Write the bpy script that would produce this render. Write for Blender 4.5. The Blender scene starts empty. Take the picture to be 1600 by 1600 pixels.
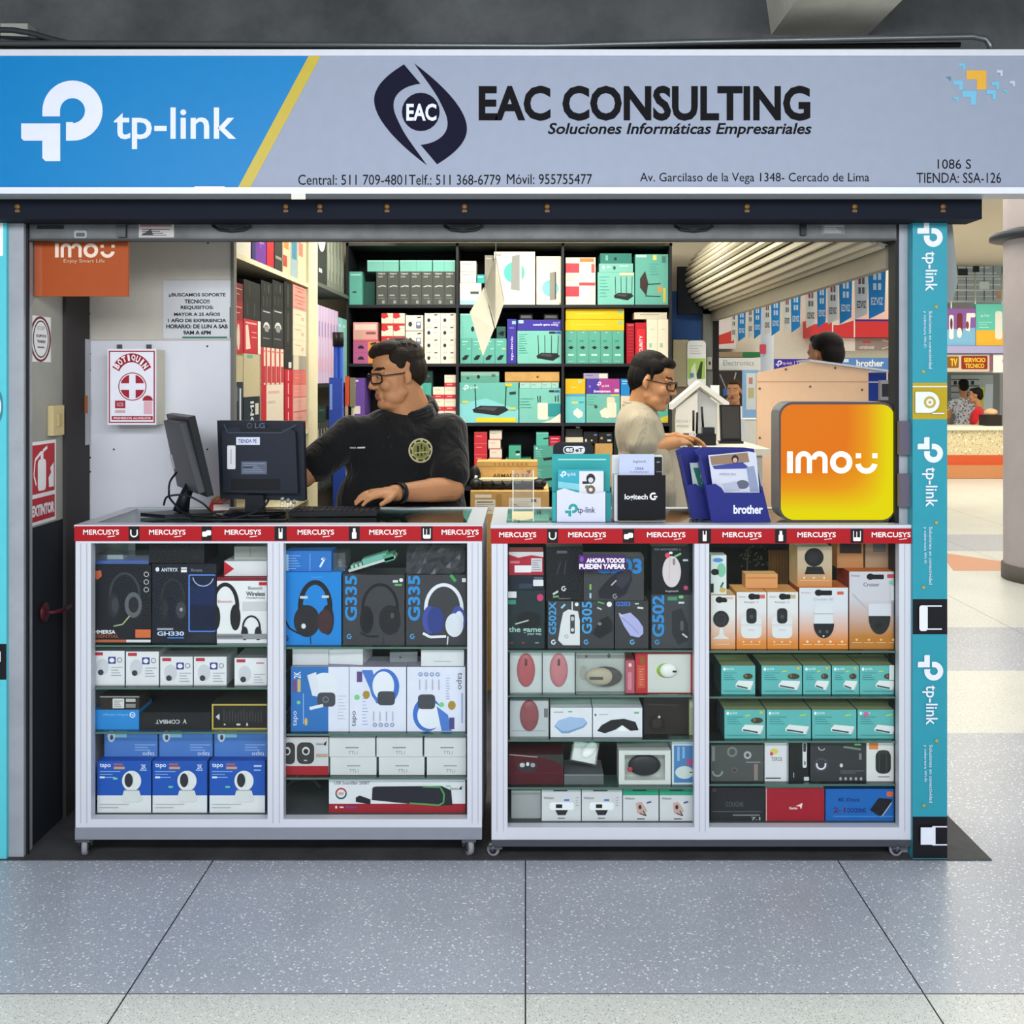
import bpy, bmesh, math, random
from mathutils import Vector, Matrix
from mathutils.bvhtree import BVHTree
random.seed(7)
SC = bpy.context.scene
COL = SC.collection
PI = math.pi

# ------------------------------------------------------------------ camera
FPX, CX, CY, CAMZ = 1700.0, 821.0, 590.0, 1.5
cam_d = bpy.data.cameras.new('camera')
cam = bpy.data.objects.new('camera', cam_d)
COL.objects.link(cam)
cam.location = (0, 0, CAMZ)
cam.rotation_euler = (PI/2, 0, 0)
cam_d.sensor_width = 36
cam_d.lens = FPX/1600*36
cam_d.shift_x = (800-CX)/1600
cam_d.shift_y = (CY-800)/1600
cam_d.clip_end = 200
SC.camera = cam

# ------------------------------------------------------------------ world, lights, exposure
W = bpy.data.worlds.new('World'); SC.world = W; W.use_nodes = True
bg = W.node_tree.nodes['Background']
bg.inputs[0].default_value = (0.88, 0.93, 1.0, 1); bg.inputs[1].default_value = 1.0
def area(name, loc, rot, sx, sy, power, color=(1, 1, 1)):
    d = bpy.data.lights.new(name, 'AREA'); d.shape = 'RECTANGLE'; d.size = sx; d.size_y = sy
    d.energy = power; d.color = color
    o = bpy.data.objects.new(name, d); o.location = loc; o.rotation_euler = rot; COL.objects.link(o)
    return o
area('concourse_light', (0.0, 0.4, 2.5), (math.radians(40), 0, 0), 4.5, 0.5, 105, (0.95, 0.97, 1.0))
area('concourse_light', (-0.2, -2.2, 2.5), (math.radians(48), 0, 0), 5, 0.5, 105, (0.95, 0.97, 1.0))
area('shop_ceiling_light', (-0.1, 4.5, 2.5), (0, 0, 0), 1.8, 0.35, 34, (1.0, 0.95, 0.83))
area('shop_ceiling_light', (-0.1, 5.6, 2.5), (math.radians(15), 0, 0), 1.8, 0.35, 38, (1.0, 0.95, 0.83))
area('mall_light', (3.6, 8.6, 3.2), (0, 0, 0), 3.5, 5, 150, (1.0, 0.95, 0.84))
area('mall_light', (6.4, 14.0, 3.2), (0, 0, 0), 4, 3, 200, (1.0, 0.93, 0.78))
area('pennant_fill_light', (2.7, 4.9, 3.2), (math.radians(-18), math.radians(20), 0), 1.6, 2.0, 60, (1.0, 0.97, 0.92))  # unseen lamp added to brighten the backlit pennants
vs = SC.view_settings
SC.display_settings.display_device = 'sRGB'
vs.view_transform = 'Standard'; vs.look = 'None'; vs.exposure = 0.0; vs.gamma = 1.0
vs.use_curve_mapping = False
SC.cycles.max_bounces = 8; SC.cycles.transparent_max_bounces = 24
SC.cycles.caustics_reflective = False; SC.cycles.caustics_refractive = False

# ------------------------------------------------------------------ helpers
def X(px, Y): return (px-CX)/FPX*Y
def Z(py, Y): return CAMZ-(py-CY)/FPX*Y
def P(px, py, Y): return Vector((X(px, Y), Y, Z(py, Y)))
def lin(c): return c/12.92 if c <= 0.04045 else ((c+0.055)/1.055)**2.4
def rgb(h):
    h = h.lstrip('#')
    return tuple(lin(int(h[i:i+2], 16)/255) for i in (0, 2, 4))
MATS = {}
def mat(h, rough=0.5, metal=0.0, emit=0.0, var=0.05, scale=25, coat=0.0):
    """procedural surface: base colour gently varied by noise"""
    key = (h, rough, metal, emit, var, scale, coat)
    if key in MATS: return MATS[key]
    m = bpy.data.materials.new('surface_'+h.strip('#')); m.use_nodes = True
    nt = m.node_tree; b = nt.nodes['Principled BSDF']
    c = rgb(h)
    b.inputs['Roughness'].default_value = rough; b.inputs['Metallic'].default_value = metal
    b.inputs['Specular IOR Level'].default_value = 0.22
    if coat: b.inputs['Coat Weight'].default_value = coat; b.inputs['Coat Roughness'].default_value = 0.08
    n = nt.nodes.new('ShaderNodeTexNoise'); n.inputs['Scale'].default_value = scale; n.inputs['Detail'].default_value = 2
    t = nt.nodes.new('ShaderNodeTexCoord'); nt.links.new(t.outputs['Object'], n.inputs['Vector'])
    mx = nt.nodes.new('ShaderNodeMix'); mx.data_type = 'RGBA'
    mx.inputs[6].default_value = (*[x*(1-var) for x in c], 1); mx.inputs[7].default_value = (*[min(1, x*(1+var)) for x in c], 1)
    nt.links.new(n.outputs['Fac'], mx.inputs[0]); nt.links.new(mx.outputs[2], b.inputs['Base Color'])
    if emit:
        b.inputs['Emission Color'].default_value = (*c, 1); b.inputs['Emission Strength'].default_value = emit
    m.diffuse_color = (*c, 1)
    MATS[key] = m
    return m
def glassy(name, tint=(1, 1, 1), gloss=0.06, rough=0.02, haze=0.0, hazecol=(.8, .8, .8)):
    if name in MATS: return MATS[name]
    m = bpy.data.materials.new(name); m.use_nodes = True; nt = m.node_tree; nt.nodes.clear()
    out = nt.nodes.new('ShaderNodeOutputMaterial')
    tr = nt.nodes.new('ShaderNodeBsdfTransparent'); tr.inputs[0].default_value = (*tint, 1)
    gl = nt.nodes.new('ShaderNodeBsdfGlossy'); gl.inputs['Roughness'].default_value = rough
    lw = nt.nodes.new('ShaderNodeLayerWeight'); lw.inputs[0].default_value = 0.35
    mr = nt.nodes.new('ShaderNodeMapRange'); mr.inputs[3].default_value = gloss; mr.inputs[4].default_value = 0.6
    nt.links.new(lw.outputs['Facing'], mr.inputs[0])
    mr.inputs[1].default_value = 0.3
    mix = nt.nodes.new('ShaderNodeMixShader'); nt.links.new(mr.outputs[0], mix.inputs[0])
    last = tr
    if haze:
        df = nt.nodes.new('ShaderNodeBsdfDiffuse'); df.inputs[0].default_value = (*hazecol, 1)
        m2 = nt.nodes.new('ShaderNodeMixShader'); nz = nt.nodes.new('ShaderNodeTexNoise'); nz.inputs['Scale'].default_value = 30
        tc = nt.nodes.new('ShaderNodeTexCoord'); nt.links.new(tc.outputs['Object'], nz.inputs['Vector'])
        mm = nt.nodes.new('ShaderNodeMath'); mm.operation = 'MULTIPLY'; mm.inputs[1].default_value = haze*2
        nt.links.new(nz.outputs['Fac'], mm.inputs[0]); nt.links.new(mm.outputs[0], m2.inputs[0])
        nt.links.new(tr.outputs[0], m2.inputs[1]); nt.links.new(df.outputs[0], m2.inputs[2]); last = m2
    nt.links.new(last.outputs[0], mix.inputs[1]); nt.links.new(gl.outputs[0], mix.inputs[2])
    nt.links.new(mix.outputs[0], out.inputs[0])
    MATS[name] = m
    return m
GLASS = glassy('pane_glass', (.97, .985, .98), .008)
SHELFG = glassy('shelf_glass', (.72, .84, .79), .05)
ACRYL = glassy('clear_acrylic', (.95, .97, .97), .08)
PLASTIC = glassy('clear_plastic', (.93, .96, .96), .05, .15, .04)
def asm(c): return mat(c) if isinstance(c, str) else c

_GLY = {}
def glyphs(s, bold=0.0, shear=0.0):
    k = (s, bold, shear)
    if k in _GLY: return _GLY[k]
    cu = bpy.data.curves.new('lettering', 'FONT'); cu.body = s; cu.size = 1; cu.resolution_u = 3
    cu.offset = bold; cu.shear = shear; cu.fill_mode = 'FRONT'
    ob = bpy.data.objects.new('lettering', cu)
    me = bpy.data.meshes.new_from_object(ob)
    vs_ = [(v.co.x, v.co.y) for v in me.vertices]; fs = [tuple(p.vertices) for p in me.polygons]
    bpy.data.objects.remove(ob); bpy.data.meshes.remove(me); bpy.data.curves.remove(cu)
    if vs_:
        x0 = min(v[0] for v in vs_); x1 = max(v[0] for v in vs_); y0 = min(v[1] for v in vs_); y1 = max(v[1] for v in vs_)
        vs_ = [((a-x0)/max(x1-x0, 1e-6), (b-y0)/max(y1-y0, 1e-6)) for a, b in vs_]
    _GLY[k] = (vs_, fs)
    return _GLY[k]

class MB:
    """collects shapes; build() links them as ONE mesh object"""
    def __init__(s): s.v = []; s.f = []; s.m = []; s.sm = []; s.mats = []; s.M = None
    def mi(s, m):
        m = asm(m)
        if m not in s.mats: s.mats.append(m)
        return s.mats.index(m)
    def add(s, vs, fs, m, smooth=False):
        n = len(s.v); i = s.mi(m)
        s.v += [(s.M @ Vector(p)) if s.M else Vector(p) for p in vs]
        for f in fs:
            s.f.append([n+a for a in f]); s.m.append(i); s.sm.append(smooth)
        return s
    def box(s, x0, x1, y0, y1, z0, z1, m, top=None, side=None, front=None, bot=None):
        v = [(x0,y0,z0),(x1,y0,z0),(x1,y1,z0),(x0,y1,z0),(x0,y0,z1),(x1,y0,z1),(x1,y1,z1),(x0,y1,z1)]
        s.add(v, [(0,1,5,4)], front or m); s.add(v, [(2,3,7,6)], m)
        s.add(v, [(1,2,6,5),(3,0,4,7)], side or m); s.add(v, [(4,5,6,7)], top or m); s.add(v, [(3,2,1,0)], bot or m)
        return s
    def prism(s, pts, y0, y1, m, side=None):
        """pts (x,z) counter-clockwise seen from the front, extruded in y"""
        n = len(pts); v = [(a, y0, b) for a, b in pts]+[(a, y1, b) for a, b in pts]
        s.add(v, [tuple(range(n)), tuple(range(2*n-1, n-1, -1))], m)
        s.add(v, [(i, i+n, (i+1) % n+n, (i+1) % n) for i in range(n)], side or m)
        return s
    def prismz(s, pts, z0, z1, m, side=None):
        n = len(pts); v = [(a, b, z0) for a, b in pts]+[(a, b, z1) for a, b in pts]
        s.add(v, [tuple(range(n-1, -1, -1)), tuple(range(n, 2*n))], m)
        s.add(v, [(i, (i+1) % n, (i+1) % n+n, i+n) for i in range(n)], side or m)
        return s
    def tube(s, path, r, m, n=8, r1=None, cap=True):
        path = [Vector(p) for p in path]; k = len(path); vs = []; fs = []
        up = None
        for i, p in enumerate(path):
            d = (path[min(i+1, k-1)]-path[max(i-1, 0)])
            d = d.normalized() if d.length > 1e-9 else Vector((0, 0, 1))
            if up is None: up = Vector((0, 0, 1)) if abs(d.z) < .9 else Vector((1, 0, 0))
            a = d.cross(up)
            if a.length < 1e-6: a = d.cross(Vector((0, 1, 0)))
            a.normalize(); b = a.cross(d); up = b
            rr = r if r1 is None else r+(r1-r)*i/(k-1)
            if isinstance(r, (list, tuple)): rr = r[i]
            for j in range(n):
                t = 2*PI*j/n; vs.append(p+a*(rr*math.cos(t))+b*(rr*math.sin(t)))
        for i in range(k-1):
            for j in range(n): fs.append((i*n+j, i*n+(j+1) % n, (i+1)*n+(j+1) % n, (i+1)*n+j))
        if cap: fs.append(tuple(range(n-1, -1, -1))); fs.append(tuple((k-1)*n+j for j in range(n)))
        return s.add(vs, fs, m, True)
    def lathe(s, prof, c, m, axis='z', n=24):
        vs = []; fs = []; k = len(prof)
        for r, h in prof:
            for j in range(n):
                t = 2*PI*j/n; a, b = r*math.cos(t), r*math.sin(t)
                vs.append(Vector(c)+Vector({'z': (a, b, h), 'y': (a, h, b), 'x': (h, a, b)}[axis]))
        for i in range(k-1):
            for j in range(n):
                q = (i*n+j, i*n+(j+1) % n, (i+1)*n+(j+1) % n, (i+1)*n+j)
                fs.append(q[::-1] if axis == 'y' else q)
        return s.add(vs, fs, m, True)
    def ell(s, c, r, m, R=None, n=16, k=10):
        vs = []; fs = []; c = Vector(c)
        if not isinstance(r, (tuple, list)): r = (r, r, r)
        for i in range(k+1):
            ph = PI*i/k
            for j in range(n):
                t = 2*PI*j/n
                p = Vector((r[0]*math.sin(ph)*math.cos(t), r[1]*math.sin(ph)*math.sin(t), -r[2]*math.cos(ph)))
                vs.append(c+(R @ p if R else p))
        for i in range(k):
            for j in range(n): fs.append((i*n+j, i*n+(j+1) % n, (i+1)*n+(j+1) % n, (i+1)*n+j))
        return s.add(vs, fs, m, True)
    def cap(s, a, b, ra, rb, m, n=14):
        """tapered capsule"""
        a = Vector(a); b = Vector(b); d = (b-a); L = d.length; d = d/L if L else Vector((0, 0, 1))
        pts = []; rs = []
        for i in range(5):
            t = PI/2*(i+.12)/5; pts.append(a-d*ra*math.cos(t)); rs.append(ra*math.sin(t))
        for i in range(4, -1, -1):
            t = PI/2*(i+.12)/5; pts.append(b+d*rb*math.cos(t)); rs.append(rb*math.sin(t))
        return s.tube(pts, rs, m, n)
    def rrect(s, x0, x1, z0, z1, rad, y0, y1, m, side=None, n=6):
        return s.prism(rrpts(x0, x1, z0, z1, rad, n), y0, y1, m, side)
    # printed marks -------------------------------------------------
    def deco(s, decos, mp, k=1):
        for d in decos:
            t = d[0]
            if t == 'r':
                _, a, b, c, e, m = d; q = [(a, e), (c, e), (c, b), (a, b)]; s.flat(q, mp, k, m)
            elif t == 'p': s.flat(d[1], mp, k, d[2])
            elif t == 'e':
                _, a, b, c, e, m = d; N = 24
                s.flat([((a+c)/2+(c-a)/2*math.cos(2*PI*i/N), (b+e)/2+(e-b)/2*math.sin(-2*PI*i/N+PI)) for i in range(N)], mp, k, m)
            elif t == 'rr':
                _, a, b, c, e, rad, m = d
                s.flat([(x, -z) for x, z in rrpts(a, c, -e, -b, rad, 4)], mp, k, m)
            elif t == 'a':
                _, cx, cy, ro, ri, a0, a1, m = d; N = max(6, int(abs(a1-a0)/9)); vs = []; fs = []
                if not isinstance(ro, tuple): ro = (ro, ro); ri = (ri, ri)
                for i in range(N+1):
                    an = math.radians(a0+(a1-a0)*i/N)
                    vs.append(mp(cx+ro[0]*math.cos(an), cy-ro[1]*math.sin(an), k)); vs.append(mp(cx+ri[0]*math.cos(an), cy-ri[1]*math.sin(an), k))
                for i in range(N): fs.append((2*i, 2*i+1, 2*i+3, 2*i+2) if a1 < a0 else (2*i, 2*i+2, 2*i+3, 2*i+1))
                s.add(vs, fs, m)
            elif t == 'l':
                _, pts, w, m = d
                for (a, b), (c, e) in zip(pts, pts[1:]):
                    L = math.hypot(c-a, e-b) or 1; nx, ny = -(e-b)/L*w/2, (c-a)/L*w/2
                    s.flat([(a+nx, b+ny), (c+nx, e+ny), (c-nx, e-ny), (a-nx, b-ny)], mp, k, m)
            elif t == 't':
                _, txt, a, b, c, e, m = d[:7]; o = d[7] if len(d) > 7 else {}
                vs, fs = glyphs(txt, o.get('b', 0.0), o.get('sh', 0.0)); rot = o.get('rot', 0); out = []
                for u, v in vs:
                    if rot == 90: u, v = 1-v, u
                    elif rot == 270: u, v = v, 1-u
                    elif rot == 180: u, v = 1-u, 1-v
                    out.append(mp(a+(c-a)*u, e-(e-b)*v, k))
                s.add(out, fs, m)
            elif t == 'g':     # group of marks made by a function
                s.deco(d[1], mp, k); k += len(d[1])
            k += 1
        return s
    def flat(s, pts, mp, k, m):
        ar = sum(a[0]*b[1]-b[0]*a[1] for a, b in zip(pts, pts[1:]+pts[:1]))
        if ar > 0: pts = pts[::-1]
        s.add([mp(x, y, k) for x, y in pts], [tuple(range(len(pts)))], m)
    def build(s, name, parent=None, org=None, bevel=0, sub=0, label=None):
        if org is None:
            if parent is not None: org = worldloc(parent)
            else:
                xs = [p.x for p in s.v]; ys = [p.y for p in s.v]; zs = [p.z for p in s.v]
                org = Vector(((min(xs)+max(xs))/2, (min(ys)+max(ys))/2, min(zs)))
        org = Vector(org)
        me = bpy.data.meshes.new(name); me.from_pydata([p-org for p in s.v], [], s.f)
        for m in s.mats: me.materials.append(m)
        me.polygons.foreach_set('material_index', s.m); me.polygons.foreach_set('use_smooth', s.sm); me.update()
        o = bpy.data.objects.new(name, me); COL.objects.link(o)
        if parent is not None:
            o.parent = parent; o.location = org-worldloc(parent)
        else: o.location = org
        if bevel:
            md = o.modifiers.new('bevel', 'BEVEL'); md.width = bevel; md.segments = 2; md.limit_method = 'ANGLE'
        if label: o['label'] = label
        return o
def rrpts(x0, x1, z0, z1, r, n=6):
    pts = []
    for cx, cz, a in ((x1-r, z0+r, -90), (x1-r, z1-r, 0), (x0+r, z1-r, 90), (x0+r, z0+r, 180)):
        for i in range(n+1):
            t = math.radians(a+90*i/n); pts.append((cx+r*math.cos(t), cz+r*math.sin(t)))
    return pts
def worldloc(o):
    v = Vector(o.location)
    while o.parent: o = o.parent; v += o.location
    return v
def tag(o, label, cat, group=None, kind=None):
    o['label'] = label; o['category'] = cat
    if group: o['group'] = group
    if kind: o['kind'] = kind
    return o
def thing(name, label, cat, loc, group=None):
    o = bpy.data.objects.new(name, None); o.empty_display_size = 0.05; COL.objects.link(o); o.location = loc
    return tag(o, label, cat, group)
def struct(o, label=None):
    o['kind'] = 'structure'
    if label: o['label'] = label
    return o
def front(Y, dz=0.0, dx=0.0): return lambda x, y, k: Vector((X(x, Y)+dx, Y-0.0002*k, Z(y, Y)+dz))
ORD = ['first', 'second', 'third', 'fourth', 'fifth', 'sixth', 'seventh', 'eighth']
def nth(i, n):
    if i == 0: return 'leftmost'
    if i == n-1: return 'rightmost'
    if n == 3: return 'middle'
    return ORD[i]+' from left'
def prod(name, label, cat, rc, Y, d, col, decos=(), z=None, group=None, top=None, side=None, rot=0, dx=0):
    """a printed carton whose front spans photo rectangle rc at distance Y and is d deep"""
    x0, y0, x1, y1 = rc; mb = MB()
    if z is not None: z += 0.0005
    dz = 0.0 if z is None else z-Z(y1, Y)
    zz0, zz1 = Z(y1, Y)+dz, Z(y0, Y)+dz
    mb.box(X(x0, Y), X(x1, Y), Y, Y+d, zz0, zz1, col, top=top, side=side)
    mb.deco(decos, front(Y, dz))
    org = Vector(((X(x0, Y)+X(x1, Y))/2, Y+d/2, zz0))
    o = mb.build(name, org=org)
    if rot: o.rotation_euler.z = rot
    tag(o, label, cat, group)
    return zz1
# recurring printed marks (pixel frame) ---------------------------------
def tplogo(cx, cy, s, c):
    f = lambda x, y: (cx+(x-98)*s/127, cy+(y-189)*s/127)
    q = lambda a, b, e, g: ('r', *f(a, b), *f(e, g), c)
    x, y = f(114, 173)
    return ('g', [('a', x, y, 47*s/127, 19.5*s/127, 180, -90, c), q(67, 172, 94.5, 182), q(104, 191, 115, 220),
                  ('p', [f(34, 193), f(95, 193), f(95, 252), f(72, 252), f(67, 247), f(67, 220), f(38, 220), f(34, 216)], c)])
def imou(x0, y0, x1, y1, c):
    w, h = x1-x0, y1-y0; fx = lambda u: x0+w*u/665; fy = lambda v: y0+h*v/165
    def arc(u, v, r0, r1, a0, a1): return ('a', fx(u), fy(v), (w*r0/665, h*r0/165), (w*r1/665, h*r1/165), a0, a1, c)
    return ('g', [('r', fx(0), fy(3), fx(40), fy(160), c),
                  arc(122, 60, 59, 24, 180, 0), ('r', fx(63), fy(60), fx(98), fy(160), c), ('r', fx(146), fy(60), fx(181), fy(160), c),
                  arc(237, 60, 59, 24, 180, 0), ('r', fx(261), fy(60), fx(296), fy(160), c),
                  arc(397, 82, 81, 42, 0, 360), arc(582, 84, 81, 43, 190, 350),
                  ('r', fx(505), fy(17), fx(542), fy(50), c), ('r', fx(626), fy(17), fx(663), fy(50), c)])
def headset(x0, y0, x1, y1, c, c2, wd=.11):
    w, h = x1-x0, y1-y0; cx = (x0+x1)/2
    return ('g', [('a', cx, y0+h*.5, (w*.46, h*.5), (w*.46-w*wd, h*.5-w*wd), 185, -5, c),
                  ('e', x0, y0+h*.45, x0+w*.34, y1, c2), ('e', x1-w*.34, y0+h*.45, x1, y1, c2),
                  ('e', x0+w*.12, y0+h*.55, x0+w*.33, y1-h*.1, c), ('e', x1-w*.25, y0+h*.55, x1-w*.04, y1-h*.1, c)])
def lines(x0, y0, x1, n, dy, c, h=1.2, sh=.12):
    return ('g', [('r', x0, y0+i*dy, x1-(x1-x0)*sh*((i*7) % 4), y0+i*dy+h, c) for i in range(n)])
def gmark(cx, cy, r, c): return ('g', [('a', cx, cy, r, r*.55, 50, 320, c), ('r', cx+r*.1, cy-r*.1, cx+r, cy+r*.28, c)])
# ------------------------------------------------------------------ structure: floor, walls, ceiling
def terrazzo(name, base, chip, dark, sc):
    m = bpy.data.materials.new(name); m.use_nodes = True; nt = m.node_tree; b = nt.nodes['Principled BSDF']
    L = nt.links.new; N = nt.nodes.new
    t = N('ShaderNodeTexCoord')
    def vor(s): 
        v = N('ShaderNodeTexVoronoi'); v.inputs['Scale'].default_value = s; L(t.outputs['Object'], v.inputs['Vector']); return v
    def mask(v, out, a, b_):
        r = N('ShaderNodeMapRange'); r.inputs[1].default_value = a; r.inputs[2].default_value = b_
        r.inputs[3].default_value = 1; r.inputs[4].default_value = 0; L(v.outputs[out], r.inputs[0]); return r
    v1, v2, v3 = vor(sc), vor(sc*1.9), vor(sc*2.7)
    nz = N('ShaderNodeTexNoise'); nz.inputs['Scale'].default_value = 1.7; nz.inputs['Detail'].default_value = 5
    L(t.outputs['Object'], nz.inputs['Vector'])
    def mix(a, b_, f):
        x = N('ShaderNodeMix'); x.data_type = 'RGBA'
        for s, k in ((a, 6), (b_, 7)):
            if isinstance(s, tuple): x.inputs[k].default_value = (*s, 1)
            else: L(s, x.inputs[k])
        L(f, x.inputs[0]); return x.outputs[2]
    c = rgb(base)
    c0 = mix(tuple(x*.86 for x in c), tuple(x*1.12 for x in c), nz.outputs['Fac'])
    c1 = mix(c0, rgb(dark), mask(v3, 'Distance', .18, .3).outputs[0])
    c2 = mix(c1, rgb(chip), mask(v2, 'Distance', .12, .24).outputs[0])
    c3 = mix(c2, rgb(chip), mask(v1, 'Distance', .17, .24).outputs[0])
    L(c3, b.inputs['Base Color']); b.inputs['Roughness'].default_value = .33
    return m
def rough_mat(name, a, b_, sc, rough=.9, bump=.3):
    m = bpy.data.materials.new(name); m.use_nodes = True; nt = m.node_tree; b = nt.nodes['Principled BSDF']
    L = nt.links.new; N = nt.nodes.new; t = N('ShaderNodeTexCoord')
    n = N('ShaderNodeTexNoise'); n.inputs['Scale'].default_value = sc; n.inputs['Detail'].default_value = 8; n.inputs['Roughness'].default_value = .65
    L(t.outputs['Object'], n.inputs['Vector'])
    r = N('ShaderNodeValToRGB'); r.color_ramp.elements[0].position = .33; r.color_ramp.elements[1].position = .68
    r.color_ramp.elements[0].color = (*rgb(a), 1); r.color_ramp.elements[1].color = (*rgb(b_), 1)
    L(n.outputs['Fac'], r.inputs[0]); L(r.outputs[0], b.inputs['Base Color']); b.inputs['Roughness'].default_value = rough
    bp = N('ShaderNodeBump'); bp.inputs['Strength'].default_value = bump; bp.inputs['Distance'].default_value = .01
    L(n.outputs['Fac'], bp.inputs['Height']); L(bp.outputs[0], b.inputs['Normal'])
    return m
TGREY = terrazzo('grey_terrazzo', '#aab0bb', '#eceff5', '#858b96', 62)
TLIGHT = terrazzo('pale_terrazzo', '#d2d5cf', '#e6e8e2', '#7c7f76', 62)
CONC = rough_mat('concrete', '#3b3e40', '#5f6263', 2.6)
CONCL = rough_mat('pale_concrete', '#c0bdb2', '#dcd9cd', 3.2)
SLAB = rough_mat('dark_threshold', '#2b2d2f', '#45474a', 5, .7, .1)
STEEL = rough_mat('worn_steel', '#4d5051', '#6d7071', 6, .55, .05)
CARD = rough_mat('cardboard', '#b98f52', '#c99f60', 14, .85, .05)
fl = MB()
for a, b, m in ((-4, 2.648, TLIGHT), (2.648, 4.594, TGREY), (4.594, 5.567, TLIGHT), (5.567, 6.536, TGREY), (6.536, 9.4, TLIGHT), (9.4, 10.4, TGREY), (10.4, 24, TLIGHT)):
    fl.box(-7, 13, a, b, -.1, 0, m)
dk = mat('#25272b', .6)
for k in range(-6, 13):
    if k > 2: fl.box(k*.97-.0018, k*.97+.0018, 3.42, 14, 0, .0004, mat('#8d8c84', .6))
    else: fl.box(k*.97-.0018, k*.97+.0018, -4, 3.42, 0, .0004, dk)
fl.box(-7, 13, 2.6465, 2.6495, 0, .0005, mat('#5c5f62', .6))
fl.prismz([(X(1478, 8.6), 8.45), (X(1480, 8.6)+.85, 8.45), (X(1478, 9.2), 9.35)], 0, .0006, mat('#c98f6e', .4))
struct(fl.build('floor', org=(0, 0, 0)))
m = MB(); m.prismz([(-4, 3.378), (X(1550, 3.378), 3.378), (X(1485, 3.62)+.03, 3.7), (1.3, 7.0), (-1.75, 7.0), (-4, 3.43)], 0.0008, .003, SLAB)
struct(m.build('trim_1', org=(0, 3.4, .0)))
m = MB(); m.box(-7, 6, -4, 3.9, 2.95, 3.1, CONC); struct(m.build('ceiling_concourse'))
m = MB(); m.box(-7, 1.75, 3.5, 3.85, 2.30, 2.95, CONC); struct(m.build('wall_front'))
m = MB(); m.prism([(X(1205, 3.5), Z(55, 3.5)), (X(1355, 3.5), Z(55, 3.5)), (X(1355, 3.5)+.05, 2.95), (X(1205, 3.5)-.05, 2.95)], -2, 3.5, CONCL); struct(m.build('trim_2'))
m = MB(); m.box(1.75, 6, 3.6, 3.95, Z(318, 3.6)+.1, 2.95, CONC); struct(m.build('trim_3'))
m = MB(); m.box(1.25, 13, 3.95, 24, 3.30, 3.45, mat('#d8cbb4', .8)); struct(m.build('ceiling_mall'))
WB = rough_mat('plaster_beige', '#b9b09a', '#c6bda6', 2, .85, .03)
m = MB(); m.box(-1.75, 1.19, 6.95, 7.05, 0, 2.62, WB)
m.box(.80, 1.19, 6.94, 6.9501, Z(535, 6.94), Z(455, 6.94), mat('#3f64a3', .7)); struct(m.build('wall_back'))
m = MB(); m.box(-1.75, 1.3, 3.86, 7.05, 2.62, 2.68, mat('#d9d6cc', .8)); struct(m.build('ceiling_shop'))
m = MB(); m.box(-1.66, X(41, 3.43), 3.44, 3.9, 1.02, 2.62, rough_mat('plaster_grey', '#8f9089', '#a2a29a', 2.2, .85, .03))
m.box(-1.66, X(41, 3.43), 3.44, 3.9, 0.003, 1.02, mat('#20242a', .7))  # lower wall darkened in its colour, standing in for the counter's shadow
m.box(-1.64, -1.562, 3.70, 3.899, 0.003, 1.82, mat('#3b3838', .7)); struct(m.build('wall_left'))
m = MB(); m.box(-1.76, -1.66, 3.5, 6.95, 0.003, 2.62, mat('#bdb7a6', .8)); struct(m.build('wall_side'))
PW = rough_mat('white_board', '#c9ccd6', '#d6d8e0', 1.5, .55, .02)
m = MB(); m.box(X(137, 3.91), X(366, 3.91)-.0121, 3.91, 3.935, 0.003, Z(532, 3.91), PW)
m.box(X(134, 3.91), X(366, 3.91)-.0121, 3.911, 3.937, Z(532, 3.91)+.001, 2.62, mat('#c3beb4', .6))
m.box(X(366, 3.91)-.012, X(366, 3.91), 3.9045, 3.9385, 0.003, 2.62, mat('#6b6a66', .5))
for x, y in ((325, 380), (140, 490), (141, 553), (141, 578), (141, 715), (141, 737), (178, 702), (324, 541), (324, 702), (136, 490), (362, 436)):
    m.ell((X(x, 3.91), 3.909, Z(y, 3.91)), .0035, mat('#3a3a3c'), n=8, k=6)
struct(m.build('wall_partition'))
# shop front posts
SM = rough_mat('grey_post_metal', '#8b8f97', '#a5a9b2', 3, .45, .02)
m = MB(); m.box(X(12, 3.4), X(37, 3.4), 3.40, 3.46, 0.003, 2.35, SM); m.box(X(37, 3.42), X(45, 3.42), 3.415, 3.425, 0.003, 2.35, mat('#1b1c1f'))
struct(m.build('trim_4'))
m = MB(); m.box(X(1405, 3.43), X(1426, 3.43), 3.43, 3.50, 0.003, 2.35, SM); m.box(X(1398, 3.44), X(1405, 3.44), 3.435, 3.5, 0.003, 2.35, mat('#1b1c1f'))
struct(m.build('trim_5'))
m = MB(); m.box(X(1097, 6.9), X(1113, 6.9), 6.86, 6.935, 0.003, 1.93, mat('#777a72', .6)); m.box(X(1113, 6.88), X(1122, 6.88), 6.85, 6.95, 0.003, 1.93, mat('#1d1d1f'))
struct(m.build('trim_6'))
m = MB(); m.box(X(-160, 3.32), X(1530, 3.32), 3.30, 3.42, Z(342, 3.3), Z(309, 3.3), mat('#0b1220', .8))
for x in (28, 447, 500, 605, 726, 855, 1167, 1335, 1473):
    y = 326; r = .008
    m.lathe([(0, -.005), (r, -.005), (r, 0)], (X(x, 3.3), 3.299, Z(y-3, 3.3)), mat('#7a5c33', .5, .5), 'y', 10)
    m.box(X(x, 3.3)-.007, X(x, 3.3)+.007, 3.296, 3.2999, Z(y+6, 3.3), Z(y+2, 3.3), mat('#6d5230', .6))
struct(m.build('trim_7'))

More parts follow.
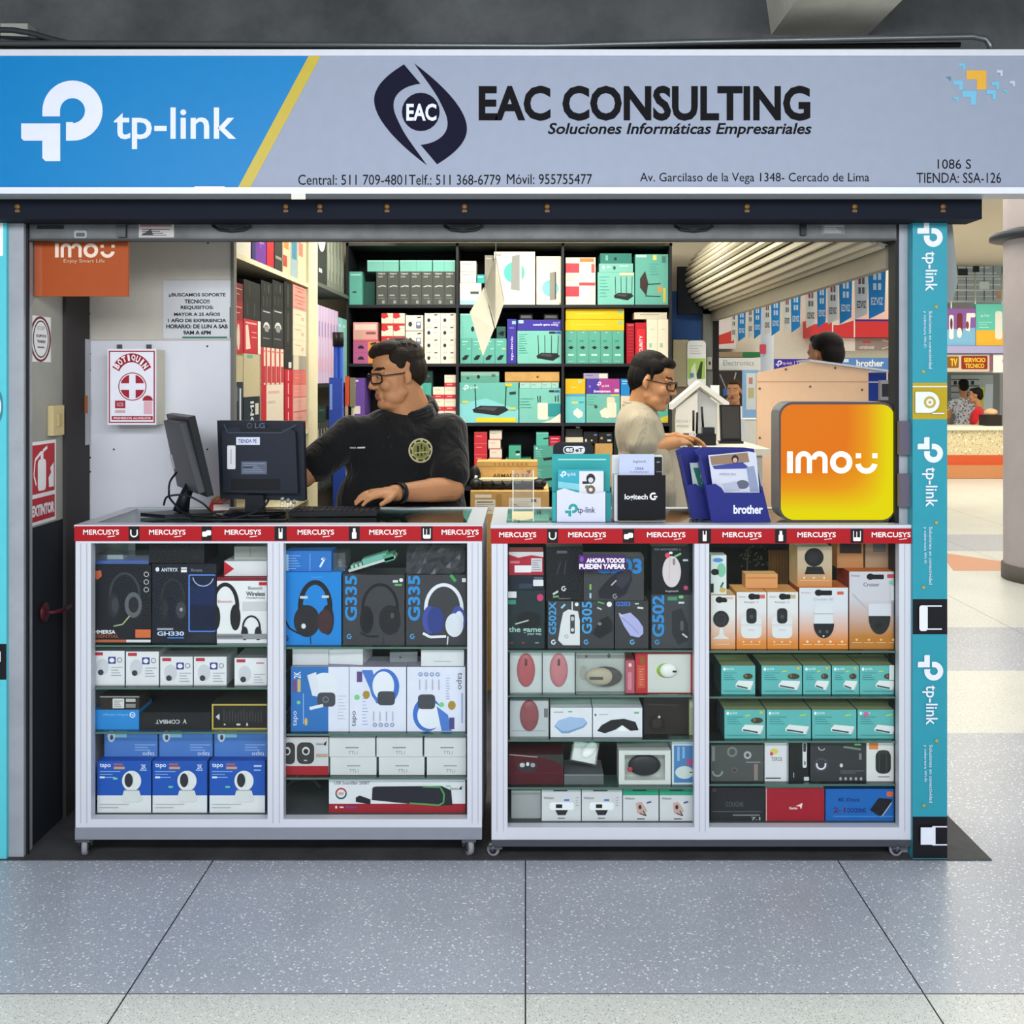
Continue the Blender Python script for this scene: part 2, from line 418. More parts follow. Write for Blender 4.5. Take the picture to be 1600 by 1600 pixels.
# ------------------------------------------------------------------ turquoise pillar with printed wrap
def pillar(name, label, x0, x1, Y, base, decos):
    mb = MB(); mb.box(X(x0, Y), X(x1, Y), Y, Y+.10, 0.003, 2.05, base); mb.deco(decos, front(Y))
    o = mb.build(name); return tag(o, label, 'pillar')
TQ = mat('#2f93a6', .4); TW = mat('#dfe4ee', .4); TB = mat('#15161c', .4); TY = mat('#b39a1c', .45)
def rotl(cx, cy, s, c):      # tp logo turned a quarter clockwise, as marks in pixel frame
    out = []
    for d in tplogo(0, 0, s, c)[1]:
        if d[0] == 'a': out.append(('a', cx-d[2], cy+d[1], d[3], d[4], d[5]-90, d[6]-90, c))
        elif d[0] == 'r': out.append(('r', cx-d[4], cy+d[1], cx-d[2], cy+d[3], c))
        else: out.append(('p', [(cx-y, cy+x) for x, y in d[1]], c))
    return ('g', out)
dc = [('r', 1426, 1276, 1480, 1341, TB), ('r', 1426, 598, 1480, 655, TY), ('r', 1426, 603, 1480, 605, mat('#d8dde0')), ('r', 1426, 936, 1480, 991, TB)]
for y in (345, 682, 1022):
    dc += [rotl(1453, y+21, 40, TW), ('t', 'tp-link', 1440, y+48, 1464, y+110, TW, {'rot': 270, 'b': .012})]
    dc += [('t', 'Soluciones en conectividad', 1451, y+141, 1456, y+231, TW, {'rot': 270}), ('t', 'y cobertura Wi-Fi', 1442, y+141, 1447, y+198, TW, {'rot': 270})]
    dc += [('e', 1460, y+132, 1465, y+137, mat('#b89a30')), ('e', 1440, y+233, 1445, y+238, mat('#b89a30'))]
dc += [('rr', 1429, 612, 1453, 645, 2, TW), ('a', 1450, 628.5, 16.5, 0.1, 90, -90, TW), ('e', 1442, 619, 1461, 638, mat('#b7a34a')), ('e', 1446, 623, 1457, 634, TW), ('e', 1449, 626, 1454, 631, mat('#b7a34a')),
       ('r', 1455, 645, 1474, 647, TW), ('rr', 1435, 945, 1448, 985, 4, TW), ('r', 1446, 945, 1470, 947, TW), ('r', 1446, 981, 1470, 983, TW), ('rr', 1448, 952, 1452, 978, 1, TB),
       ('r', 1437, 1291, 1460, 1318, TW), ('r', 1455, 1289, 1478, 1291, TW), ('r', 1455, 1317, 1478, 1319, TW)]
pillar('banner_pillar', 'tall turquoise pillar wrap with white logos, right of the counters', 1426, 1480, 3.385, TQ, dc)
dc = [('r', -6, 1006, 10, 1062, TB), ('r', -6, 1018, 1, 1034, TW), ('rr', -12, 345, 5, 400, 2, mat('#e8edf2')), ('e', -10, 610, 5, 660, mat('#3d7e93')), ('e', -8, 620, 2, 650, TW)]
pillar('banner_pillar', 'narrow cyan pillar wrap at the far left edge of the shop front', -60, 10, 3.385, mat('#57c3d0', .4), dc)

# ------------------------------------------------------------------ shop sign
SY = 3.2
SG = thing('shop_sign', 'long white and blue lightbox shop sign with large dark lettering above the opening', 'sign', (X(800, SY), SY, Z(303, SY)))
m = MB(); m.box(X(-120, SY), X(1700, SY), SY, 3.295, Z(303, SY), Z(78, SY), mat('#c3c7cc', .35, .2))
m.box(X(-120, SY), X(1700, SY), SY-.006, SY, Z(88, SY), Z(78, SY), mat('#c9cdd6', .35)); m.box(X(-120, SY), X(1700, SY), SY-.006, SY, Z(303, SY), Z(293, SY), mat('#d6dbe8', .35))
m.box(X(305, SY), X(352, SY), SY-.007, SY-.004, Z(302, SY), Z(292, SY), mat('#dfe3ea', .3)); m.box(X(456, SY), X(478, SY), SY-.007, SY-.004, Z(312, SY), Z(303, SY), mat('#d8d4cb', .4))
m.build('frame', SG)
SF = front(SY-.0005)
m = MB(); m.deco([('r', -120, 88, 1700, 293, mat('#8f98ab', .5))], SF, 1); m.build('white_panel', SG)
m = MB(); m.deco([('p', [(-120, 88), (482, 88), (372, 293), (-120, 293)], mat('#0077b6', .42))], SF, 3); m.build('blue_panel', SG, label='bright blue slanted panel')
m = MB(); m.deco([('p', [(482, 88), (501, 88), (391, 293), (372, 293)], mat('#b9a53c', .35))], SF, 4); m.build('gold_stripe', SG, label='diagonal gold stripe')
LW = mat('#d5daf0', .35); NV = mat('#090a24', .8)
m = MB(); m.deco([tplogo(97.5, 189, 127, LW)], SF, 5)
m.deco([('t', 'tp-link', 178, 168, 369, 233, LW, {'b': .012})], SF, 5); m.build('emblem', SG, label='white rounded emblem and lettering')
def pp(pts): return [(560+a/8, 80+b/8) for a, b in pts]
def bez(p0, p1, p2, p3, n=10): return [tuple((1-t)**3*a+3*(1-t)**2*t*b+3*(1-t)*t*t*c+t**3*d for a, b, c, d in zip(p0, p1, p2, p3)) for t in [i/n for i in range(n+1)]]
lf = bez((570, 165), (400, 270), (190, 420), (195, 620))+bez((195, 620), (205, 880), (550, 1200), (860, 1430))[1:]
lin_ = bez((860, 1430), (720, 1230), (600, 1080), (540, 960))+bez((540, 960), (450, 780), (435, 740), (440, 650))[1:]+bez((440, 650), (450, 540), (560, 430), (775, 408))[1:]
def tri(outer, inner):   # strip between two edges resampled to equal length
    def res(p, n):
        d = [0]
        for a, b in zip(p, p[1:]): d.append(d[-1]+math.hypot(b[0]-a[0], b[1]-a[1]))
        o = []
        for i in range(n+1):
            t = d[-1]*i/n; k = max(j for j in range(len(d)) if d[j] <= t+1e-9); k = min(k, len(p)-2)
            f = (t-d[k])/(d[k+1]-d[k]); o.append((p[k][0]+(p[k+1][0]-p[k][0])*f, p[k][1]+(p[k+1][1]-p[k][1])*f))
        return o
    a, b = res(outer, 40), res(inner, 40)
    return [('p', pp([a[i], a[i+1], b[i+1], b[i]]), NV) for i in range(40)]
m = MB(); inn = lin_[::-1]
m.deco([('g', tri(lf, inn))], lambda x, y, k: SF(x, y, 4))
rot = lambda p: [(1554-a, 1580-b) for a, b in p]
m.deco([('g', tri(rot(lf), rot(inn)))], lambda x, y, k: SF(x, y, 4))
m.deco([('e', 628, 145, 687, 205, NV), ('t', 'EAC', 635, 162, 682, 189, LW, {'b': .03})], SF, 6)
m.build('round_logo', SG, label='dark navy swirl logo with disc')
m = MB(); BK = mat('#06060c', .8)
for LT in ([('t', 'EAC CONSULTING', 748, 134, 1266, 189, BK, {'b': .035})], [('t', 'Soluciones Informáticas Empresariales', 856, 192, 1268, 215, BK, {'b': .02, 'sh': .22})], [
        ('t', 'Central: 511 709-4801', 466, 273, 635, 289, BK), ('t', 'Telf.: 511 368-6779', 639, 273, 782, 289, BK), ('t', 'Móvil: 955755477', 792, 272, 925, 288, BK)], [
        ('t', 'Av. Garcilaso de la Vega 1348- Cercado de Lima', 1000, 270, 1358, 288, BK)], [('t', '1086 S', 1465, 249, 1517, 264, BK), ('t', 'TIENDA: SSA-126', 1432, 270, 1564, 286, BK)]):
    m = MB(); m.deco(LT, SF, 5); m.build('lettering', SG)
m = MB(); LB = mat('#6fb4d2', .4)
def ell_(x, y, s, c): return ('p', [(x, y), (x+s, y), (x+s, y+s), (x+s*.6, y+s), (x+s*.6, y+s*.45), (x, y+s*.45)], c)
m.deco([('r', 1510, 110, 1541, 124, mat('#d9a53a')), ('r', 1526, 124, 1541, 140, mat('#d9a53a')), ell_(1498, 99, 10, LB), ell_(1489, 126, 15, LB), ell_(1503, 142, 22, LB), ell_(1549, 128, 12, LB), ell_(1541, 141, 15, LB), ell_(1479, 120, 6, mat('#4d7f96')), ell_(1489, 152, 8, LB), ell_(1567, 141, 6, LB), ell_(1557, 110, 9, mat('#b8c5d6')), ell_(1577, 127, 8, mat('#b8c5d6'))], SF, 5)
m.build('corner_pattern', SG, label='small blue and gold stepped squares')
# cables above the sign
m = MB(); m.tube([(X(-60, 3.27), 3.27, Z(67, 3.27)), (X(850, 3.27), 3.27, Z(72, 3.27)), (X(1080, 3.26), 3.26, Z(66, 3.26)), (X(1520, 3.26), 3.26, Z(57, 3.26)), (X(1540, 3.26), 3.26, Z(61, 3.26)), (X(1547, 3.26), 3.26, Z(70, 3.26)), (X(1548, 3.26), 3.26, Z(79, 3.26))], .009, mat('#6f7476', .35, .6), 10)
m.build('conduit'); tag(bpy.data.objects['conduit'], 'thin metal conduit pipe running along the top of the sign', 'pipe')
m = MB(); m.tube([(X(-40, 3.33), 3.33, Z(75, 3.33)), (X(400, 3.33), 3.33, Z(75, 3.33)), (X(1000, 3.33), 3.33, Z(74, 3.33)), (X(1500, 3.33), 3.33, Z(70, 3.33))], .008, mat('#17181b', .4))
tag(m.build('black_cable'), 'long black cable lying behind the conduit on the sign top', 'cable')
m = MB(); m.tube([P(-20, 46, 3.3), P(20, 47, 3.3), P(50, 52, 3.3), P(80, 61, 3.3), P(110, 68, 3.3), P(150, 70, 3.31), P(230, 72, 3.31), P(330, 74, 3.31)], .009, mat('#34373b', .3), 8)
m.tube([P(-20, 58, 3.31), P(40, 60, 3.31), P(90, 68, 3.31), P(140, 72, 3.32)], .006, mat('#202226', .3), 8)
tag(m.build('cable_bundle'), 'slack grey cable bundle curling down at the upper left corner', 'cable')

# ------------------------------------------------------------------ shutters
RS = thing('roller_shutter', 'raised grey steel shutter edge with latches across the shop opening', 'shutter', (X(725, 3.42), 3.44, Z(376, 3.42)))
m = MB(); m.box(X(45, 3.44), X(1398, 3.44), 3.425, 3.455, Z(376, 3.425), Z(330, 3.425), STEEL); m.box(X(45, 3.44), X(1398, 3.44), 3.419, 3.46, Z(376, 3.42), Z(373, 3.42), mat('#3a3c3e', .5, .4)); m.build('bottom_rail', RS)
for x in (362, 724, 1084):
    m = MB(); y = 355
    m.tube([P(x-30, y-2, 3.42), P(x-24, y-7, 3.415), P(x, y-8, 3.412), P(x+24, y-7, 3.415), P(x+30, y-1, 3.42), P(x+20, y+4, 3.416), P(x, y+6, 3.414), P(x-20, y+4, 3.416), P(x-30, y-2, 3.42)], .0045, mat('#2c2e30', .4, .5), 6)
    m.box(X(x-20, 3.42), X(x+20, 3.42), 3.418, 3.4249, Z(y+2, 3.42), Z(y-3, 3.42), mat('#3a3c3e', .5, .4)); m.build('handle', RS)
m = MB(); m.box(X(178, 3.42), X(200, 3.42), 3.412, 3.4249, Z(352, 3.42), Z(342, 3.42), mat('#5a5c5e', .4, .6)); m.box(X(185, 3.42), X(198, 3.42), 3.41, 3.4249, Z(371, 3.42), Z(350, 3.42), mat('#4a4c4e', .4, .6)); m.build('latch', RS)
m = MB(); m.box(X(1250, 3.42), X(1259, 3.42), 3.41, 3.4249, Z(368, 3.42), Z(336, 3.42), mat('#1d1e20', .4, .4)); m.build('latch', RS)
m = MB(); m.deco([('r', 217, 346, 272, 371, mat('#b9b4b2')), ('r', 219, 350, 268, 354, mat('#8a6a6a')), lines(222, 358, 266, 4, 3, mat('#55565c'), 1), ('p', [(220, 368), (236, 358), (240, 368)], mat('#3b3c40'))], front(3.4248), 2); m.build('sticker', RS, label='worn white paper sticker')
m = MB(); m.deco([('r', 1284, 350, 1320, 366, mat('#77797b')), lines(1288, 353, 1318, 4, 3, mat('#c0c2c4'), 1), ('r', 58, 352, 100, 358, mat('#222326')), ('rr', 116, 360, 136, 372, 3, mat('#9ea1a5')), ('rr', 119, 364, 133, 370, 2, mat('#55575a'))], front(3.4248), 2); m.build('sticker', RS, label='faded scraped label marks')
SS = thing('side_shutter', 'rolled cream slatted shutter over the right side opening', 'shutter', (1.17, 5.2, 1.89))
m = MB(); N = 30; cv = lambda a, r: (1.215+r*math.cos(math.radians(a)), 2.125+r*math.sin(math.radians(a)))
m.prism([cv(60+10*i, .196) for i in range(31)], 3.53, 6.84, mat('#2b2822', .7))
for i in range(N):
    a0 = 60+300*i/N; w = 300/N
    m.prism([cv(a0, .197), cv(a0+w*.12, .208), cv(a0+w*.5, .214), cv(a0+w*.76, .208), cv(a0+w*.84, .197)][::-1], 3.53, 6.84, mat('#ddd5bf', .45))
m.build('slat_roll', SS)
m = MB(); m.box(1.168, 1.20, 3.53, 6.84, 1.855, 1.93, mat('#8d8676', .5)); m.build('bottom_bar', SS)
m = MB(); m.prismz([(.96, 6.86), (1.2, 6.86), (1.2, 6.9), (.96, 6.9)], 1.90, 2.2, mat('#20242e', .6)); m.build('end_bracket', SS)
# ------------------------------------------------------------------ display counters
CYF, CD = 3.40, 0.47
WF = mat('#cbced8', .35, 0, 0, .03, 6); WE = mat('#a9adb8', .4)
SHZ = {}
def counter(key, label, x0, x1, bays, strip, ybot, shelves, tabs):
    tray = 18 if key == 'L' else 10
    xa, xb = X(x0, CYF), X(x1, CYF); zt, zb = Z(822, CYF), Z(ybot, CYF)
    R = thing('display_counter', label, 'counter', ((xa+xb)/2, CYF+CD/2, 0.0), 'glass display counters')
    gx = [X(x0, CYF)]+[v for b in bays for v in (X(b[0], CYF), X(b[1], CYF))]+[X(x1, CYF)]
    zg0, zg1 = Z(ybot-13 if key == 'L' else ybot-19, CYF), Z(849, CYF)
    m = MB()
    for i in range(0, len(gx), 2):
        m.box(gx[i], gx[i+1], CYF, CYF+.035, zb, zg1+.002, WF)
        w = gx[i+1]-gx[i]; m.box(gx[i]+w*.32, gx[i]+w*.36, CYF-.0012, CYF, zg0-.012, zg1, WE); m.box(gx[i]+w*.72, gx[i]+w*.76, CYF-.0012, CYF, zg0-.012, zg1, WE)
    m.box(xa, xb, CYF+.0005, CYF+.036, zb, zg0, WF)
    m.box(xa, xb, CYF+.0005, CYF+.036, zg1, zt-.006, WF)
    for xx in (xa, xb-.03): m.box(xx, xx+.03, CYF+CD-.035, CYF+CD, zb, zt-.006, WF)
    for xx in (xa, xb-.006):
        m.box(xx, xx+.006, CYF+.035, CYF+CD-.035, zb, zt-.006, WF)
    m.build('frame', R)
    m = MB(); m.box(xa, xb, CYF-.004, CYF+CD, Z(ybot+tray, CYF), zb, mat('#8e929d' if key == 'L' else '#4b4e57', .4, .3)); m.build('base_tray', R)
    m = MB()
    m.box(xa-.003, xb+.003, CYF-.003, CYF+.05, zt-.006, zt+.004, WF); m.box(xa-.003, xb+.003, CYF+CD-.05, CYF+CD, zt-.006, zt+.004, WF)
    m.box(xa-.003, xa+.045, CYF+.05, CYF+CD-.05, zt-.006, zt+.004, WF); m.box(xb-.05, xb+.003, CYF+.05, CYF+CD-.05, zt-.006, zt+.004, WF); m.build('top_frame', R)
    m = MB(); m.box(xa+.045, xb-.05, CYF+.05, CYF+CD-.05, zt-.004, zt+.002, SHELFG); m.build('top_glass', R)
    m = MB(); m.box(xa+.007, xb-.007, CYF+CD-.03, CYF+CD-.022, zb, zt-.008, mat('#3a4243', .6)); m.build('back_panel', R)
    for b in bays:
        m = MB(); m.box(X(b[0], CYF)-.004, X(b[1], CYF)+.004, CYF+.012, CYF+.016, zg0-.004, zg1+.004, GLASS); m.build('glass_door', R)
    for bi, (b, sh) in enumerate(zip(bays, shelves)):
        SHZ[key+str(bi)] = []
        for y in sh[:-1]:
            z = Z(y, CYF+.045); m = MB()
            xl, xr = X(b[0], CYF)-.008, X(b[1], CYF)+.008
            m.box(xl, xr, CYF+.028, CYF+CD-.04, z-.006, z, SHELFG, front=mat('#4f6f66', .3), side=mat('#4f6f66', .3)); m.build('glass_shelf', R)
            SHZ[key+str(bi)].append(z)
        SHZ[key+str(bi)].append(zg0)
    m = MB(); m.box(xa+.006, xb-.006, CYF+.036, CYF+CD-.036, zb, zg0, mat('#4a4f50', .6)); m.build('bottom_board', R)
    # red printed strip
    sy0, sy1 = strip
    m = MB(); RD = mat('#a50f1b', .45); m.box(xa-.002, xb+.002, CYF-.004, CYF, Z(sy1, CYF), Z(sy0, CYF), RD); sp = m.build('banner_strip', R, label='red printed strip with white lettering and dark icon squares')
    TWH = mat('#f2ecec', .4); KB = mat('#17171a', .4); SF2 = front(CYF-.0042)
    for a, b in tabs['t']:
        m = MB(); m.deco([('t', 'MERCUSYS', a, sy0+5.5, b, sy0+13.5, TWH, {'b': .018}), ('l', [(b-18, sy0+17), (b-6, sy0+15.5)], 1, TWH)], SF2); o = m.build('lettering', sp)
    for j, (a, b) in enumerate(tabs['k']):
        h = (sy0+sy1)/2; c = (a+b)/2; k = j % 4
        ic = [[('a', c, h, 6, 4, 180, 360, TWH), ('r', c-6, h-6, c-4, h+1, TWH), ('r', c+4, h-6, c+6, h+1, TWH)], [('rr', c-7, h-3, c+1, h+5, 2, TWH), ('rr', c-1, h-5, c+7, h+3, 2, TWH)],
              [('rr', c-3, h-2, c+3, h+8, 1, TWH), ('r', c-3, h-8, c-1.5, h, TWH), ('r', c+1.5, h-8, c+3, h, TWH)], [('rr', c-3.5, h-2, c+3.5, h+8, 1, TWH), ('r', c-2, h-8, c+2, h-2, TWH)]][k]
        if j == 4 or (j == 3 and len(tabs['k']) == 4 and False): ic = [('rr', c-6, h+2, c+6, h+8, 2, TWH), ('r', c-6, h-8, c-4.8, h+3, TWH), ('r', c-1, h-7, c+.2, h+3, TWH), ('r', c+4.8, h-8, c+6, h+3, TWH)]
        m = MB(); m.deco([('r', a, sy0+.5, b, sy1-.5, KB)]+ic, SF2); m.build('icon', sp)
    # casters
    zc = Z(ybot+tray, CYF)
    for i, (px, turn) in enumerate(tabs['c']):
        for yy in (CYF+.012, CYF+CD-.06):
            cx = X(px, CYF); m = MB(); r = zc*.52; mt = mat('#5d6166', .4, .6)
            m.box(cx-.022, cx+.022, yy-.022, yy+.022, zc-.006, zc-.0005, mt)
            ax = Vector((math.cos(turn), math.sin(turn), 0))
            pt = Vector((cx, yy, r+.003))+Vector((-ax.y, ax.x, 0))*.006
            fk = []
            for s in (-1, 1):
                o = ax*(.014*s); q = pt+o*1.15
                m.tube([Vector((cx, yy, zc-.004))+o, q+Vector((0, 0, .008)), q-Vector((0, 0, .004))], [.012, .008, .006], mt, 6)
            ca = m.build('caster', R)
            m = MB(); m.M = Matrix.Translation(pt) @ Matrix.Rotation(turn, 4, 'Z')
            m.lathe([(0, -.009), (r*.45, -.0095), (r*.5, -.007), (r*.8, -.007), (r, -.0085), (r+.0015, 0), (r, .0085), (r*.8, .007), (r*.5, .007), (r*.45, .0095), (0, .009)], (0, 0, 0), mat('#8b8e92', .45), 'x', 24); m.lathe([(0, -.0105), (r*.62, -.0105), (r*.62, .0105), (0, .0105)], (0, 0, 0), mat('#3c3e42', .5), 'x', 20)
            m.build('wheel', ca)
    return R
counter('L', 'left wheeled white-framed glass display counter with headset boxes and two computer monitors on top', 118, 753, [(142, 418), (443, 730)], (822, 845), 1293, [(1006, 1072, 1141, 1277), (1009, 1144, 1212, 1287)],
        {'t': [(130, 186), (233, 290), (351, 408), (465, 522), (577, 635), (690, 748)], 'k': [(201, 218), (315, 331), (429, 448), (545, 562), (658, 676)], 'c': [(131, .25), (733, .35)]})
counter('R', 'right wheeled white-framed glass display counter with computer mice and orange camera boxes', 768, 1430, [(793, 1085), (1108, 1405)], (826, 849), 1312, [(1014, 1084, 1153, 1227, 1292), (1015, 1086, 1155, 1222, 1292)],
        {'t': [(780, 838), (888, 947), (1011, 1071), (1129, 1190), (1246, 1306), (1362, 1423)], 'k': [(855, 872), (973, 991), (1091, 1111), (1211, 1229), (1329, 1349)], 'c': [(774, 1.35), (1404, 1.5)]})

Y1 = CYF+.05
def row(n): return SHZ[n]
W1 = mat('#e4e5e8', .45); G1 = '#8a8d92'; KK = mat('#17181c', .4)
# ---- left counter, left bay
s = row('L0'); Y = Y1
BX = 'box'
z1 = prod('headset_box', 'black gaming headset box with orange badge, leftmost in the left counter', BX, (143.5, 883, 236, 1005), Y, .12, '#1b1d25',
     [('p', [(148, 892), (158, 891), (159, 900), (152, 906), (147, 901)], '#c0603c'), headset(168, 894, 222, 965, mat('#3b3e44', .3), mat('#2a2c31', .3), .07), ('e', 195, 925, 222, 965, '#5d6167'), ('e', 201, 932, 217, 957, '#25262b'),
      ('a', 229, 897, 4, 3, 0, 360, '#c8cacd'), ('a', 229, 909, 4, 3, 0, 360, '#c8cacd'), ('a', 229, 921, 4, 3, 0, 360, '#c8cacd'), ('l', [(203, 962), (192, 975), (178, 978)], 2, '#9fb07a'),
      ('t', 'IMMERSA', 145, 984, 181, 990, '#e4e4e4', {'b': .03}), ('t', 'ESSENTIAL', 145, 991, 186, 996, '#b8603c'), ('rr', 212, 983, 236, 996, 1, '#cf6a3e'), ('r', 144, 999, 198, 1003, '#b5623e'), ('r', 198, 999, 236, 1003, '#d8d8dc')], z=s[0])
z1b = prod('headset_box', 'navy gaming headset box with blue lit panel, second from left in the left counter', BX, (238, 881, 338, 1005), Y, .13, '#1a1d2a',
     [('e', 243, 886, 249, 893, '#dfe2e8'), ('t', 'ANTRYX', 252, 887, 278, 893, '#d8dbe2', {'b': .02}), ('r', 283, 886, 292, 889, '#cfd2d8'), ('r', 283, 890, 292, 894, '#e8e8ea'), ('t', 'Xtreme', 298, 888, 316, 893, '#8f95a5'),
      headset(249, 903, 291, 968, '#2b2d33', '#22242a', .09), ('e', 275, 940, 291, 966, '#3c3e45'), ('e', 281, 949, 286, 955, '#9a9ca3'), ('t', 'GH330', 246, 986, 288, 993, '#c4d4ee', {'b': .03}), ('r', 262, 995, 288, 997, '#3f77c9'), ('r', 246, 981, 271, 984, '#9da4b4'),
      ('rr', 295, 897, 337, 987, 2, '#5a86d8'), ('rr', 297, 899, 337, 985, 2, '#101a38'), ('r', 297, 915, 337, 945, '#15254f'), ('a', 318, 899, 17, 15.5, 190, 345, '#a9b9dc'), ('p', [(290, 1003), (303, 988), (337, 988), (337, 1003)], '#232733')], z=s[0])
z1c = prod('headphone_box', 'white box printed with wireless headphones and a red top band in the left counter', BX, (339, 902, 417, 1005), Y, .1, W1,
     [('r', 339, 902, 417, 907.5, '#7a1f2b'), headset(328, 910, 376, 985, '#1d1e21', '#1d1e21', .13), ('t', 'Wireless', 385, 924, 414, 931, '#2d2e33', {'b': .02}), ('t', 'Bluetooth', 388, 916, 410, 921, '#55565c'), ('t', 'Headphones', 385, 932, 414, 936, '#66676c'),
      ('rr', 379, 940, 417, 954, 1, '#c9cacd'), headset(377, 961, 409, 1000, '#26272b', '#26272b', .09), ('r', 405, 909, 417, 914, '#b3202c'), ('r', 339, 990, 417, 998, '#8e9196'), ('r', 339, 992, 380, 996, '#6f7277'), ('t', 'Bluetooth', 341, 937, 363, 941, '#c77a80')], z=s[0], top='#7a1f2b')
m = MB(); zt = z1+.0005
m.box(X(146, Y), X(231, Y), Y+.01, Y+.11, zt, zt+.03, PLASTIC); o = m.build('plastic_case'); tag(o, 'clear plastic case with blue tray on the leftmost headset box', 'case')
m = MB(); m.box(X(147, Y), X(230, Y), Y+.012, Y+.108, zt+.001, zt+.012, mat('#2b57a8', .4)); m.build('tray', o, label='blue tray'); 
m = MB(); m.box(X(160, Y), X(185, Y), Y+.04, Y+.09, zt+.0121, zt+.026, mat('#a9b7b4')); m.build('insert', o)
zz = prod('carton', 'plain black carton lying on the second headset box in the left counter', BX, (233, 848, 319, 880), Y+.01, .16, '#1b1c1f', [('t', 'BOX', 300, 868, 312, 874, '#2c2d30')], z=z1b+.0005, rot=0)
zz = prod('carton', 'white carton with a red arrow corner, top right of the left bay', BX, (350, 874, 417, 897), Y+.02, .12, mat('#d9dade', .4), [('p', [(350, 874), (366, 886), (350, 897)], '#b7202d')], z=z1c+.0005)
prod('carton', 'flat grey carton on the red arrow carton under the counter top', BX, (366, 851, 417, 872), Y+.04, .13, '#8e938f', [('r', 390, 851, 392, 872, '#7a7f7b'), ('r', 366, 868, 417, 872, '#a5a9a6')], z=zz+.0005)
for i, (a, t, b, sz) in enumerate([(144, 1017, 194.5, 0), (197, 1018, 248, 0), (250.5, 1026, 301, 1), (303, 1026, 354, 1), (366.5, 1028, 417, 2)]):
    h = 1071
    D = [('rr', a+3, t+2, a+17, t+7, .5, '#b53843'), ('e', a+6, t+12, a+26, t+38, '#c9cbd2'), ('e', a+9, t+29, a+18, t+38, '#3c3d44')]
    if i < 4: D += [('rr', a+25, t+9, a+37, t+20, 1.5, '#3d4389'), ('e', a+27, t+11, a+35, t+18, '#e8e8ee'), ('a', a+43, t+14, 4, 3, 0, 360, '#6d6f77')]
    else: D += [('r', a+34, t+7, a+46, t+9, '#c97078')]
    D += [lines(a+30, t+25, a+48, 4, 4.2, '#9da0a8'), ('r', a, 1069, b, 1071, '#c6c8cd')]
    prod('camera_box', 'small white dome camera box, %s on the second shelf of the left counter' % nth(i, 5), BX, (a, t, b, h), Y, .13, mat('#e0e1e5', .45), D, z=s[1], group='white dome camera boxes', side='#b9bbc1', top='#8d9095')
zb = prod('printer_ink_box', 'bright blue flat box under a small dark box, third shelf of the left counter', BX, (143.5, 1109, 217, 1140), Y, .12, '#2a86cf',
     [('a', 207, 1117, 4.5, 3.3, 0, 360, '#e6f0fa'), ('t', 'hp', 204.5, 1114.5, 209.5, 1119.5, '#e6f0fa'), ('t', 'OfficeJet Original', 161, 1115, 200, 1119, '#9cc8ee')], z=s[2])
prod('adapter_box', 'small dark brown box with white stickers standing on the bright blue box', BX, (156, 1087, 218, 1108), Y, .1, '#2f2725', [('rr', 176, 1091, 194, 1106, 1, '#d8d6d4'), lines(178, 1094, 192, 4, 3, '#77787c'), ('rr', 197, 1091, 212, 1096, 1, '#b9b8ba'), ('r', 197, 1099, 212, 1105, '#8a8785'), ('r', 156, 1087, 218, 1089, '#8d8f90')], z=zb+.0003)
prod('keyboard_box', 'long flat dark keyboard box with upside-down lettering, third shelf of the left counter', BX, (219.5, 1113, 329, 1140), Y, .30, '#202124',
     [('t', 'COMBAT', 243, 1124.5, 281, 1131, '#c6c8cc', {'rot': 180, 'b': .02}), ('p', [(285, 1132), (289, 1123), (292, 1132), (288, 1128)], '#c6c8cc')], z=s[2], top=mat('#26282c', .3))
prod('keyboard_box', 'flat black box edged in yellow on the third shelf of the left counter', BX, (331, 1101, 417, 1141), Y, .28, '#b9a84a',
     [('r', 333.5, 1103.5, 417, 1138.5, '#232223'), ('p', [(337, 1121), (343, 1116), (343, 1126)], '#cfcfd2')]+[('r', 349+k*4.5, 1109+(k*5 % 7), 351+k*4.5, 1129, '#3c3b3c') for k in range(14)]+[('e', 350, 1131, 353, 1134, '#c5c5c8'), ('r', 370, 1131, 376, 1134, '#c5c5c8'), ('e', 385, 1130, 388, 1135, '#c5c5c8')], z=s[2], top='#2a2b29')
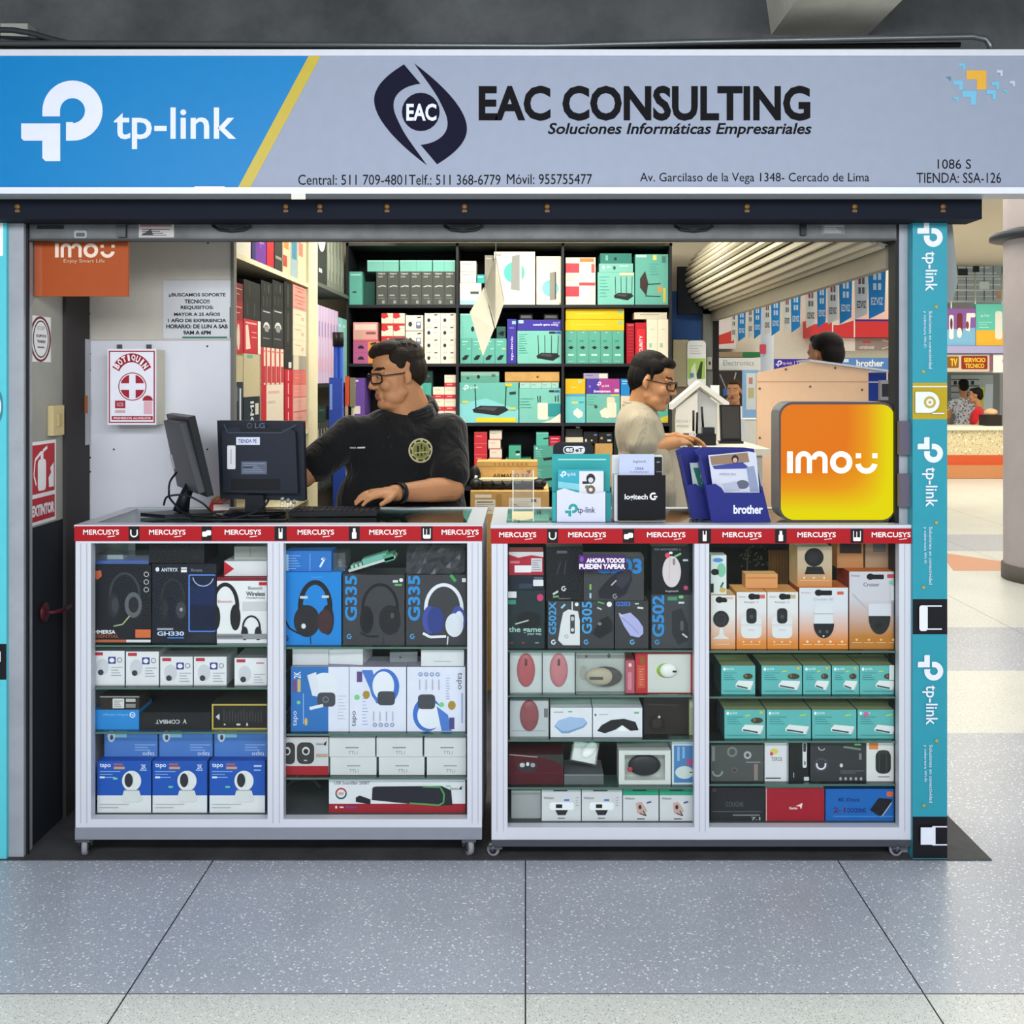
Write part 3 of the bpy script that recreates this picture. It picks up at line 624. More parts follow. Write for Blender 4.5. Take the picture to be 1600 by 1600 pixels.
for i, (a, t, b) in enumerate([(152, 1196, 236), (238.5, 1196, 323.5), (327.5, 1196, 414)]):
    h = 1277
    D = [('r', a, h-27, b, h, '#dfe1e3'), ('t', 'tapo', a+4, t+4, a+21, t+12, '#e6ecf8', {'b': .01}), ('r', a+26, t+4, a+40, t+7, '#b55a6a'), ('r', a+26, t+9, a+43, t+13, '#c99b74'), lines(a+4, t+16, a+36, 3, 4.5, '#8fb2e6'), ('rr', a+4, t+24, a+12, t+27, 1, '#dfe6f2'),
         ('r', a+25, t+26 if i == 0 else t+39, a+32, t+29 if i == 0 else t+42, '#67cdb5'), ('e', a+39, t+15, a+69, t+47, '#e3e5e4'), ('e', a+43, t+19, a+56, t+41, '#30333a'), ('r', a+56, t+18, a+57, t+42, '#cfd2d2'), ('p', [(a+42, t+46), (a+66, t+46), (a+70, t+60), (a+66, t+64), (a+42, t+64), (a+38, t+60)], '#d7dad9'), ('r', a+43, t+45, a+65, t+46.5, '#aab0b2'),
         ('t', '2K', b-15, t+5, b-7, t+12, '#dfe6f4', {'b': .02}) if i < 2 else ('r', b-17, t+6, b-5, t+9, '#b9cbe8'), ('r', b-17, t+13, b-6, t+15, '#9db9e4'), lines(a+4, h-14, a+50, 2, 5, '#9aa0a6', .8)]
    zz = prod('camera_box', 'blue and white pan camera box on the bottom shelf, %s of the lower three' % nth(i, 3), BX, (a, t, b, h), Y, .17, '#2156b4', D, z=s[3], group='blue and white camera boxes', side='#1d4796')
    a2, b2 = [(163, 246), (249, 332), (335, 417)][i]; t2, h2 = 1152, 1195
    D = [('e', a2+5, t2+2, a2+17, t2+20, '#c9d4e4'), ('e', a2+9, t2+9, a2+14, t2+17, '#3d4a66'), ('rr', a2+17, t2+2, a2+35, t2+13, .5, '#86b9d0'), lines(a2+48, t2+24, b2-3, 3, 4, '#9dbbe8', 1), ('t', 'tapo', b2-23, h2-9, b2-4, h2-1.5, '#d5e1f4', {'rot': 180})]
    prod('camera_box', 'blue camera box turned upside down on the bottom stack, %s of the upper three' % nth(i, 3), BX, (a2, t2, b2, h2), Y+.035, .13, '#4a78bf', D, z=zz+.0005, group='upside-down blue camera boxes')
# ---- left counter, right bay
s = row('L1')
zz = prod('headset_box', 'bright blue box printed with a black padded gaming headset', BX, (444, 894, 533, 1008), Y, .13, '#1a7fd0',
     [headset(463, 906, 522, 992, '#1d1c20', '#232126', .13), ('e', 459, 945, 500, 995, '#26252a'), ('e', 496, 952, 520, 990, '#3f2a30'), ('e', 471, 974, 478, 982, '#d6d8de'), ('r', 469, 931, 481, 935, '#c9ccd4'), ('r', 503, 930, 514, 934, '#c9ccd4'), ('l', [(446, 968), (452, 981), (466, 989), (480, 992)], 2.5, '#1d1c20'), ('l', [(485, 993), (486, 1006)], 1.5, '#16324f'), gmark(448, 997, 4, '#16305a'), ('t', 'logitech', 487, 900, 504, 903, '#6fb5ee')], z=s[0])
m = MB()
m.box(X(445, Y), X(517, Y), Y+.01, Y+.12, zz+.0005, zz+.0005+Z(862, Y)-Z(894, Y), mat('#2d6fbe', .35)); m.deco([lines(450, 868, 470, 6, 4, '#88b6e6', 1), ('r', 484, 865, 485, 892, '#7fb0e0'), ('l', [(500, 886), (508, 872), (502, 874)], 3, '#cfe2f4'), ('r', 446, 866, 451, 892, '#9fc4e8')], front(Y+.01, zz+.0005-Z(894, Y)))
tag(m.build('router_box'), 'small blue box lying above the bright blue headset box', BX)
m = MB(); m.box(X(519, Y), X(538, Y), Y+.02, Y+.12, zz+.0006, zz+.058, PLASTIC); m.ell((X(528, Y), Y+.04, zz+.02), (.012, .01, .016), PLASTIC, n=10, k=6)
tag(m.build('plastic_bag'), 'crumpled clear plastic bag beside the small blue box', 'bag')
for i, (a, b, dk_) in enumerate([(536, 632, 0), (634.5, 728, 1)]):
    D = [('t', 'G335', a+3, 899, a+22, 970, '#2c86cc', {'rot': 90, 'b': .03})]
    if i == 0: D += [headset(562, 911, 626, 990, '#17181b', '#1b1c20', .07), ('e', 592, 945, 626, 992, '#202125'), ('e', 610, 957, 616, 966, '#47494f'), ('l', [(563, 988), (575, 994), (592, 994)], 3, '#1b1c20'), ('l', [(599, 994), (600, 1007)], 1, '#24262a'), ('r', 614, 906, 622, 910, '#cfd6d8'), ('r', 617, 912, 628, 915, '#5fb060'), ('e', 624, 903, 630, 909, '#e6e6e6')]
    else: D += [headset(660, 911, 727, 990, '#dfe3ec', '#3f4f9c', .08), ('e', 696, 958, 724, 995, '#d5dae4'), ('e', 668, 948, 694, 990, '#2f3d84'), ('l', [(661, 989), (672, 995), (697, 994)], 4, '#e2e6ee'), ('l', [(700, 994), (699, 1007)], 2, '#cfd3dc'), ('l', [(704, 898), (712, 908)], 5, '#3f9a58'), ('r', 722, 903, 728, 909, '#dfe2e6')]
    D += [gmark(a+10, 994, 4, '#4c9ad6')]
    zz2 = prod('headset_box', ['charcoal box with blue sideways lettering and a black headset', 'charcoal box with blue sideways lettering and a white and blue headset'][i], BX, (a, 898, b, 1008), Y, .13, '#3b3c41', D, z=s[0], side='#2a2b30')
m = MB(); m.M = Matrix.Translation((X(575, Y), Y+.06, zz2+.0285)) @ Matrix.Rotation(math.radians(-17), 4, 'Y')
m.box(-.07, .085, -.03, .04, -.006, .002, mat('#c3cfc9', .3)); m.box(-.02, .06, -.025, .03, .0021, .02, mat('#6fae9f', .35), side=mat('#9ac6ba')); m.box(.05, .082, -.03, .035, -.01, .012, mat('#4f9a7c', .35))
for k in range(3): m.box(-.06+k*.014, -.052+k*.014, -.028, .03, .0021, .012, mat('#9fc9bd', .3))
o = m.build('adapter_pack'); tag(o, 'tilted pale green blister pack lying on the black headset box', 'pack')
m = MB(); rnd = random.Random(3); pts = []
nx, nz = 12, 5
for j in range(nz+1):
    for i in range(nx+1):
        pts.append((X(634+92*i/nx, Y), Y+.015+rnd.uniform(-.01, .01)+.02*j/nz, zz2+.001+.078*j/nz+(rnd.uniform(-.006, .006) if j else 0)))
fs = [(j*(nx+1)+i, j*(nx+1)+i+1, (j+1)*(nx+1)+i+1, (j+1)*(nx+1)+i) for j in range(nz) for i in range(nx)]
m.add(pts, fs, mat('#46494d', .2)); 
bk = [(p[0], p[1]+.07, p[2]) for p in pts]; m.add(bk, [f[::-1] for f in fs], mat('#46494d', .2))
tp = [pts[nz*(nx+1)+i] for i in range(nx+1)]+[bk[nz*(nx+1)+i] for i in range(nx+1)]; m.add(tp, [(i, i+1, nx+2+i, nx+1+i) for i in range(nx)], mat('#46494d', .2))
tag(m.build('plastic_bag'), 'crinkled dark plastic-wrapped pack on the white headset box', 'bag')
zt = []
for i, (a, b) in enumerate([(454.5, 545), (546, 634.5), (636, 727)]):
    t, h = 1043, 1144
    if i == 0: D = [('r', a, t, 513, h, '#2f6fb8'), ('e', 486, 1052, 528, 1090, '#dfe3ec'), ('p', [(480, 1056), (494, 1051), (500, 1090), (488, 1088)], '#d9dee8'), ('rr', 496, 1083, 524, 1105, 6, '#45484f'), ('a', 509, 1094, 5, 3.5, 0, 360, '#777b84'), ('l', [(484, 1108), (505, 1103)], 5, '#dde2ea'), ('t', 'tapo', 458, 1112, 466, 1135, '#dbe6f6', {'rot': 90}), ('t', '2K', 459, 1050, 470, 1061, '#dbe6f6', {'rot': 90, 'b': .02}), ('r', 458, 1064, 463, 1082, '#7a4a7c'), ('r', 465, 1062, 470, 1082, '#c9b070'), lines(528, 1088, 541, 8, 5, '#b9bcc6', .8), ('r', 474, 1084, 475, 1132, '#a9c8ec'), ('e', 476, 1122, 481, 1134, '#c9b070'), ('e', 464, 1095, 470, 1101, '#6fc98f')]
    elif i == 1: D = [('e', 578, 1046, 624, 1102, '#3f6fc4'), ('p', [(565, 1048), (582, 1048), (596, 1100), (588, 1100)], '#4a78c8'), ('e', 582, 1050, 616, 1095, '#e2e6f0'), ('rr', 590, 1081, 617, 1103, 6, '#45484f'), ('t', 'tapo', 550, 1112, 558, 1136, '#3d4250', {'rot': 90}), lines(566, 1092, 575, 9, 5, '#8a9cc8', .8), ('e', 567, 1080, 578, 1092, '#a88a3c'), ('e', 554, 1086, 562, 1094, '#6fd07f'), ('r', 558, 1050, 566, 1066, '#5a4a80')]+[('a', 586+k*9, 1133, 3, 2, 0, 360, '#5f7fb0') for k in range(4)]+[('l', [(584+k*10, 1112), (584+k*10, 1127)], 1, '#9aa2b4') for k in range(4)]
    else: D = [('e', 645, 1090, 690, 1144, '#3f6fc4'), ('e', 652, 1098, 692, 1140, '#e2e6f0'), ('p', [(682, 1104), (700, 1118), (706, 1143), (690, 1143)], '#4a78c8'), ('rr', 653, 1086, 680, 1109, 6, '#45484f'), ('t', 'tapo', 713, 1052, 722, 1078, '#3d4250', {'rot': 270}), ('e', 700, 1096, 712, 1110, '#a88a3c'), ('e', 686, 1098, 694, 1106, '#6fd07f'), ('r', 702, 1122, 710, 1140, '#4a4a80'), lines(697, 1060, 703, 9, 4, '#8a9cc8', .8), ('l', [(722, 1084), (722, 1130)], 1.5, '#8a9cc8')]+[('a', 657+k*9, 1054, 3, 2, 0, 360, '#5f7fb0') for k in range(4)]+[('l', [(656+k*10, 1062), (656+k*10, 1078)], 1, '#9aa2b4') for k in range(4)]
    zt.append(prod('camera_box', ['half blue half white outdoor camera box standing upright in the left counter', 'white outdoor camera box with blue swirl, middle of three upright ones', 'white outdoor camera box with print upside down, rightmost of three upright ones'][i], BX, (a, t, b, h), Y, .13, mat('#dcdff0', .45), D, z=s[1], group='upright outdoor camera boxes', top='#9b97a8'))
prod('white_carton', 'plain white carton lying on the half blue camera box', BX, (457, 1011, 513, 1036), Y+.02, .13, mat('#c9ccd0', .5), [], z=zt[0]+.0005)
prod('white_carton', 'plain white carton turned slightly, resting on the middle camera box', BX, (515, 1012, 571, 1038), Y+.025, .12, mat('#d5d8dc', .5), [('r', 519, 1014, 524, 1015, '#8a8d92')], z=max(zt)+.0005, rot=-.12)
prod('grey_carton', 'low grey wedge carton on the middle camera box, pushed back', BX, (607, 1014, 650, 1030), Y+.05, .09, '#7f8489', [('p', [(622, 1020), (626, 1022), (622, 1024)], '#3c3f43')], z=max(zt)+.0005, rot=.1)
prod('white_carton', 'plain white carton with faint grey text on the upside-down camera box', BX, (658, 1017, 725, 1042), Y+.005, .12, mat('#d5d8dc', .5), [('r', 678, 1034, 705, 1035, '#9a9da2')], z=zt[2]+.0005)
prod('speaker_box', 'white and red box printed with two dark desktop speakers', BX, (444, 1152, 513, 1211), Y, .14, mat('#c9cacc', .45),
     [('r', 444, 1197, 513, 1211, '#a3222d'), ('rr', 464, 1160, 491, 1194, 9, '#3a3838'), ('e', 472, 1167, 484, 1180, '#d8d8d8'), ('e', 474, 1170, 482, 1178, '#2a2829'), ('rr', 444, 1160, 461, 1194, 7, '#3a3838'), ('e', 444, 1167, 454, 1180, '#d8d8d8'), ('e', 445, 1170, 452, 1178, '#2a2829'), ('r', 494, 1178, 512, 1183, '#b39a8a'), ('r', 475, 1187, 480, 1189, '#b8b8b8'), ('t', 'Genius', 494, 1160, 505, 1164, '#55565b'), ('p', [(505, 1163), (511, 1157), (509, 1165)], '#2c2d30')], z=s[2], top='#6d2029')
zz = []
WP = mat('#d2d5d6', .4)
for i, (a, b) in enumerate([(516, 588), (592, 663), (667, 728)]):
    zz.append(prod('phone_box', 'small white box with a thin dark slot, %s of the lower row' % nth(i, 3), BX, (a, 1183, b, 1211), Y, .15, WP, [('r', a+26, 1196, a+47, 1197.5, '#8b8e91'), ('t', 'TTL1', a+30, 1202, a+44, 1207, '#7c7f82')], z=s[2], group='small white slot boxes'))
for i, (a, b) in enumerate([(514.5, 586), (588.5, 660), (663, 728)]):
    prod('phone_box', 'small white box with a thin dark slot, %s of the upper row' % nth(i, 3), BX, (a, 1152, b, 1182), Y, .15, WP, [('r', a+25, 1167, a+46, 1168.5, '#6d7073'), ('t', 'TTL1', a+30, 1173, a+44, 1178, '#7c7f82')], z=zz[i]+.0004, group='small white slot boxes')
prod('soundbar_box', 'long white and dark red box printed with a black soundbar on the bottom shelf', BX, (514, 1233, 727, 1287), Y, .12, mat('#dcdfe4', .4),
     [('r', 514, 1273, 727, 1287, '#9c1f2b'), ('t', 'USB SoundBar 200BT', 522, 1238, 578, 1243, '#5a4a6a', {'b': .01}), ('a', 533, 1257, 9, 6.5, 0, 200, '#b53540'), ('a', 533, 1257, 9, 6.5, 200, 360, '#2f5a5a'), ('r', 529, 1255, 537, 1259, '#c9a0a5'),
      ('p', [(556, 1263), (562, 1260), (579, 1266), (579, 1274), (556, 1270)], '#24232b'), ('p', [(582, 1248), (586, 1246), (690, 1245), (705, 1252), (707, 1275), (690, 1276), (640, 1273), (581, 1267)], '#23232e'), ('l', [(660, 1246), (688, 1247), (694, 1258), (693, 1271), (686, 1275), (640, 1272)], 2.5, '#4f9a55'), ('r', 697, 1244, 704, 1246, '#5fc06f'), ('t', 'Genius', 703, 1247, 716, 1251, '#4a4a52'), ('p', [(717, 1250), (722, 1244), (721, 1251)], '#2a2a2e'), ('r', 524, 1276, 527, 1280, '#e8d8da'), ('r', 531, 1277, 537, 1279, '#e8d8da'), ('r', 540, 1276, 558, 1280, '#7a3a70')], z=s[3], top='#6e1c28', side='#6e1c28')
m = MB(); m.tube([(X(447, Y+.2), Y+.2, s[3]+.0055), (X(475, Y+.22), Y+.22, s[3]+.06)], .005, mat('#55594f', .4)); m.tube([(X(500, Y+.2), Y+.2, s[3]+.0055), (X(475.5, Y+.22), Y+.22, s[3]+.06)], .005, mat('#55594f', .4)); m.tube([(X(455, Y+.2), Y+.206, s[3]+.03), (X(492, Y+.2), Y+.206, s[3]+.03)], .004, mat('#55594f', .4)); m.box(X(462, Y+.2), X(490, Y+.2), Y+.195, Y+.25, s[3]+.055, s[3]+.06, mat('#55594f', .4))
tag(m.build('display_stand'), 'small dark metal display stand in the gloom left of the soundbar box', 'stand')
# ---- right counter, left bay
s = row('R0')
MG = lambda a, b, c, d, col: ('e', a, b, c, d, col)
z0 = prod('mouse_box', 'dark teal mouse box with pale slogan lettering, far left of its shelf', BX, (794, 922, 851, 1013), Y, .12, '#1e2d32',
     [('e', 806, 955, 846, 983, '#17191c'), ('l', [(805, 975), (826, 969)], 2, '#b9c3c6'), ('t', 'the game', 795, 979, 846, 990, '#9fc8bf', {'b': .02}), ('t', 'your way', 824, 989, 846, 993, '#c5d6d2'), ('e', 839, 928, 849, 939, '#c93a6a'), ('rr', 794, 924, 807, 934, 1, '#e2e3e5'), ('r', 794, 937, 806, 944, '#3f8f78'), ('r', 797, 1003, 802, 1005, '#8a3a40'), ('r', 815, 1003, 820, 1005, '#a33a45'), ('r', 836, 1003, 842, 1005, '#8a8f92')], z=s[0])
zz = prod('mouse_box', 'dark navy flat box with a white sticker under a red pack', BX, (795, 897, 850, 920), Y, .12, '#18202e', [('rr', 833, 904, 849, 914, 1.5, '#d8dade'), ('r', 811, 910, 831, 918, '#2d3a4d'), ('r', 834, 900, 848, 903, '#55606f')], z=z0+.0004)
prod('cable_pack', 'red accessory pack with white labels, top left of the right counter', 'pack', (795, 858, 849, 894), Y, .09, '#a82336', [('rr', 830, 868, 847, 889, 1, '#c9c5cc'), lines(832, 871, 845, 5, 3.5, '#77707c', 1), ('r', 804, 879, 830, 890, '#e3dfe3'), ('p', [(795, 858), (849, 858), (849, 866), (830, 863), (810, 867), (795, 862)], '#c9c6c9'), ('r', 797, 872, 812, 876, '#c96a78')], z=zz+.0004)
z5 = prod('mouse_box', 'charcoal box with blue sideways lettering and a white gaming mouse', BX, (856, 939, 907, 1013), Y, .09, '#3a3d42',
     [('t', 'G502X', 857.5, 940, 869, 991, '#3f9ad6', {'rot': 90, 'b': .02}), ('p', [(880, 957), (888, 952), (903, 955), (906, 970), (906, 1008), (880, 1008), (872, 1000), (876, 975)], '#d6d9dc'), ('rr', 891, 960, 898, 990, 2, '#3c3e42'), ('e', 892, 963, 897, 970, '#b9bcc0'), ('e', 892, 981, 897, 987, '#c9ccd0'), ('l', [(894, 940), (894, 953)], 2, '#cfd2d4'), ('l', [(877, 950), (883, 944)], 3, '#8fc4e0'), gmark(865, 1003, 4, '#cfe0ee'), ('a', 885, 994, 3, 2, 0, 360, '#9a9da2'), ('e', 898, 941, 904, 947, '#dfe1e3')], z=s[0])
prod('mouse_box', 'charcoal box with blue sideways lettering and a black wireless mouse', BX, (908, 939, 959, 1013), Y, .09, '#383a3f',
     [('t', 'G305', 909, 940, 925, 990, '#3f9ad6', {'rot': 90, 'b': .02}), ('p', [(925, 990), (938, 968), (950, 962), (957, 972), (957, 985), (938, 998)], '#1e1e21'), ('e', 934, 972, 940, 977, '#7a7c80'), ('e', 948, 940, 956, 948, '#e2e4e6'), gmark(916, 1003, 4, '#4f9fd8'), ('l', [(933, 949), (940, 952)], 2.5, '#b5b8ba'), ('l', [(934, 940), (944, 943)], 2, '#5fb060')], z=s[0])
prod('mouse_box', 'charcoal box printed with a lilac mouse, right of the black mouse box', BX, (961, 939, 1013, 1013), Y, .09, '#38393c',
     [('t', 'G203', 962, 940, 985, 947, '#3f6fc4', {'b': .03}), ('p', [(967, 961), (985, 957), (997, 968), (1005, 980), (1005, 990), (998, 996), (985, 993), (975, 978)], '#a9acdc'), ('l', [(972, 965), (985, 976), (998, 990)], 1.5, '#8a8dc4'), gmark(988, 1003, 4, '#5fa8d8'), ('r', 992, 942, 998, 944, '#b9dcc0'), ('l', [(996, 949), (1005, 950)], 3, '#cfd4d2'), ('l', [(967, 958), (974, 963)], 2, '#c5c8dc')], z=s[0])
z9 = prod('mouse_box', 'grey box with large blue sideways lettering at the right end of its shelf', BX, (1018, 929, 1083, 1013), Y, .12, '#3e4145',
     [('t', 'G502', 1019, 930, 1038, 995, '#2f86cc', {'rot': 90, 'b': .03}), ('p', [(1050, 955), (1065, 950), (1075, 975), (1076, 1000), (1060, 1008), (1050, 990)], '#2a2c30'), ('l', [(1066, 990), (1074, 996)], 2.5, '#c5cace'), ('rr', 1063, 970, 1068, 985, 2, '#56595e'), gmark(1027, 1003, 4, '#4d8fc0'), ('e', 1060, 930, 1068, 935, '#6fc070'), ('r', 1060, 940, 1069, 943, '#c9d2d8'), ('r', 1043, 932, 1058, 938, '#4a8a6a')], z=s[0])
prod('mouse_box', 'tall black mouse box standing behind the white mouse box', BX, (853.5, 852, 911, 936), Y+.001, .08, '#14151b', [('r', 870, 858, 886, 862, '#55565f'), ('l', [(870, 895), (876, 875)], 1.5, '#3f414a'), ('l', [(882, 895), (884, 875)], 1.5, '#3f414a'), gmark(881, 917, 4, '#d0d2d8'), ('l', [(864, 926), (872, 921)], 3, '#c5c8ca'), ('l', [(864, 930), (873, 929)], 3, '#5fa85f'), ('t', 'logitech', 873, 931, 891, 934, '#8a8c94')], z=z5+.0004)
z7 = prod('mouse_box', 'wide dark grey box with blue numerals behind the purple sticker', BX, (912, 869, 1006, 938), Y+.001, .09, '#3d3e42',
     [('t', 'G203', 930, 872, 1003, 896, '#2a7cc0', {'b': .04}), ('p', [(936, 934), (935, 922), (950, 905), (965, 893), (985, 889), (988, 905), (978, 928), (962, 936)], '#201f28'), ('p', [(966, 895), (984, 890), (985, 905), (972, 920), (962, 912)], '#33323e'), ('l', [(955, 914), (963, 906)], 2, '#b5b5c0'), gmark(961, 931, 4, '#8a8a98'), ('r', 921, 912, 924, 921, '#79b85a'), ('r', 921, 926, 924, 934, '#9fc8dc')], z=z5+.0004)
prod('mouse_box', 'black box printed with a pinkish white mouse', BX, (1018, 853, 1078, 928), Y, .12, '#14161c',
     [('t', 'MX ANYWHERE 3', 1023, 856, 1063, 859.5, '#8d98a2'), ('e', 1035, 868, 1064, 917, '#d3c7c9'), ('l', [(1047, 871), (1045, 905)], 1, '#b5a7aa'), ('rr', 1051, 872, 1055, 882, 1, '#8a7f82'), ('e', 1039, 863, 1047, 871, '#cf4a5a'), ('e', 1045, 861, 1051, 865, '#e8e8e8'), ('l', [(1054, 869), (1064, 864)], 3, '#6fc070'), ('r', 1067, 873, 1075, 876, '#b5c8d4'), ('t', 'logitech', 1040, 921, 1060, 925, '#c9cbd0'), ('e', 1068, 914, 1075, 921, '#b8476a')], z=z9+.0004)
m = MB(); m.deco([('r', 904, 867, 978, 891, mat('#43255f', .4)), ('t', 'AHORA TODOS', 916, 872, 976, 879.5, '#e8e2f0', {'b': .05}), ('t', 'PUEDEN YAPEAR', 905, 881, 977, 889, '#e8e2f0', {'b': .05}), ('e', 906, 869, 912, 878, '#7a4a9a')], front(CYF+.0115))
o = m.build('sticker'); tag(o, 'purple sticker with white lettering stuck on the right counter glass', 'sticker')
for i, (a, b, c) in enumerate([(797, 846.5, '#b8434d'), (848, 898, '#c9717a')]):
    mp = front(Y); m = MB(); h = s[1]+.0005
    m.box(X(a, Y), X(b, Y), Y+.006, Y+.03, h, h+.128, mat('#cfd3d3', .5)); o = m.build('mouse_pack', org=((X(a, Y)+X(b, Y))/2, Y+.02, h))
    tag(o, ['pale pack holding a deep red oval mouse, left end of the second shelf', 'pale pack holding a rosy pink oval mouse on the second shelf'][i], 'pack')
    m = MB(); m.ell(((X(a, Y)+X(b, Y))/2-.0, Y+.004, h+.072), (.029, .012, .054), mat(c, .25)); m.tube([((X(a, Y)+X(b, Y))/2, Y-.0075, h+.09), ((X(a, Y)+X(b, Y))/2, Y-.007, h+.11)], .004, mat('#5d2228', .3)); m.build('mouse', o, label=['deep red mouse', 'rosy pink mouse'][i])
    m = MB(); m.box(X(a, Y)-.001, X(b, Y)+.001, Y-.012, Y+.031, h+.0002, h+.131, PLASTIC); m.build('plastic_shell', o)
m = MB(); h = s[1]+.0005
m.box(X(900, Y), X(976, Y), Y+.02, Y+.05, h, h+.126, mat('#b4b7b2', .5)); m.deco([('r', 901, 1024, 975, 1030, '#8a8d8a'), ('e', 914, 1024, 918, 1029, '#232325'), ('e', 949, 1022, 954, 1029, '#232325'), ('e', 905, 1040, 918, 1064, '#9fa09a')], front(Y+.0198, h-Z(1084, Y))); o = m.build('mouse_pack', org=(X(938, Y), Y+.035, h)); tag(o, 'clear pack holding a beige and black mouse lying sideways', 'pack')
m = MB(); m.ell((X(946, Y), Y+.01, h+.05), (.054, .016, .032), mat('#2c2b29', .3)); m.ell((X(938, Y), Y+.003, h+.052), (.046, .014, .028), mat('#b8aa8f', .3)); m.box(X(921, Y), X(942, Y), Y-.013, Y-.008, h+.046, h+.054, mat('#2f2c28', .3)); m.build('mouse', o)
m = MB(); m.box(X(899.5, Y), X(976, Y), Y-.016, Y+.051, h+.0002, h+.13, PLASTIC); m.build('plastic_shell', o)
prod('slim_box', 'slim pink box standing upright beside the beige mouse pack', BX, (977.5, 1032, 991.5, 1083), Y, .1, '#b05a68', [('e', 982, 1036, 987, 1042, '#e0c9d0'), ('rr', 981, 1050, 987, 1078, 2, '#c98090')], z=s[1])
m = MB(); h = s[1]+.0005
m.box(X(993, Y), X(1083.5, Y), Y, Y+.06, h, h+.127, mat('#b32f36', .4)); m.deco([('r', 1012, 1023, 1079, 1083, '#c9ccc6'), ('r', 996, 1040, 1008, 1076, '#c4523c'), ('e', 1000, 1026, 1008, 1040, '#8a5a30'), lines(999, 1046, 1006, 7, 4, '#d8a08a', 1)], front(Y, h-Z(1084, Y))); o = m.build('mouse_box', org=(X(1038, Y), Y+.03, h)); tag(o, 'red box with pale window holding a small white and green mouse', BX)
m = MB(); m.ell((X(1041, Y), Y+.002, h+.072), (.032, .012, .024), mat('#8fb04a', .3)); m.ell((X(1044, Y), Y-.003, h+.073), (.028, .012, .023), mat('#e4e7e4', .3)); m.box(X(1050, Y), X(1056, Y), Y-.0155, Y-.012, h+.07, h+.075, mat('#2a2b2d')); m.build('mouse', o, label='white and green mouse')
m = MB(); h = s[2]+.0005
m.box(X(797, Y), X(857, Y), Y+.008, Y+.03, h, h+.115, mat('#c3c7cb', .5)); m.deco([('r', 850, 1108, 856, 1122, '#6a6d70'), ('r', 800, 1142, 852, 1144, '#a9adb0')], front(Y+.0078, h-Z(1153, Y))); o = m.build('mouse_pack', org=(X(827, Y), Y+.02, h)); tag(o, 'pale pack holding a dark red oval mouse on the third shelf', 'pack')
m = MB(); m.ell((X(827, Y), Y+.004, h+.068), (.03, .012, .05), mat('#8f2a36', .25)); m.build('mouse', o, label='dark red mouse')
m = MB(); m.box(X(796.5, Y), X(857.5, Y), Y-.012, Y+.031, h+.0002, h+.118, PLASTIC); m.build('plastic_shell', o)
prod('mouse_box', 'white box printed with a flat pale blue mouse', BX, (860, 1107, 925, 1153), Y, .13, mat('#dcdfe6', .45), [('p', [(866, 1136), (872, 1128), (890, 1122), (912, 1124), (918, 1131), (912, 1138), (888, 1147), (878, 1147)], '#7d9cc4'), ('p', [(867, 1134), (872, 1127), (890, 1121), (912, 1123), (917, 1129), (911, 1135), (888, 1143), (878, 1143)], '#9db9dc'), ('r', 865, 1113, 880, 1114.5, '#9a9da4'), ('r', 888, 1112, 894, 1114, '#6fb06f')], z=s[2])
prod('mouse_box', 'white box printed with an arched black folding mouse', BX, (926.5, 1107, 1003.5, 1153), Y, .13, mat('#dcdfe6', .45), [('p', [(933, 1143), (940, 1134), (955, 1126), (975, 1124), (993, 1129), (998, 1142), (985, 1143), (972, 1134), (962, 1141), (945, 1147)], '#212226'), ('p', [(963, 1143), (973, 1135), (982, 1143)], '#f0f0f2'), ('e', 929, 1116, 932, 1120, '#55575c'), ('r', 936, 1117, 950, 1118, '#9a9da4'), ('r', 991, 1113, 998, 1116, '#6fb06f')], z=s[2])
prod('speaker_box', 'dark brown box with a webcam print at the right end of the third shelf', BX, (1006, 1092, 1075, 1153), Y+.03, .14, '#2a2423', [('e', 1013, 1122, 1040, 1150, '#1b1716'), ('e', 1019, 1128, 1034, 1144, '#332b28'), ('r', 1030, 1090, 1060, 1095, '#7f8a82'), ('e', 1028, 1124, 1032, 1128, '#c5c0b8'), ('l', [(1012, 1106), (1060, 1108)], 2, '#3d3735')], z=s[2])
prod('slim_box', 'slim pale green box on edge beside the dark brown box', BX, (1077, 1098, 1084, 1153), Y+.02, .13, '#a9ad8a', [('r', 1078, 1101, 1083, 1110, '#c9ccb0')], z=s[2])
prod('gamepad_box', 'dark red box printed with a game controller on the fourth shelf', BX, (795, 1180, 880, 1227), Y, .13, '#4c1620', [('p', [(795, 1180), (845, 1184), (868, 1190), (880, 1200), (880, 1180)], '#2b3331'), ('e', 808, 1190, 840, 1208, '#3a3236'), ('e', 812, 1193, 820, 1200, '#b9bfc2'), ('e', 822, 1192, 827, 1198, '#d5d8da'), ('e', 829, 1193, 836, 1200, '#9aa0a4'), ('r', 795, 1208, 880, 1209, '#6a2630'), ('l', [(796, 1180), (840, 1184)], 1.5, '#a9908c')], z=s[3])
zz = prod('grey_carton', 'low smoke-grey carton under the wrapped white mouse', BX, (881.5, 1211, 943, 1227), Y, .13, '#5f6465', [('r', 881.5, 1211, 943, 1213, '#7d8282')], z=s[3])
m = MB(); h = zz+.0006; m.M = Matrix.Translation((X(914, Y), Y+.06, h+.05)) @ Matrix.Scale(.7, 4) @ Matrix.Rotation(.2, 4, 'Y') @ Matrix.Rotation(-.45, 4, 'X')
m.box(-.05, .055, -.012, .01, -.045, .04, mat('#c5c9c6', .4)); o = m.build('mouse_pack', org=(X(914, Y), Y+.05, h)); tag(o, 'tilted plastic-wrapped pack with a white mouse on the smoke-grey carton', 'pack')
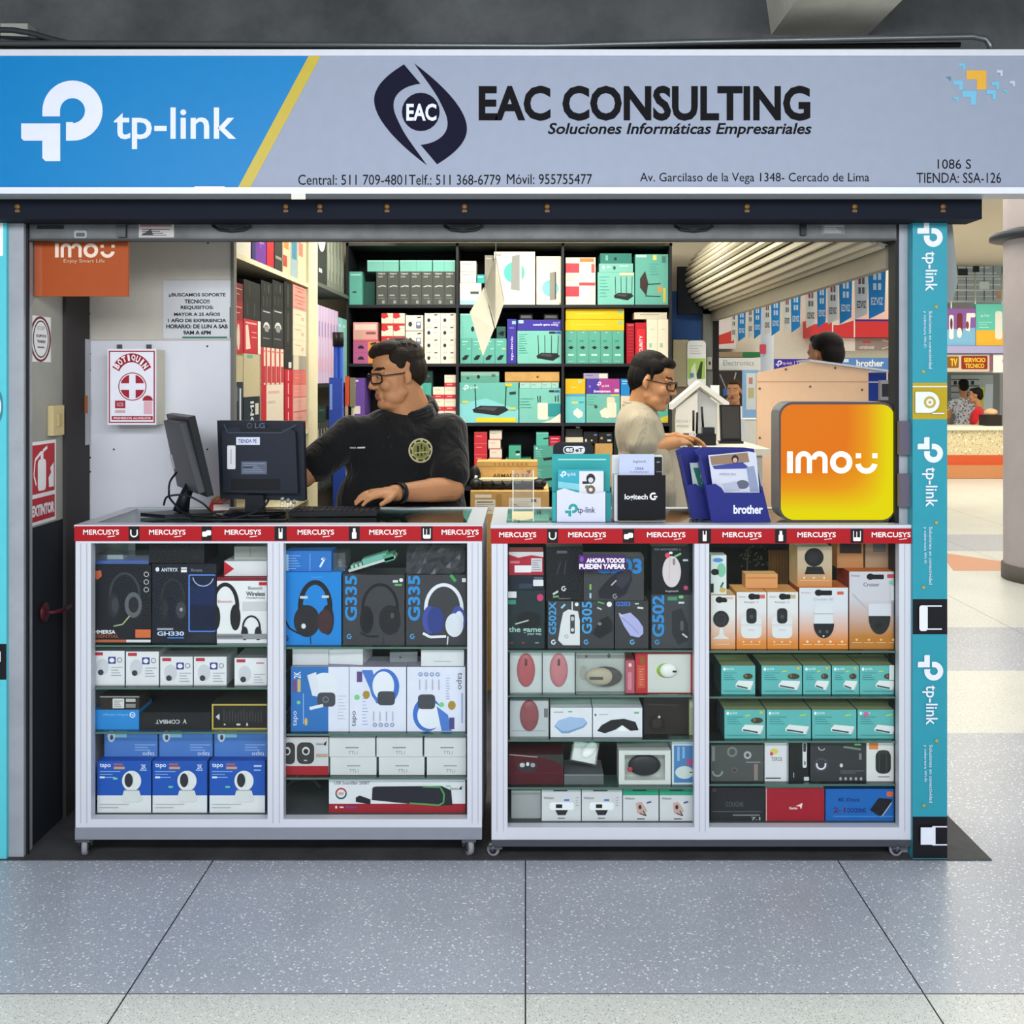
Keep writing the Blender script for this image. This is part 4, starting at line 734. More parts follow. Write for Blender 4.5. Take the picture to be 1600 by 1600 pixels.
mm = m.M; m = MB(); m.M = mm; m.ell((.02, -.02, .01), (.026, .014, .044), mat('#dfe3e0', .25), R=Matrix.Rotation(.6, 3, 'Y')); m.build('mouse', o)
m = MB(); m.M = mm; m.box(-.058, .06, -.037, .013, -.05, .046, PLASTIC); m.build('plastic_shell', o)
m = MB(); h = s[3]+.0005; a, b = 967, 1048
m.box(X(a, Y), X(b, Y), Y+.035, Y+.08, h, h+.108, mat('#b5bab4', .5))
for q in ((a, a+9), (b-9, b)): m.box(X(q[0], Y), X(q[1], Y), Y, Y+.035, h, h+.108, mat('#d2d6d2', .4))
m.box(X(a+9, Y), X(b-9, Y), Y, Y+.035, h, h+.014, mat('#d2d6d2', .4)); m.box(X(a+9, Y), X(b-9, Y), Y, Y+.035, h+.094, h+.108, mat('#d2d6d2', .4)); o = m.build('mouse_box', org=(X(1007, Y), Y+.04, h)); tag(o, 'white framed box with window showing a dark oval mouse', BX)
m = MB(); m.ell((X(1008, Y), Y+.022, h+.054), (.052, .012, .034), mat('#2e3033', .4)); m.ell((X(985, Y), Y+.009, h+.045), (.009, .004, .008), mat('#b53a4a', .3), n=10, k=6); m.build('mouse', o)
prod('mouse_box', 'blue topped pack with a pale mouse at the right end of the fourth shelf', BX, (1050, 1159, 1084, 1227), Y, .1, mat('#c9d4dc', .4), [('r', 1053, 1166, 1084, 1224, '#4a7db0'), ('r', 1058, 1168, 1062, 1190, '#7fa8d0'), ('r', 1066, 1168, 1070, 1186, '#7fa8d0'), ('e', 1055, 1198, 1084, 1218, '#c5d2ce'), ('r', 1077, 1207, 1083, 1208.5, '#333333'), ('e', 1072, 1187, 1084, 1197, '#b0507a')], z=s[3])
prod('grey_carton', 'pale grey low box at the left end of the bottom shelf', BX, (799, 1249, 845, 1292), Y+.02, .13, '#9da1a2', [('r', 799, 1249, 845, 1252, '#b5b8b8')], z=s[4])
for i, (a, b) in enumerate([(846.5, 907.5), (909, 972)]):
    prod('webcam_box', 'white box printed with a white webcam bar, %s of the two' % ('left', 'right')[i], BX, (a, 1244, b, 1292), Y, .13, mat('#d0d2d5', .45), [('rr', a+12, 1263, a+50, 1275, 4, '#eceef0'), ('rr', a+22, 1266, a+32, 1272, 1, '#202124'), ('p', [(a+21, 1275), (a+41, 1275), (a+37, 1283), (a+25, 1283)], '#2a2b2e'), ('t', 'Webcam', a+3, 1254, a+19, 1258, '#55575c'), ('r', a+35, 1258, a+43, 1261, '#5a6fc0'), ('r', a+18, 1244, a+40, 1245.5, '#2a2b2e'), ('r', a+25, 1287, a+36, 1288.5, '#66686c'), lines(a+53, 1255, a+58, 4, 4, '#9a9ca0', 1)], z=s[4], top='#b9bbbd', group='white webcam boxes')
for i, (a, b) in enumerate([(973.5, 1029), (1031, 1083.5)]):
    prod('webcam_box', 'white box with a green top band and small pink webcam, %s of the two' % ('left', 'right')[i], BX, (a, 1243, b, 1292), Y, .13, mat('#d0d2d5', .45), [('r', a, 1243, b, 1252, '#2f9a78'), ('p', [(a+20, 1264), (a+29, 1262), (a+38, 1276), (a+32, 1284), (a+22, 1280)], '#c5a39a'), ('e', a+24, 1267, a+29, 1274, '#3a3436'), ('l', [(a+26, 1280), (a+36, 1284), (a+31, 1276)], 1.5, '#3a3436'), ('l', [(a+37, 1264), (a+44, 1262)], 2.5, '#4a4f80'), ('t', 'Webcam', a+3, 1255, a+18, 1258.5, '#55575c'), ('r', a+22, 1288, a+34, 1289.5, '#4a4b4e'), ('r', a+15, 1243, a+36, 1245, '#2a3b34')], z=s[4], top='#2f9a78', group='green topped webcam boxes')
# ---- right counter, right bay
s = row('R1')
def grad(h0, h1, z0, z1):
    key = ('grad', h0, h1, round(z0, 3), round(z1, 3))
    if key in MATS: return MATS[key]
    m = bpy.data.materials.new('printed_fade'); m.use_nodes = True; nt = m.node_tree; b = nt.nodes['Principled BSDF']; L = nt.links.new
    t = nt.nodes.new('ShaderNodeTexCoord'); sp = nt.nodes.new('ShaderNodeSeparateXYZ'); L(t.outputs['Object'], sp.inputs[0])
    mr = nt.nodes.new('ShaderNodeMapRange'); mr.inputs[1].default_value = z0; mr.inputs[2].default_value = z1; L(sp.outputs[2], mr.inputs[0])
    mx = nt.nodes.new('ShaderNodeMix'); mx.data_type = 'RGBA'; mx.inputs[6].default_value = (*rgb(h0), 1); mx.inputs[7].default_value = (*rgb(h1), 1)
    L(mr.outputs[0], mx.inputs[0]); L(mx.outputs[2], b.inputs['Base Color']); b.inputs['Roughness'].default_value = .4
    MATS[key] = m; return m
OR = '#d9822e'
def pill(x, y, w): return ('g', [('e', x, y-5, x+12, y+5, '#17171a'), ('rr', x+8, y-3.5, x+w, y+4, 1.5, '#17171a')])
za = prod('camera_box', 'white and orange box with a round black camera on a stand, leftmost orange box', BX, (1111, 930, 1149, 1014), Y, .10, grad('#d98a3c', '#dcdcdc', .0, .11),
     [pill(1118, 937, 18), ('r', 1134, 933, 1145, 935.5, '#d9a88a'), ('e', 1114, 954, 1139, 980, '#26282b'), ('a', 1126.5, 967, 8, 7, 0, 360, '#3f4246'), ('p', [(1125, 980), (1129, 980), (1131, 992), (1140, 998), (1113, 998), (1123, 992)], '#d8d8d8'), ('r', 1118, 1006, 1140, 1007, '#e8c9a8')], z=s[0], top='#e0b890', side='#d58a40')
zz = None
for i, (a, b) in enumerate([(1151, 1197.5), (1199, 1247)]):
    D = [pill(a+18, 932, 18), ('rr', a+36, 929, a+44, 935, 1, '#c9655a' if i == 0 else '#b8a878'), ('t', 'Ranger 2', a+12, 939, a+34, 943, '#8a8a90'), ('t', 'imou', a+3, 930, a+14, 934, '#a9a8ac'), ('rr', a+7, 962, a+39, 997, 8, '#dadcde'), ('r', a+7, 976, a+39, 977, '#c0c3c6'), ('rr', a+15, 950, a+31, 974, 6, '#25272a'), ('e', a+20, 960, a+26, 966, '#4a4d52'), ('t', 'imou', a+18, 982, a+28, 985, '#b0b3b6'), ('r', a+9, 1006, a+36, 1007, '#ecc9a0'), ('e', a+9, 1001, a+12, 1004, '#ecc9a0'), ('e', a+21, 1001, a+24, 1004, '#ecc9a0'), ('e', a+34, 1001, a+37, 1004, '#ecc9a0')]
    zz = prod('camera_box', 'white and orange box with an egg-shaped white camera, %s of the two' % ('left', 'right')[i], BX, (a, 925, b, 1014), Y, .13, grad('#da8228', '#dddddf', .02, .12), D, z=s[0], top='#dc9c5e', side='#d98a3c', group='egg-shaped camera boxes')
zc = prod('camera_box', 'taller white and orange box with a dome outdoor camera, middle of the bay', BX, (1249, 918, 1325, 1014), Y, .13, grad('#d9801f', '#d5d8e0', .02, .13),
     [pill(1273, 926, 27), ('rr', 1308, 924, 1318, 929, 1, '#d05a4a'), ('t', 'imou', 1252, 924, 1266, 927, '#c9887a'), ('t', 'Cruiser SE', 1271, 934, 1302, 938, '#a9a9b4'), ('p', [(1273, 944), (1300, 944), (1302, 976), (1271, 976)], '#d9dce2'), ('r', 1271, 958, 1302, 959.5, '#aeb2ba'), ('a', 1287, 975, (16, 22), (.1, .1), 180, 360, '#1f2024'), ('r', 1271, 974, 1303, 978, '#1f2024'), ('e', 1279, 984, 1283, 989, '#5a5c62'), ('e', 1290, 984, 1294, 989, '#5a5c62'), ('e', 1285, 992, 1288, 995, '#cfcfcf')]+[('r', 1254+k*18, 1006, 1268+k*18, 1007.2, '#f0d2a8') for k in range(4)]+[('e', 1259+k*18, 1000, 1263+k*18, 1004, '#f0d2a8') for k in range(4)], z=s[0], top='#d9762e', side='#9a4a2a')
zd = prod('camera_box', 'largest white and orange box with an antenna dome camera, right end of shelf', BX, (1327, 893, 1403, 1014), Y, .14, grad('#b8741f', '#c9c6cf', .04, .16),
     [pill(1354, 901, 27), ('rr', 1386, 897, 1400, 903, 1, '#b84a4a'), ('t', 'imou', 1330, 897, 1343, 901, '#7a788a'), ('t', 'Cruiser', 1349, 910, 1374, 916, '#5f5e6a'), ('rr', 1357, 943, 1392, 966, 3, '#d2d3dc'), ('l', [(1332, 928), (1356, 952)], 2, '#b5b3bd'), ('l', [(1394, 932), (1394, 962)], 2, '#a9a8b4'), ('a', 1374, 964, (17, 27), (.1, .1), 180, 360, '#2a2a2b'), ('r', 1357, 962, 1391, 966, '#2a2a2b'), ('e', 1366, 970, 1378, 984, '#1b1b1d'), ('rr', 1391, 915, 1402, 938, 1, '#d5d8d8'), ('r', 1389, 908, 1399, 912, '#7fc09a')]+[('r', 1331+k*19, 1003, 1346+k*19, 1004.2, '#e0bd86') for k in range(4)]+[('e', 1336+k*19, 997, 1340+k*19, 1001, '#e0bd86') for k in range(4)], z=s[0], top='#dd7a30', side='#8c3a26')
prod('bulb_box', 'small white and green box on the leftmost orange camera box', BX, (1111, 868, 1135, 929), Y+.01, .06, mat('#d5dedd', .45), [('e', 1114, 872, 1130, 879, '#4f8fd0'), ('e', 1120, 880, 1134, 902, '#7fc0a0'), pill(1111, 894, 12), ('r', 1110, 912, 1115, 926, '#1d1d20'), ('l', [(1130, 910), (1126, 918)], 3, '#2f6a5a'), ('e', 1124, 918, 1134, 926, '#c9a860')], z=za+.0004)
prod('camera_box', 'pale orange box with a black ball camera on top of the dome camera box', BX, (1246, 853, 1300, 916), Y+.005, .11, grad('#c97826', '#b9a488', 0, .06), [('e', 1257, 855, 1287, 884, '#1b1b1c'), ('p', [(1261, 884), (1284, 884), (1289, 896), (1257, 896)], '#202021'), ('e', 1263, 862, 1280, 878, '#29292b'), ('r', 1250, 905, 1296, 906, '#e8b880'), ('e', 1255, 900, 1258, 903, '#f0cfa0'), ('e', 1270, 900, 1273, 903, '#f0cfa0'), ('e', 1286, 900, 1289, 903, '#f0cfa0')], z=zc+.0004, side='#c4a478')
prod('camera_box', 'brown-orange boxed camera with dark print behind the largest orange box', BX, (1308, 852, 1349, 893), Y+.06, .07, '#b58052', [('r', 1312, 853, 1346, 870, '#30241e')], z=zd+.0004)
prod('camera_box', 'pale brown box with grey print at the top right corner of the bay', BX, (1352, 852, 1392, 893), Y+.065, .06, '#a88a70', [('r', 1364, 853, 1384, 868, '#6d6a70')], z=zd+.0004)
prod('camera_box', 'orange topped carton lying behind the two egg-shaped camera boxes', BX, (1165, 903, 1215, 925), Y+.06, .06, '#d59a62', [('r', 1167, 908, 1213, 910, '#c07c40')], z=zz+.0004, top='#dca068')
m = MB(); yb = CYF+CD-.05; m.box(X(1113, yb), X(1200, yb), yb, yb+.012, s[0]+.05, Z(851, yb)-.015, mat('#1d1d19', .6)); m.tube([(X(1165, yb), yb-.002, s[0]+.051), (X(1168, yb), yb-.002, Z(854, yb)-.015)], .003, mat('#6a6a62', .5), 6)
for k in range(40):
    r_ = random.Random(k); m.ell((X(1168+r_.gauss(14, 14), yb), yb-.001, Z(868+r_.gauss(0, 9), yb)-.005), .003, mat('#8d865c', .6), n=6, k=4)
tag(m.build('window_film'), 'dark speckled panel behind the orange boxes at the back of the bay', 'panel')
m = MB(); rr = [(X(1201+2.2*k, yb-.02), yb-.02-(.008 if k % 2 else 0)) for k in range(15)]
m.prismz(rr+[(x, y+.006) for x, y in rr[::-1]], s[0]+.02, Z(851, yb)-.016, mat('#b08355', .7)); tag(m.build('curtain'), 'small brown pleated cloth hanging behind the orange camera boxes', 'curtain')
SWC = '#5fb3b1'
for r_, t, h, xs in ((1, 1041, 1086, [(1127, 1180, 1), (1190, 1253, 2), (1255, 1298, 0), (1300, 1342, 0), (1343.5, 1402, 2)]), (2, 1110, 1155, [(1132, 1196, 2), (1198, 1267, 3), (1269, 1338, 3), (1340, 1402, 3)])):
    for i, (a, b, k) in enumerate(xs):
        w = b-a; c = a+w*.42
        D = [('t', 'tp-link', a+8, t+3, a+20, t+8, '#dff2f0'), ('e', a+3, t+3, a+7, t+8, '#dff2f0'), lines(a+4, t+11, a+w*.45, 4, 3.4, '#2f7f84', .9), ('p', [(c, t+29), (c+w*.08, t+23), (b-3, t+24 if k < 3 else t+26), (b-7, t+37), (b-9, t+38), (c, t+33)], '#e1e6e6'), ('p', [(c+w*.03, t+30), (b-12, t+34), (b-12, t+36.5), (c+w*.03, t+32.5)], '#33494d'), ('p', [(b-9, t+38), (b-3, t+25), (b-3, t+29), (b-7, t+38.5)], '#b5c0c2')]
        if k < 3: D += [('e', c+w*.22, t+12, b-4, t+21, '#4a3d2c'), ('e', c+w*.27, t+13.5, c+w*.34, t+18, '#7a6a4a')]
        if k in (0, 2): D += [('r', b-9, t+2, b-4, t+6, '#c9b84a'), ('l', [(a+w*.5, t+9), (a+w*.62, t+8)], 2, '#c9d060')]
        if k == 3: D += [('l', [(b-18, t+9), (b-8, t+7)], 2.5, '#a9d070')]
        if r_ == 2 and i == 3: D += [('e', a+9, t+3, a+17, t+11, '#c96a9a')]
        if r_ == 1 and i == 4: D += [('r', b-13, t-1, b-2, t+22, '#d9e3e3')]
        D += [lines(a+4, h-6, b-8, 1, 2, '#3f8f92', 1)]
        prod('network_switch_box', 'small turquoise network switch box, %s on the %s shelf' % (nth(i, len(xs)), ('second', 'third')[r_-1]), BX, (a, t, b, h), Y, .14, SWC, D, z=s[r_], group='turquoise network switch boxes', top='#9aa57a', side='#33555a')
prod('earphone_box', 'smoky grey box with faint earphone prints, left end of the fourth shelf', BX, (1111, 1165, 1193, 1222), Y, .12, mat('#4d5250', .35), [('a', 1144, 1176, 8, 5, 0, 360, '#777c7c'), ('a', 1168, 1181, 6, 3, 0, 360, '#a9aeae'), ('a', 1121, 1206, 9, 6, 180, 360, '#8a8f8e'), ('e', 1143, 1200, 1152, 1209, '#6a5f58'), ('e', 1145, 1202, 1150, 1207, '#3c3f40'), ('l', [(1165, 1192), (1188, 1192)], 2, '#7d8484'), ('r', 1178, 1195, 1184, 1220, '#8d7a78'), ('r', 1112, 1167, 1117, 1190, '#7d8282')], z=s[3])
prod('phone_box', 'narrow white box with a tiny yellow and pink logo', BX, (1195, 1160, 1232, 1222), Y, .1, mat('#d9dade', .4), [('e', 1203, 1171, 1216, 1180, '#d9c95a'), ('e', 1203, 1176, 1208, 1182, '#c04a7a'), ('t', 'TEROS', 1205, 1184, 1222, 1190, '#55575c'), ('r', 1196, 1216, 1220, 1218, '#44464a'), ('r', 1229, 1160, 1232, 1222, '#9a9c9f')], z=s[3])
prod('mouse_box', 'narrow black box with a white capsule icon column', BX, (1234, 1160, 1263, 1222), Y, .12, '#1e2123', [('rr', 1254, 1161, 1260.5, 1201, 3, '#d5d8d8'), ('rr', 1255, 1162, 1259.5, 1176, 2, '#3a3d3f'), ('e', 1256, 1190, 1259, 1197, '#7a7d7d'), ('rr', 1256, 1215, 1264, 1221, 1, '#c9cccc'), ('l', [(1240, 1216), (1240, 1208)], 1.5, '#a9acac')], z=s[3])
prod('earphone_box', 'charcoal box with glowing ring prints and small icons, fourth shelf', BX, (1266, 1162, 1352, 1222), Y, .12, mat('#37393c', .4), [('a', 1283, 1196, 8, 5.5, 160, 380, '#dfe0ea'), ('a', 1283, 1196, 10, 8.5, 0, 360, '#55566a'), ('a', 1284, 1168, 6, 4.5, 180, 330, '#b5b7be'), ('e', 1312, 1194, 1317, 1200, '#d0d2d6'), ('l', [(1318, 1168), (1345, 1172)], 3, '#6f8a70'), ('r', 1335, 1163, 1345, 1165.5, '#7fd07f'), ('r', 1342, 1178, 1346, 1188, '#7d8084'), lines(1313, 1205, 1350, 2, 3, '#77797d', 1)]+[('e', 1311+k*8, 1215, 1315+k*8, 1220, '#a9acb0') for k in range(5)], z=s[3])
prod('speaker_box', 'white box printed with a black cylinder speaker, orange corner', BX, (1354, 1161, 1403, 1222), Y, .12, mat('#dcdcd9', .45), [('r', 1358, 1161, 1372, 1172, '#d9824a'), ('rr', 1368, 1174, 1392, 1210, 9, '#2a2c2c'), ('r', 1373, 1176, 1375, 1208, '#3d4040'), ('r', 1384, 1176, 1386, 1208, '#3d4040'), ('e', 1371, 1173, 1389, 1179, '#3a3c3c'), ('r', 1372, 1214, 1390, 1215.5, '#77797a'), ('e', 1399, 1172, 1403, 1177, '#6a3a4a')], z=s[3])
prod('dark_carton', 'black box with faint grey lettering, left end of the bottom shelf', BX, (1111, 1240, 1195, 1292), Y, .14, '#26282b', [('t', 'COUGAR', 1134, 1262, 1162, 1270, '#4f5257', {'b': .02}), ('r', 1113, 1277, 1190, 1278, '#5d6065'), ('r', 1145, 1282, 1187, 1284, '#7a7d82'), ('t', '7.1', 1174, 1286, 1188, 1291, '#a9acb0', {'b': .03}), ('e', 1113, 1241, 1119, 1247, '#5a4038')], z=s[4])
prod('red_box', 'plain dark red box with a small white arrow logo on the bottom shelf', BX, (1196.5, 1241, 1288, 1292), Y, .14, '#a01c2c', [('t', 'Genius', 1233, 1270, 1246, 1274, '#f0dcdc', {'b': .03}), ('p', [(1243, 1269), (1254, 1264), (1252, 1274), (1249, 1269)], '#f0dcdc'), ('r', 1196.5, 1241, 1198, 1292, '#c9a9a9')], z=s[4], top='#b5b5b2')
prod('dock_box', 'bright blue box printed with a black drive dock on the bottom shelf', BX, (1290, 1242, 1403, 1292), Y, .14, '#1b64b4', [('t', '4K iDock', 1309, 1256, 1344, 1262, '#16285a', {'b': .02}), ('t', '2-1', 1302, 1271, 1321, 1279, '#5a2058', {'b': .03}), ('t', 'DOCKING', 1324, 1272, 1353, 1279, '#1d2c6a', {'b': .03}), ('p', [(1359, 1275), (1373, 1256), (1394, 1258), (1393, 1264), (1378, 1286), (1376, 1286)], '#1b1b22'), ('p', [(1376, 1286), (1378, 1286), (1393, 1265), (1393, 1262)], '#b5b5bd'), ('rr', 1385, 1246, 1395, 1254, 2, '#d8683f'), ('r', 1302, 1284, 1398, 1285.5, '#4f8fd0')], z=s[4], top='#153f78')
# ------------------------------------------------------------------ things on the counters
ZT = Z(822, CYF)+.0045       # counter top height
BLK = mat('#15181f', .35); BLK2 = mat('#1d2430', .4)
Ym = 3.66
R = thing('computer_monitor', 'black monitor seen from behind with paper labels, in front of the seated man', 'monitor', (X(405, Ym), Ym+.03, ZT))
m = MB()
m.prism([(X(344, Ym), Z(779, Ym)), (X(477, Ym), Z(783, Ym)), (X(474, Ym), Z(658, Ym)), (X(339, Ym), Z(657, Ym))], Ym, Ym+.035, mat('#171d29', .4))
m.prism([(X(352, Ym), Z(768, Ym)), (X(468, Ym), Z(770, Ym)), (X(464, Ym), Z(674, Ym)), (X(452, Ym), Z(668, Ym)), (X(362, Ym), Z(667, Ym)), (X(350, Ym), Z(674, Ym))], Ym-.028, Ym, mat('#19202d', .4))
m.build('casing', R, bevel=.003)
m = MB(); m.box(X(346, Ym), X(471, Ym), Ym+.0351, Ym+.038, Z(770, Ym), Z(666, Ym), mat('#22262c', .2)); m.build('screen', R)
SFm = front(Ym-.0282)
m = MB(); m.deco([('r', 375, 669, 440, 677, '#0d1119'), ('l', [(350, 663), (356, 676), (440, 676), (462, 664)], 1.5, '#3b475c'), ('a', 390, 665, 4, 3, 0, 360, '#4d5a72'), ('t', 'LG', 398, 661, 414, 669, '#4d5a72', {'b': .02})], front(Ym-.0284)); m.build('vent_band', R)
m = MB(); m.deco([('r', 369, 683, 406, 695, '#cfd5e2'), ('t', 'TIENDA PE', 372, 686, 401, 692, '#2f4a9a', {'b': .02})], SFm); m.build('label_sticker', R, label='white sticker with blue lettering')
m = MB(); m.deco([('rr', 355, 696, 368, 733, 2, '#d6d9de'), ('r', 360, 702, 362, 725, '#a9adb5')], SFm); m.build('label_sticker', R, label='tall white sticker')
m = MB(); m.deco([('r', 377, 721, 417, 741, '#5a6376'), lines(380, 724, 414, 5, 3.2, '#8d97aa', .9), ('r', 380, 729, 395, 731, '#252b38')], SFm); m.build('label_sticker', R, label='grey rating plate')
m = MB(); m.deco([('r', 361, 748, 438, 766, '#0b0e14')], SFm); m.build('cable_recess', R)
m = MB(); m.prism([(X(386, Ym), ZT+.012), (X(416, Ym), ZT+.012), (X(415, Ym), Z(772, Ym)), (X(387, Ym), Z(772, Ym))], Ym-.033, Ym-.006, BLK); m.build('neck', R)
m = MB(); m.lathe([(0, .0005), (.105, .0005), (.108, .005), (.09, .012), (0, .014)], (X(398, Ym), Ym+.0, ZT), mat('#11141b', .25), 'z', 32)
for v in m.v: v.y = Ym+(v.y-Ym)*.75
m.build('base', R)
# second monitor, nearly edge-on
Yn = 3.62
R = thing('computer_monitor', 'slim black monitor turned edge-on at the left end of the left counter', 'monitor', (X(285, Yn), Yn, ZT))
M2 = Matrix.Translation((X(302, Yn), Yn+.02, ZT+.075)) @ Matrix.Rotation(math.radians(-60), 4, 'Z') @ Matrix.Rotation(math.radians(13), 4, 'X')
m = MB(); m.M = M2; m.box(-.165, .165, 0, .022, 0, .265, mat('#1a1c20', .35)); m.prism([(-.155, .015), (.155, .015), (.12, .25), (-.12, .25)], -.022, 0, mat('#3a3c40', .4)); m.build('casing', R, bevel=.003)
m = MB(); m.M = M2; m.box(-.155, .155, .0221, .024, .012, .255, mat('#24282e', .2)); m.build('screen', R)
m = MB(); m.M = M2; m.box(-.155, -.118, -.0228, -.0221, .08, .13, mat('#cfd2d4')); m.build('label_sticker', R, label='white sticker')
m = MB(); m.tube([(X(281, Yn), Yn+.01, ZT+.013), (X(287, Yn), Yn+.01, ZT+.06), (X(294, Yn), Yn+.02, ZT+.10)], [.028, .02, .018], BLK, 8); m.build('neck', R)
m = MB(); m.prismz([(X(222, Yn), Yn-.02), (X(268, Yn), Yn-.07), (X(335, Yn), Yn-.02), (X(320, Yn), Yn+.07), (X(262, Yn), Yn+.06)], ZT+.0006, ZT+.012, BLK); m.build('base', R, bevel=.003)
# cables
rnd = random.Random(5)
def cable(name, label, pts, r=.0035, c='#141519', par=None):
    m = MB(); q = []
    P_ = [Vector(p) for p in pts]; P_ = [P_[0]]+P_+[P_[-1]]
    for i in range(1, len(P_)-2):
        for k in range(6):
            t = k/6; a, b, c_, d = P_[i-1:i+3]
            q.append(.5*((2*b)+(c_-a)*t+(2*a-5*b+4*c_-d)*t*t+(3*b-a-3*c_+d)*t**3))
    q.append(P_[-2]); m.tube(q, r, mat(c, .35), 6)
    if par: return m.build('cable', par)
    return tag(m.build(name), label, 'cable')
def cp(px, py, Y): return P(px, py, Y)
zc_ = ZT+.0075
cable('monitor_cable', 'black cable looping from the back of the edge-on monitor', [cp(276, 738, 3.595), cp(266, 752, 3.56), cp(264, 768, 3.555), cp(268, 782, 3.53), (X(300, 3.52), 3.52, zc_), (X(360, 3.53), 3.53, zc_)], par=R)
cable('monitor_cable', 'black cable arching high between the two monitors', [(X(256, 3.5), 3.50, ZT+.05), cp(262, 776, 3.53), cp(290, 774, 3.54), cp(316, 786, 3.54), (X(345, 3.55), 3.55, zc_), (X(420, 3.5), 3.50, zc_)], par=R)
cable('power_cord', 'black cord snaking in front of the monitor bases', [(X(275, 3.5), 3.50, zc_+.03), (X(300, 3.48), 3.48, zc_+.012), (X(330, 3.50), 3.50, zc_+.006), (X(362, 3.49), 3.49, zc_), (X(400, 3.505), 3.505, zc_+.02), cp(414, 790, 3.53), cp(420, 780, 3.57)])
cable('power_cord', 'thick black cord lying along the counter toward the keyboard', [(X(300, 3.46), 3.46, zc_), (X(330, 3.455), 3.455, zc_), (X(380, 3.46), 3.46, zc_), (X(425, 3.455), 3.455, zc_), (X(450, 3.46), 3.46, zc_)], .005)
# keyboard
Yk = 3.60
R = thing('keyboard', 'black computer keyboard lying on the left counter under the seated man\'s hand', 'keyboard', (X(500, Yk), Yk+.06, ZT))
m = MB(); KB0 = Matrix.Translation((X(518, Yk), Yk+.07, ZT+.0006)) @ Matrix.Rotation(math.radians(2), 4, 'Z')
m.M = KB0; m.box(-.145, .145, -.065, .065, 0, .014, mat('#121317', .35)); m.build('body', R, bevel=.003)
m = MB(); m.M = KB0
for r_ in range(5):
    for c in range(15): m.box(-.14+c*.0188, -.14+c*.0188+.016, -.055+r_*.022, -.055+r_*.022+.018, .0142, .019, mat('#1d1f24', .4))
m.build('keys', R)['kind'] = 'stuff'
# red and white packet
m = MB(); m.M = Matrix.Translation((X(340, 3.76), 3.76, ZT+.0006)) @ Matrix.Rotation(.3, 4, 'Z') @ Matrix.Scale(.7, 4); m.prism([(-.05, 0), (.05, 0), (.03, .035), (-.03, .045)], -.012, .012, mat('#a8211f', .4)); m.box(-.02, .055, -.014, -.0125, .002, .03, mat('#dcd6d2'))
tag(m.build('paper_packet'), 'small red and white packet lying between the two monitors', 'packet')
m = MB()
for k in range(3): m.tube([P(440+k*9, 798, 3.56), P(441+k*9, 779+k*2, 3.56)], .006, ACRYL, 8); m.ell(P(441+k*9, 780+k*2, 3.56), .0075, mat('#8d9298', .3, .4), n=8, k=6)
for v in m.v: v.z = max(v.z, ZT+.0005)
tag(m.build('small_bottles'), 'cluster of tiny clear bottles standing beside the monitor base', 'bottles')
# brochure holder, turquoise
Yh = 3.46; zb_ = ZT+.0006
def hrect(m, x0, y0, x1, y1, ya, yb, c, dz=0): m.box(X(x0, Yh), X(x1, Yh), ya, yb, max(Z(y1, Yh), zb_), Z(y0, Yh), c)
R = thing('brochure_holder', 'turquoise brochure holder with white pocket, in the middle of the right counter', 'holder', (X(908, Yh), Yh+.04, ZT))
m = MB(); hrect(m, 863, 711, 955, 830, Yh+.045, Yh+.06, mat('#2f9fa0', .4)); hrect(m, 863, 770, 869, 830, Yh+.005, Yh+.045, mat('#2f9fa0', .4)); hrect(m, 947, 770, 955, 830, Yh+.005, Yh+.045, mat('#23848a', .4)); m.deco([('r', 872, 717, 947, 719, '#9fd8d6')], front(Yh+.0448)); m.build('back_panel', R)
m = MB(); x0, x1 = 870, 946; pts = [(X(x0, Yh), zb_), (X(x1, Yh), zb_), (X(x1, Yh), Z(768, Yh)), (X(925, Yh), Z(772, Yh)), (X(900, Yh), Z(769, Yh)), (X(882, Yh), Z(763, Yh)), (X(x0, Yh), Z(767, Yh))]
m.prism(pts, Yh, Yh+.005, mat('#cfd3ec', .4)); m.deco([tplogo(893, 797, 20, '#2b9a96'), ('t', 'tp-link', 902, 792, 930, 804, '#3f4250', {'b': .01})], front(Yh)); m.build('pocket', R, label='white pocket with turquoise emblem')
m = MB(); m.box(X(872, Yh), X(943, Yh), Yh+.012, Yh+.02, zb_+.02, Z(734, Yh), mat('#3aa3b8', .35)); m.deco([tplogo(880, 741, 10, '#d8eef2'), ('t', 'tp-link', 886, 738, 900, 745, '#d8eef2'), ('r', 905, 736, 943, 775, '#d5d7da'), ('e', 916, 740, 930, 756, '#2a2c30'), ('e', 919, 746, 927, 754, '#c9cbce'), ('r', 910, 752, 920, 756, '#2a2c30'), ('a', 923, 765, 7, 3, 0, 360, '#6a5a48'), ('e', 914, 758, 920, 764, '#7a6a58'), ('p', [(872, 752), (905, 756), (905, 766), (872, 762)], '#7fc4d2')], front(Yh+.012))
tag(m.build('brochure', org=(X(908, Yh), Yh+.016, zb_+.02)), 'turquoise leaflet with camera pictures in the turquoise holder', 'brochure')
m = MB(); m.prism([(x, z) for x, z in rrpts(X(865, Yh), X(929, Yh), Z(775, Yh), Z(693, Yh), .018)], Yh+.062, Yh+.068, BLK); m.deco([('rr', 880, 697, 914, 709, 5, '#d9dcdf'), ('rr', 881.5, 698.5, 897, 707.5, 4, '#17181c'), ('t', 'es', 884, 700, 895, 706, '#e8eaec', {'b': .03}), ('t', 'eT', 899, 700, 911, 706, '#17181c', {'b': .03})], front(Yh+.0618))
m.box(X(870, Yh), X(925, Yh), Yh+.062, Yh+.12, zb_, zb_+.006, BLK); m.box(X(880, Yh), X(915, Yh), Yh+.062, Yh+.066, zb_, Z(770, Yh), BLK)
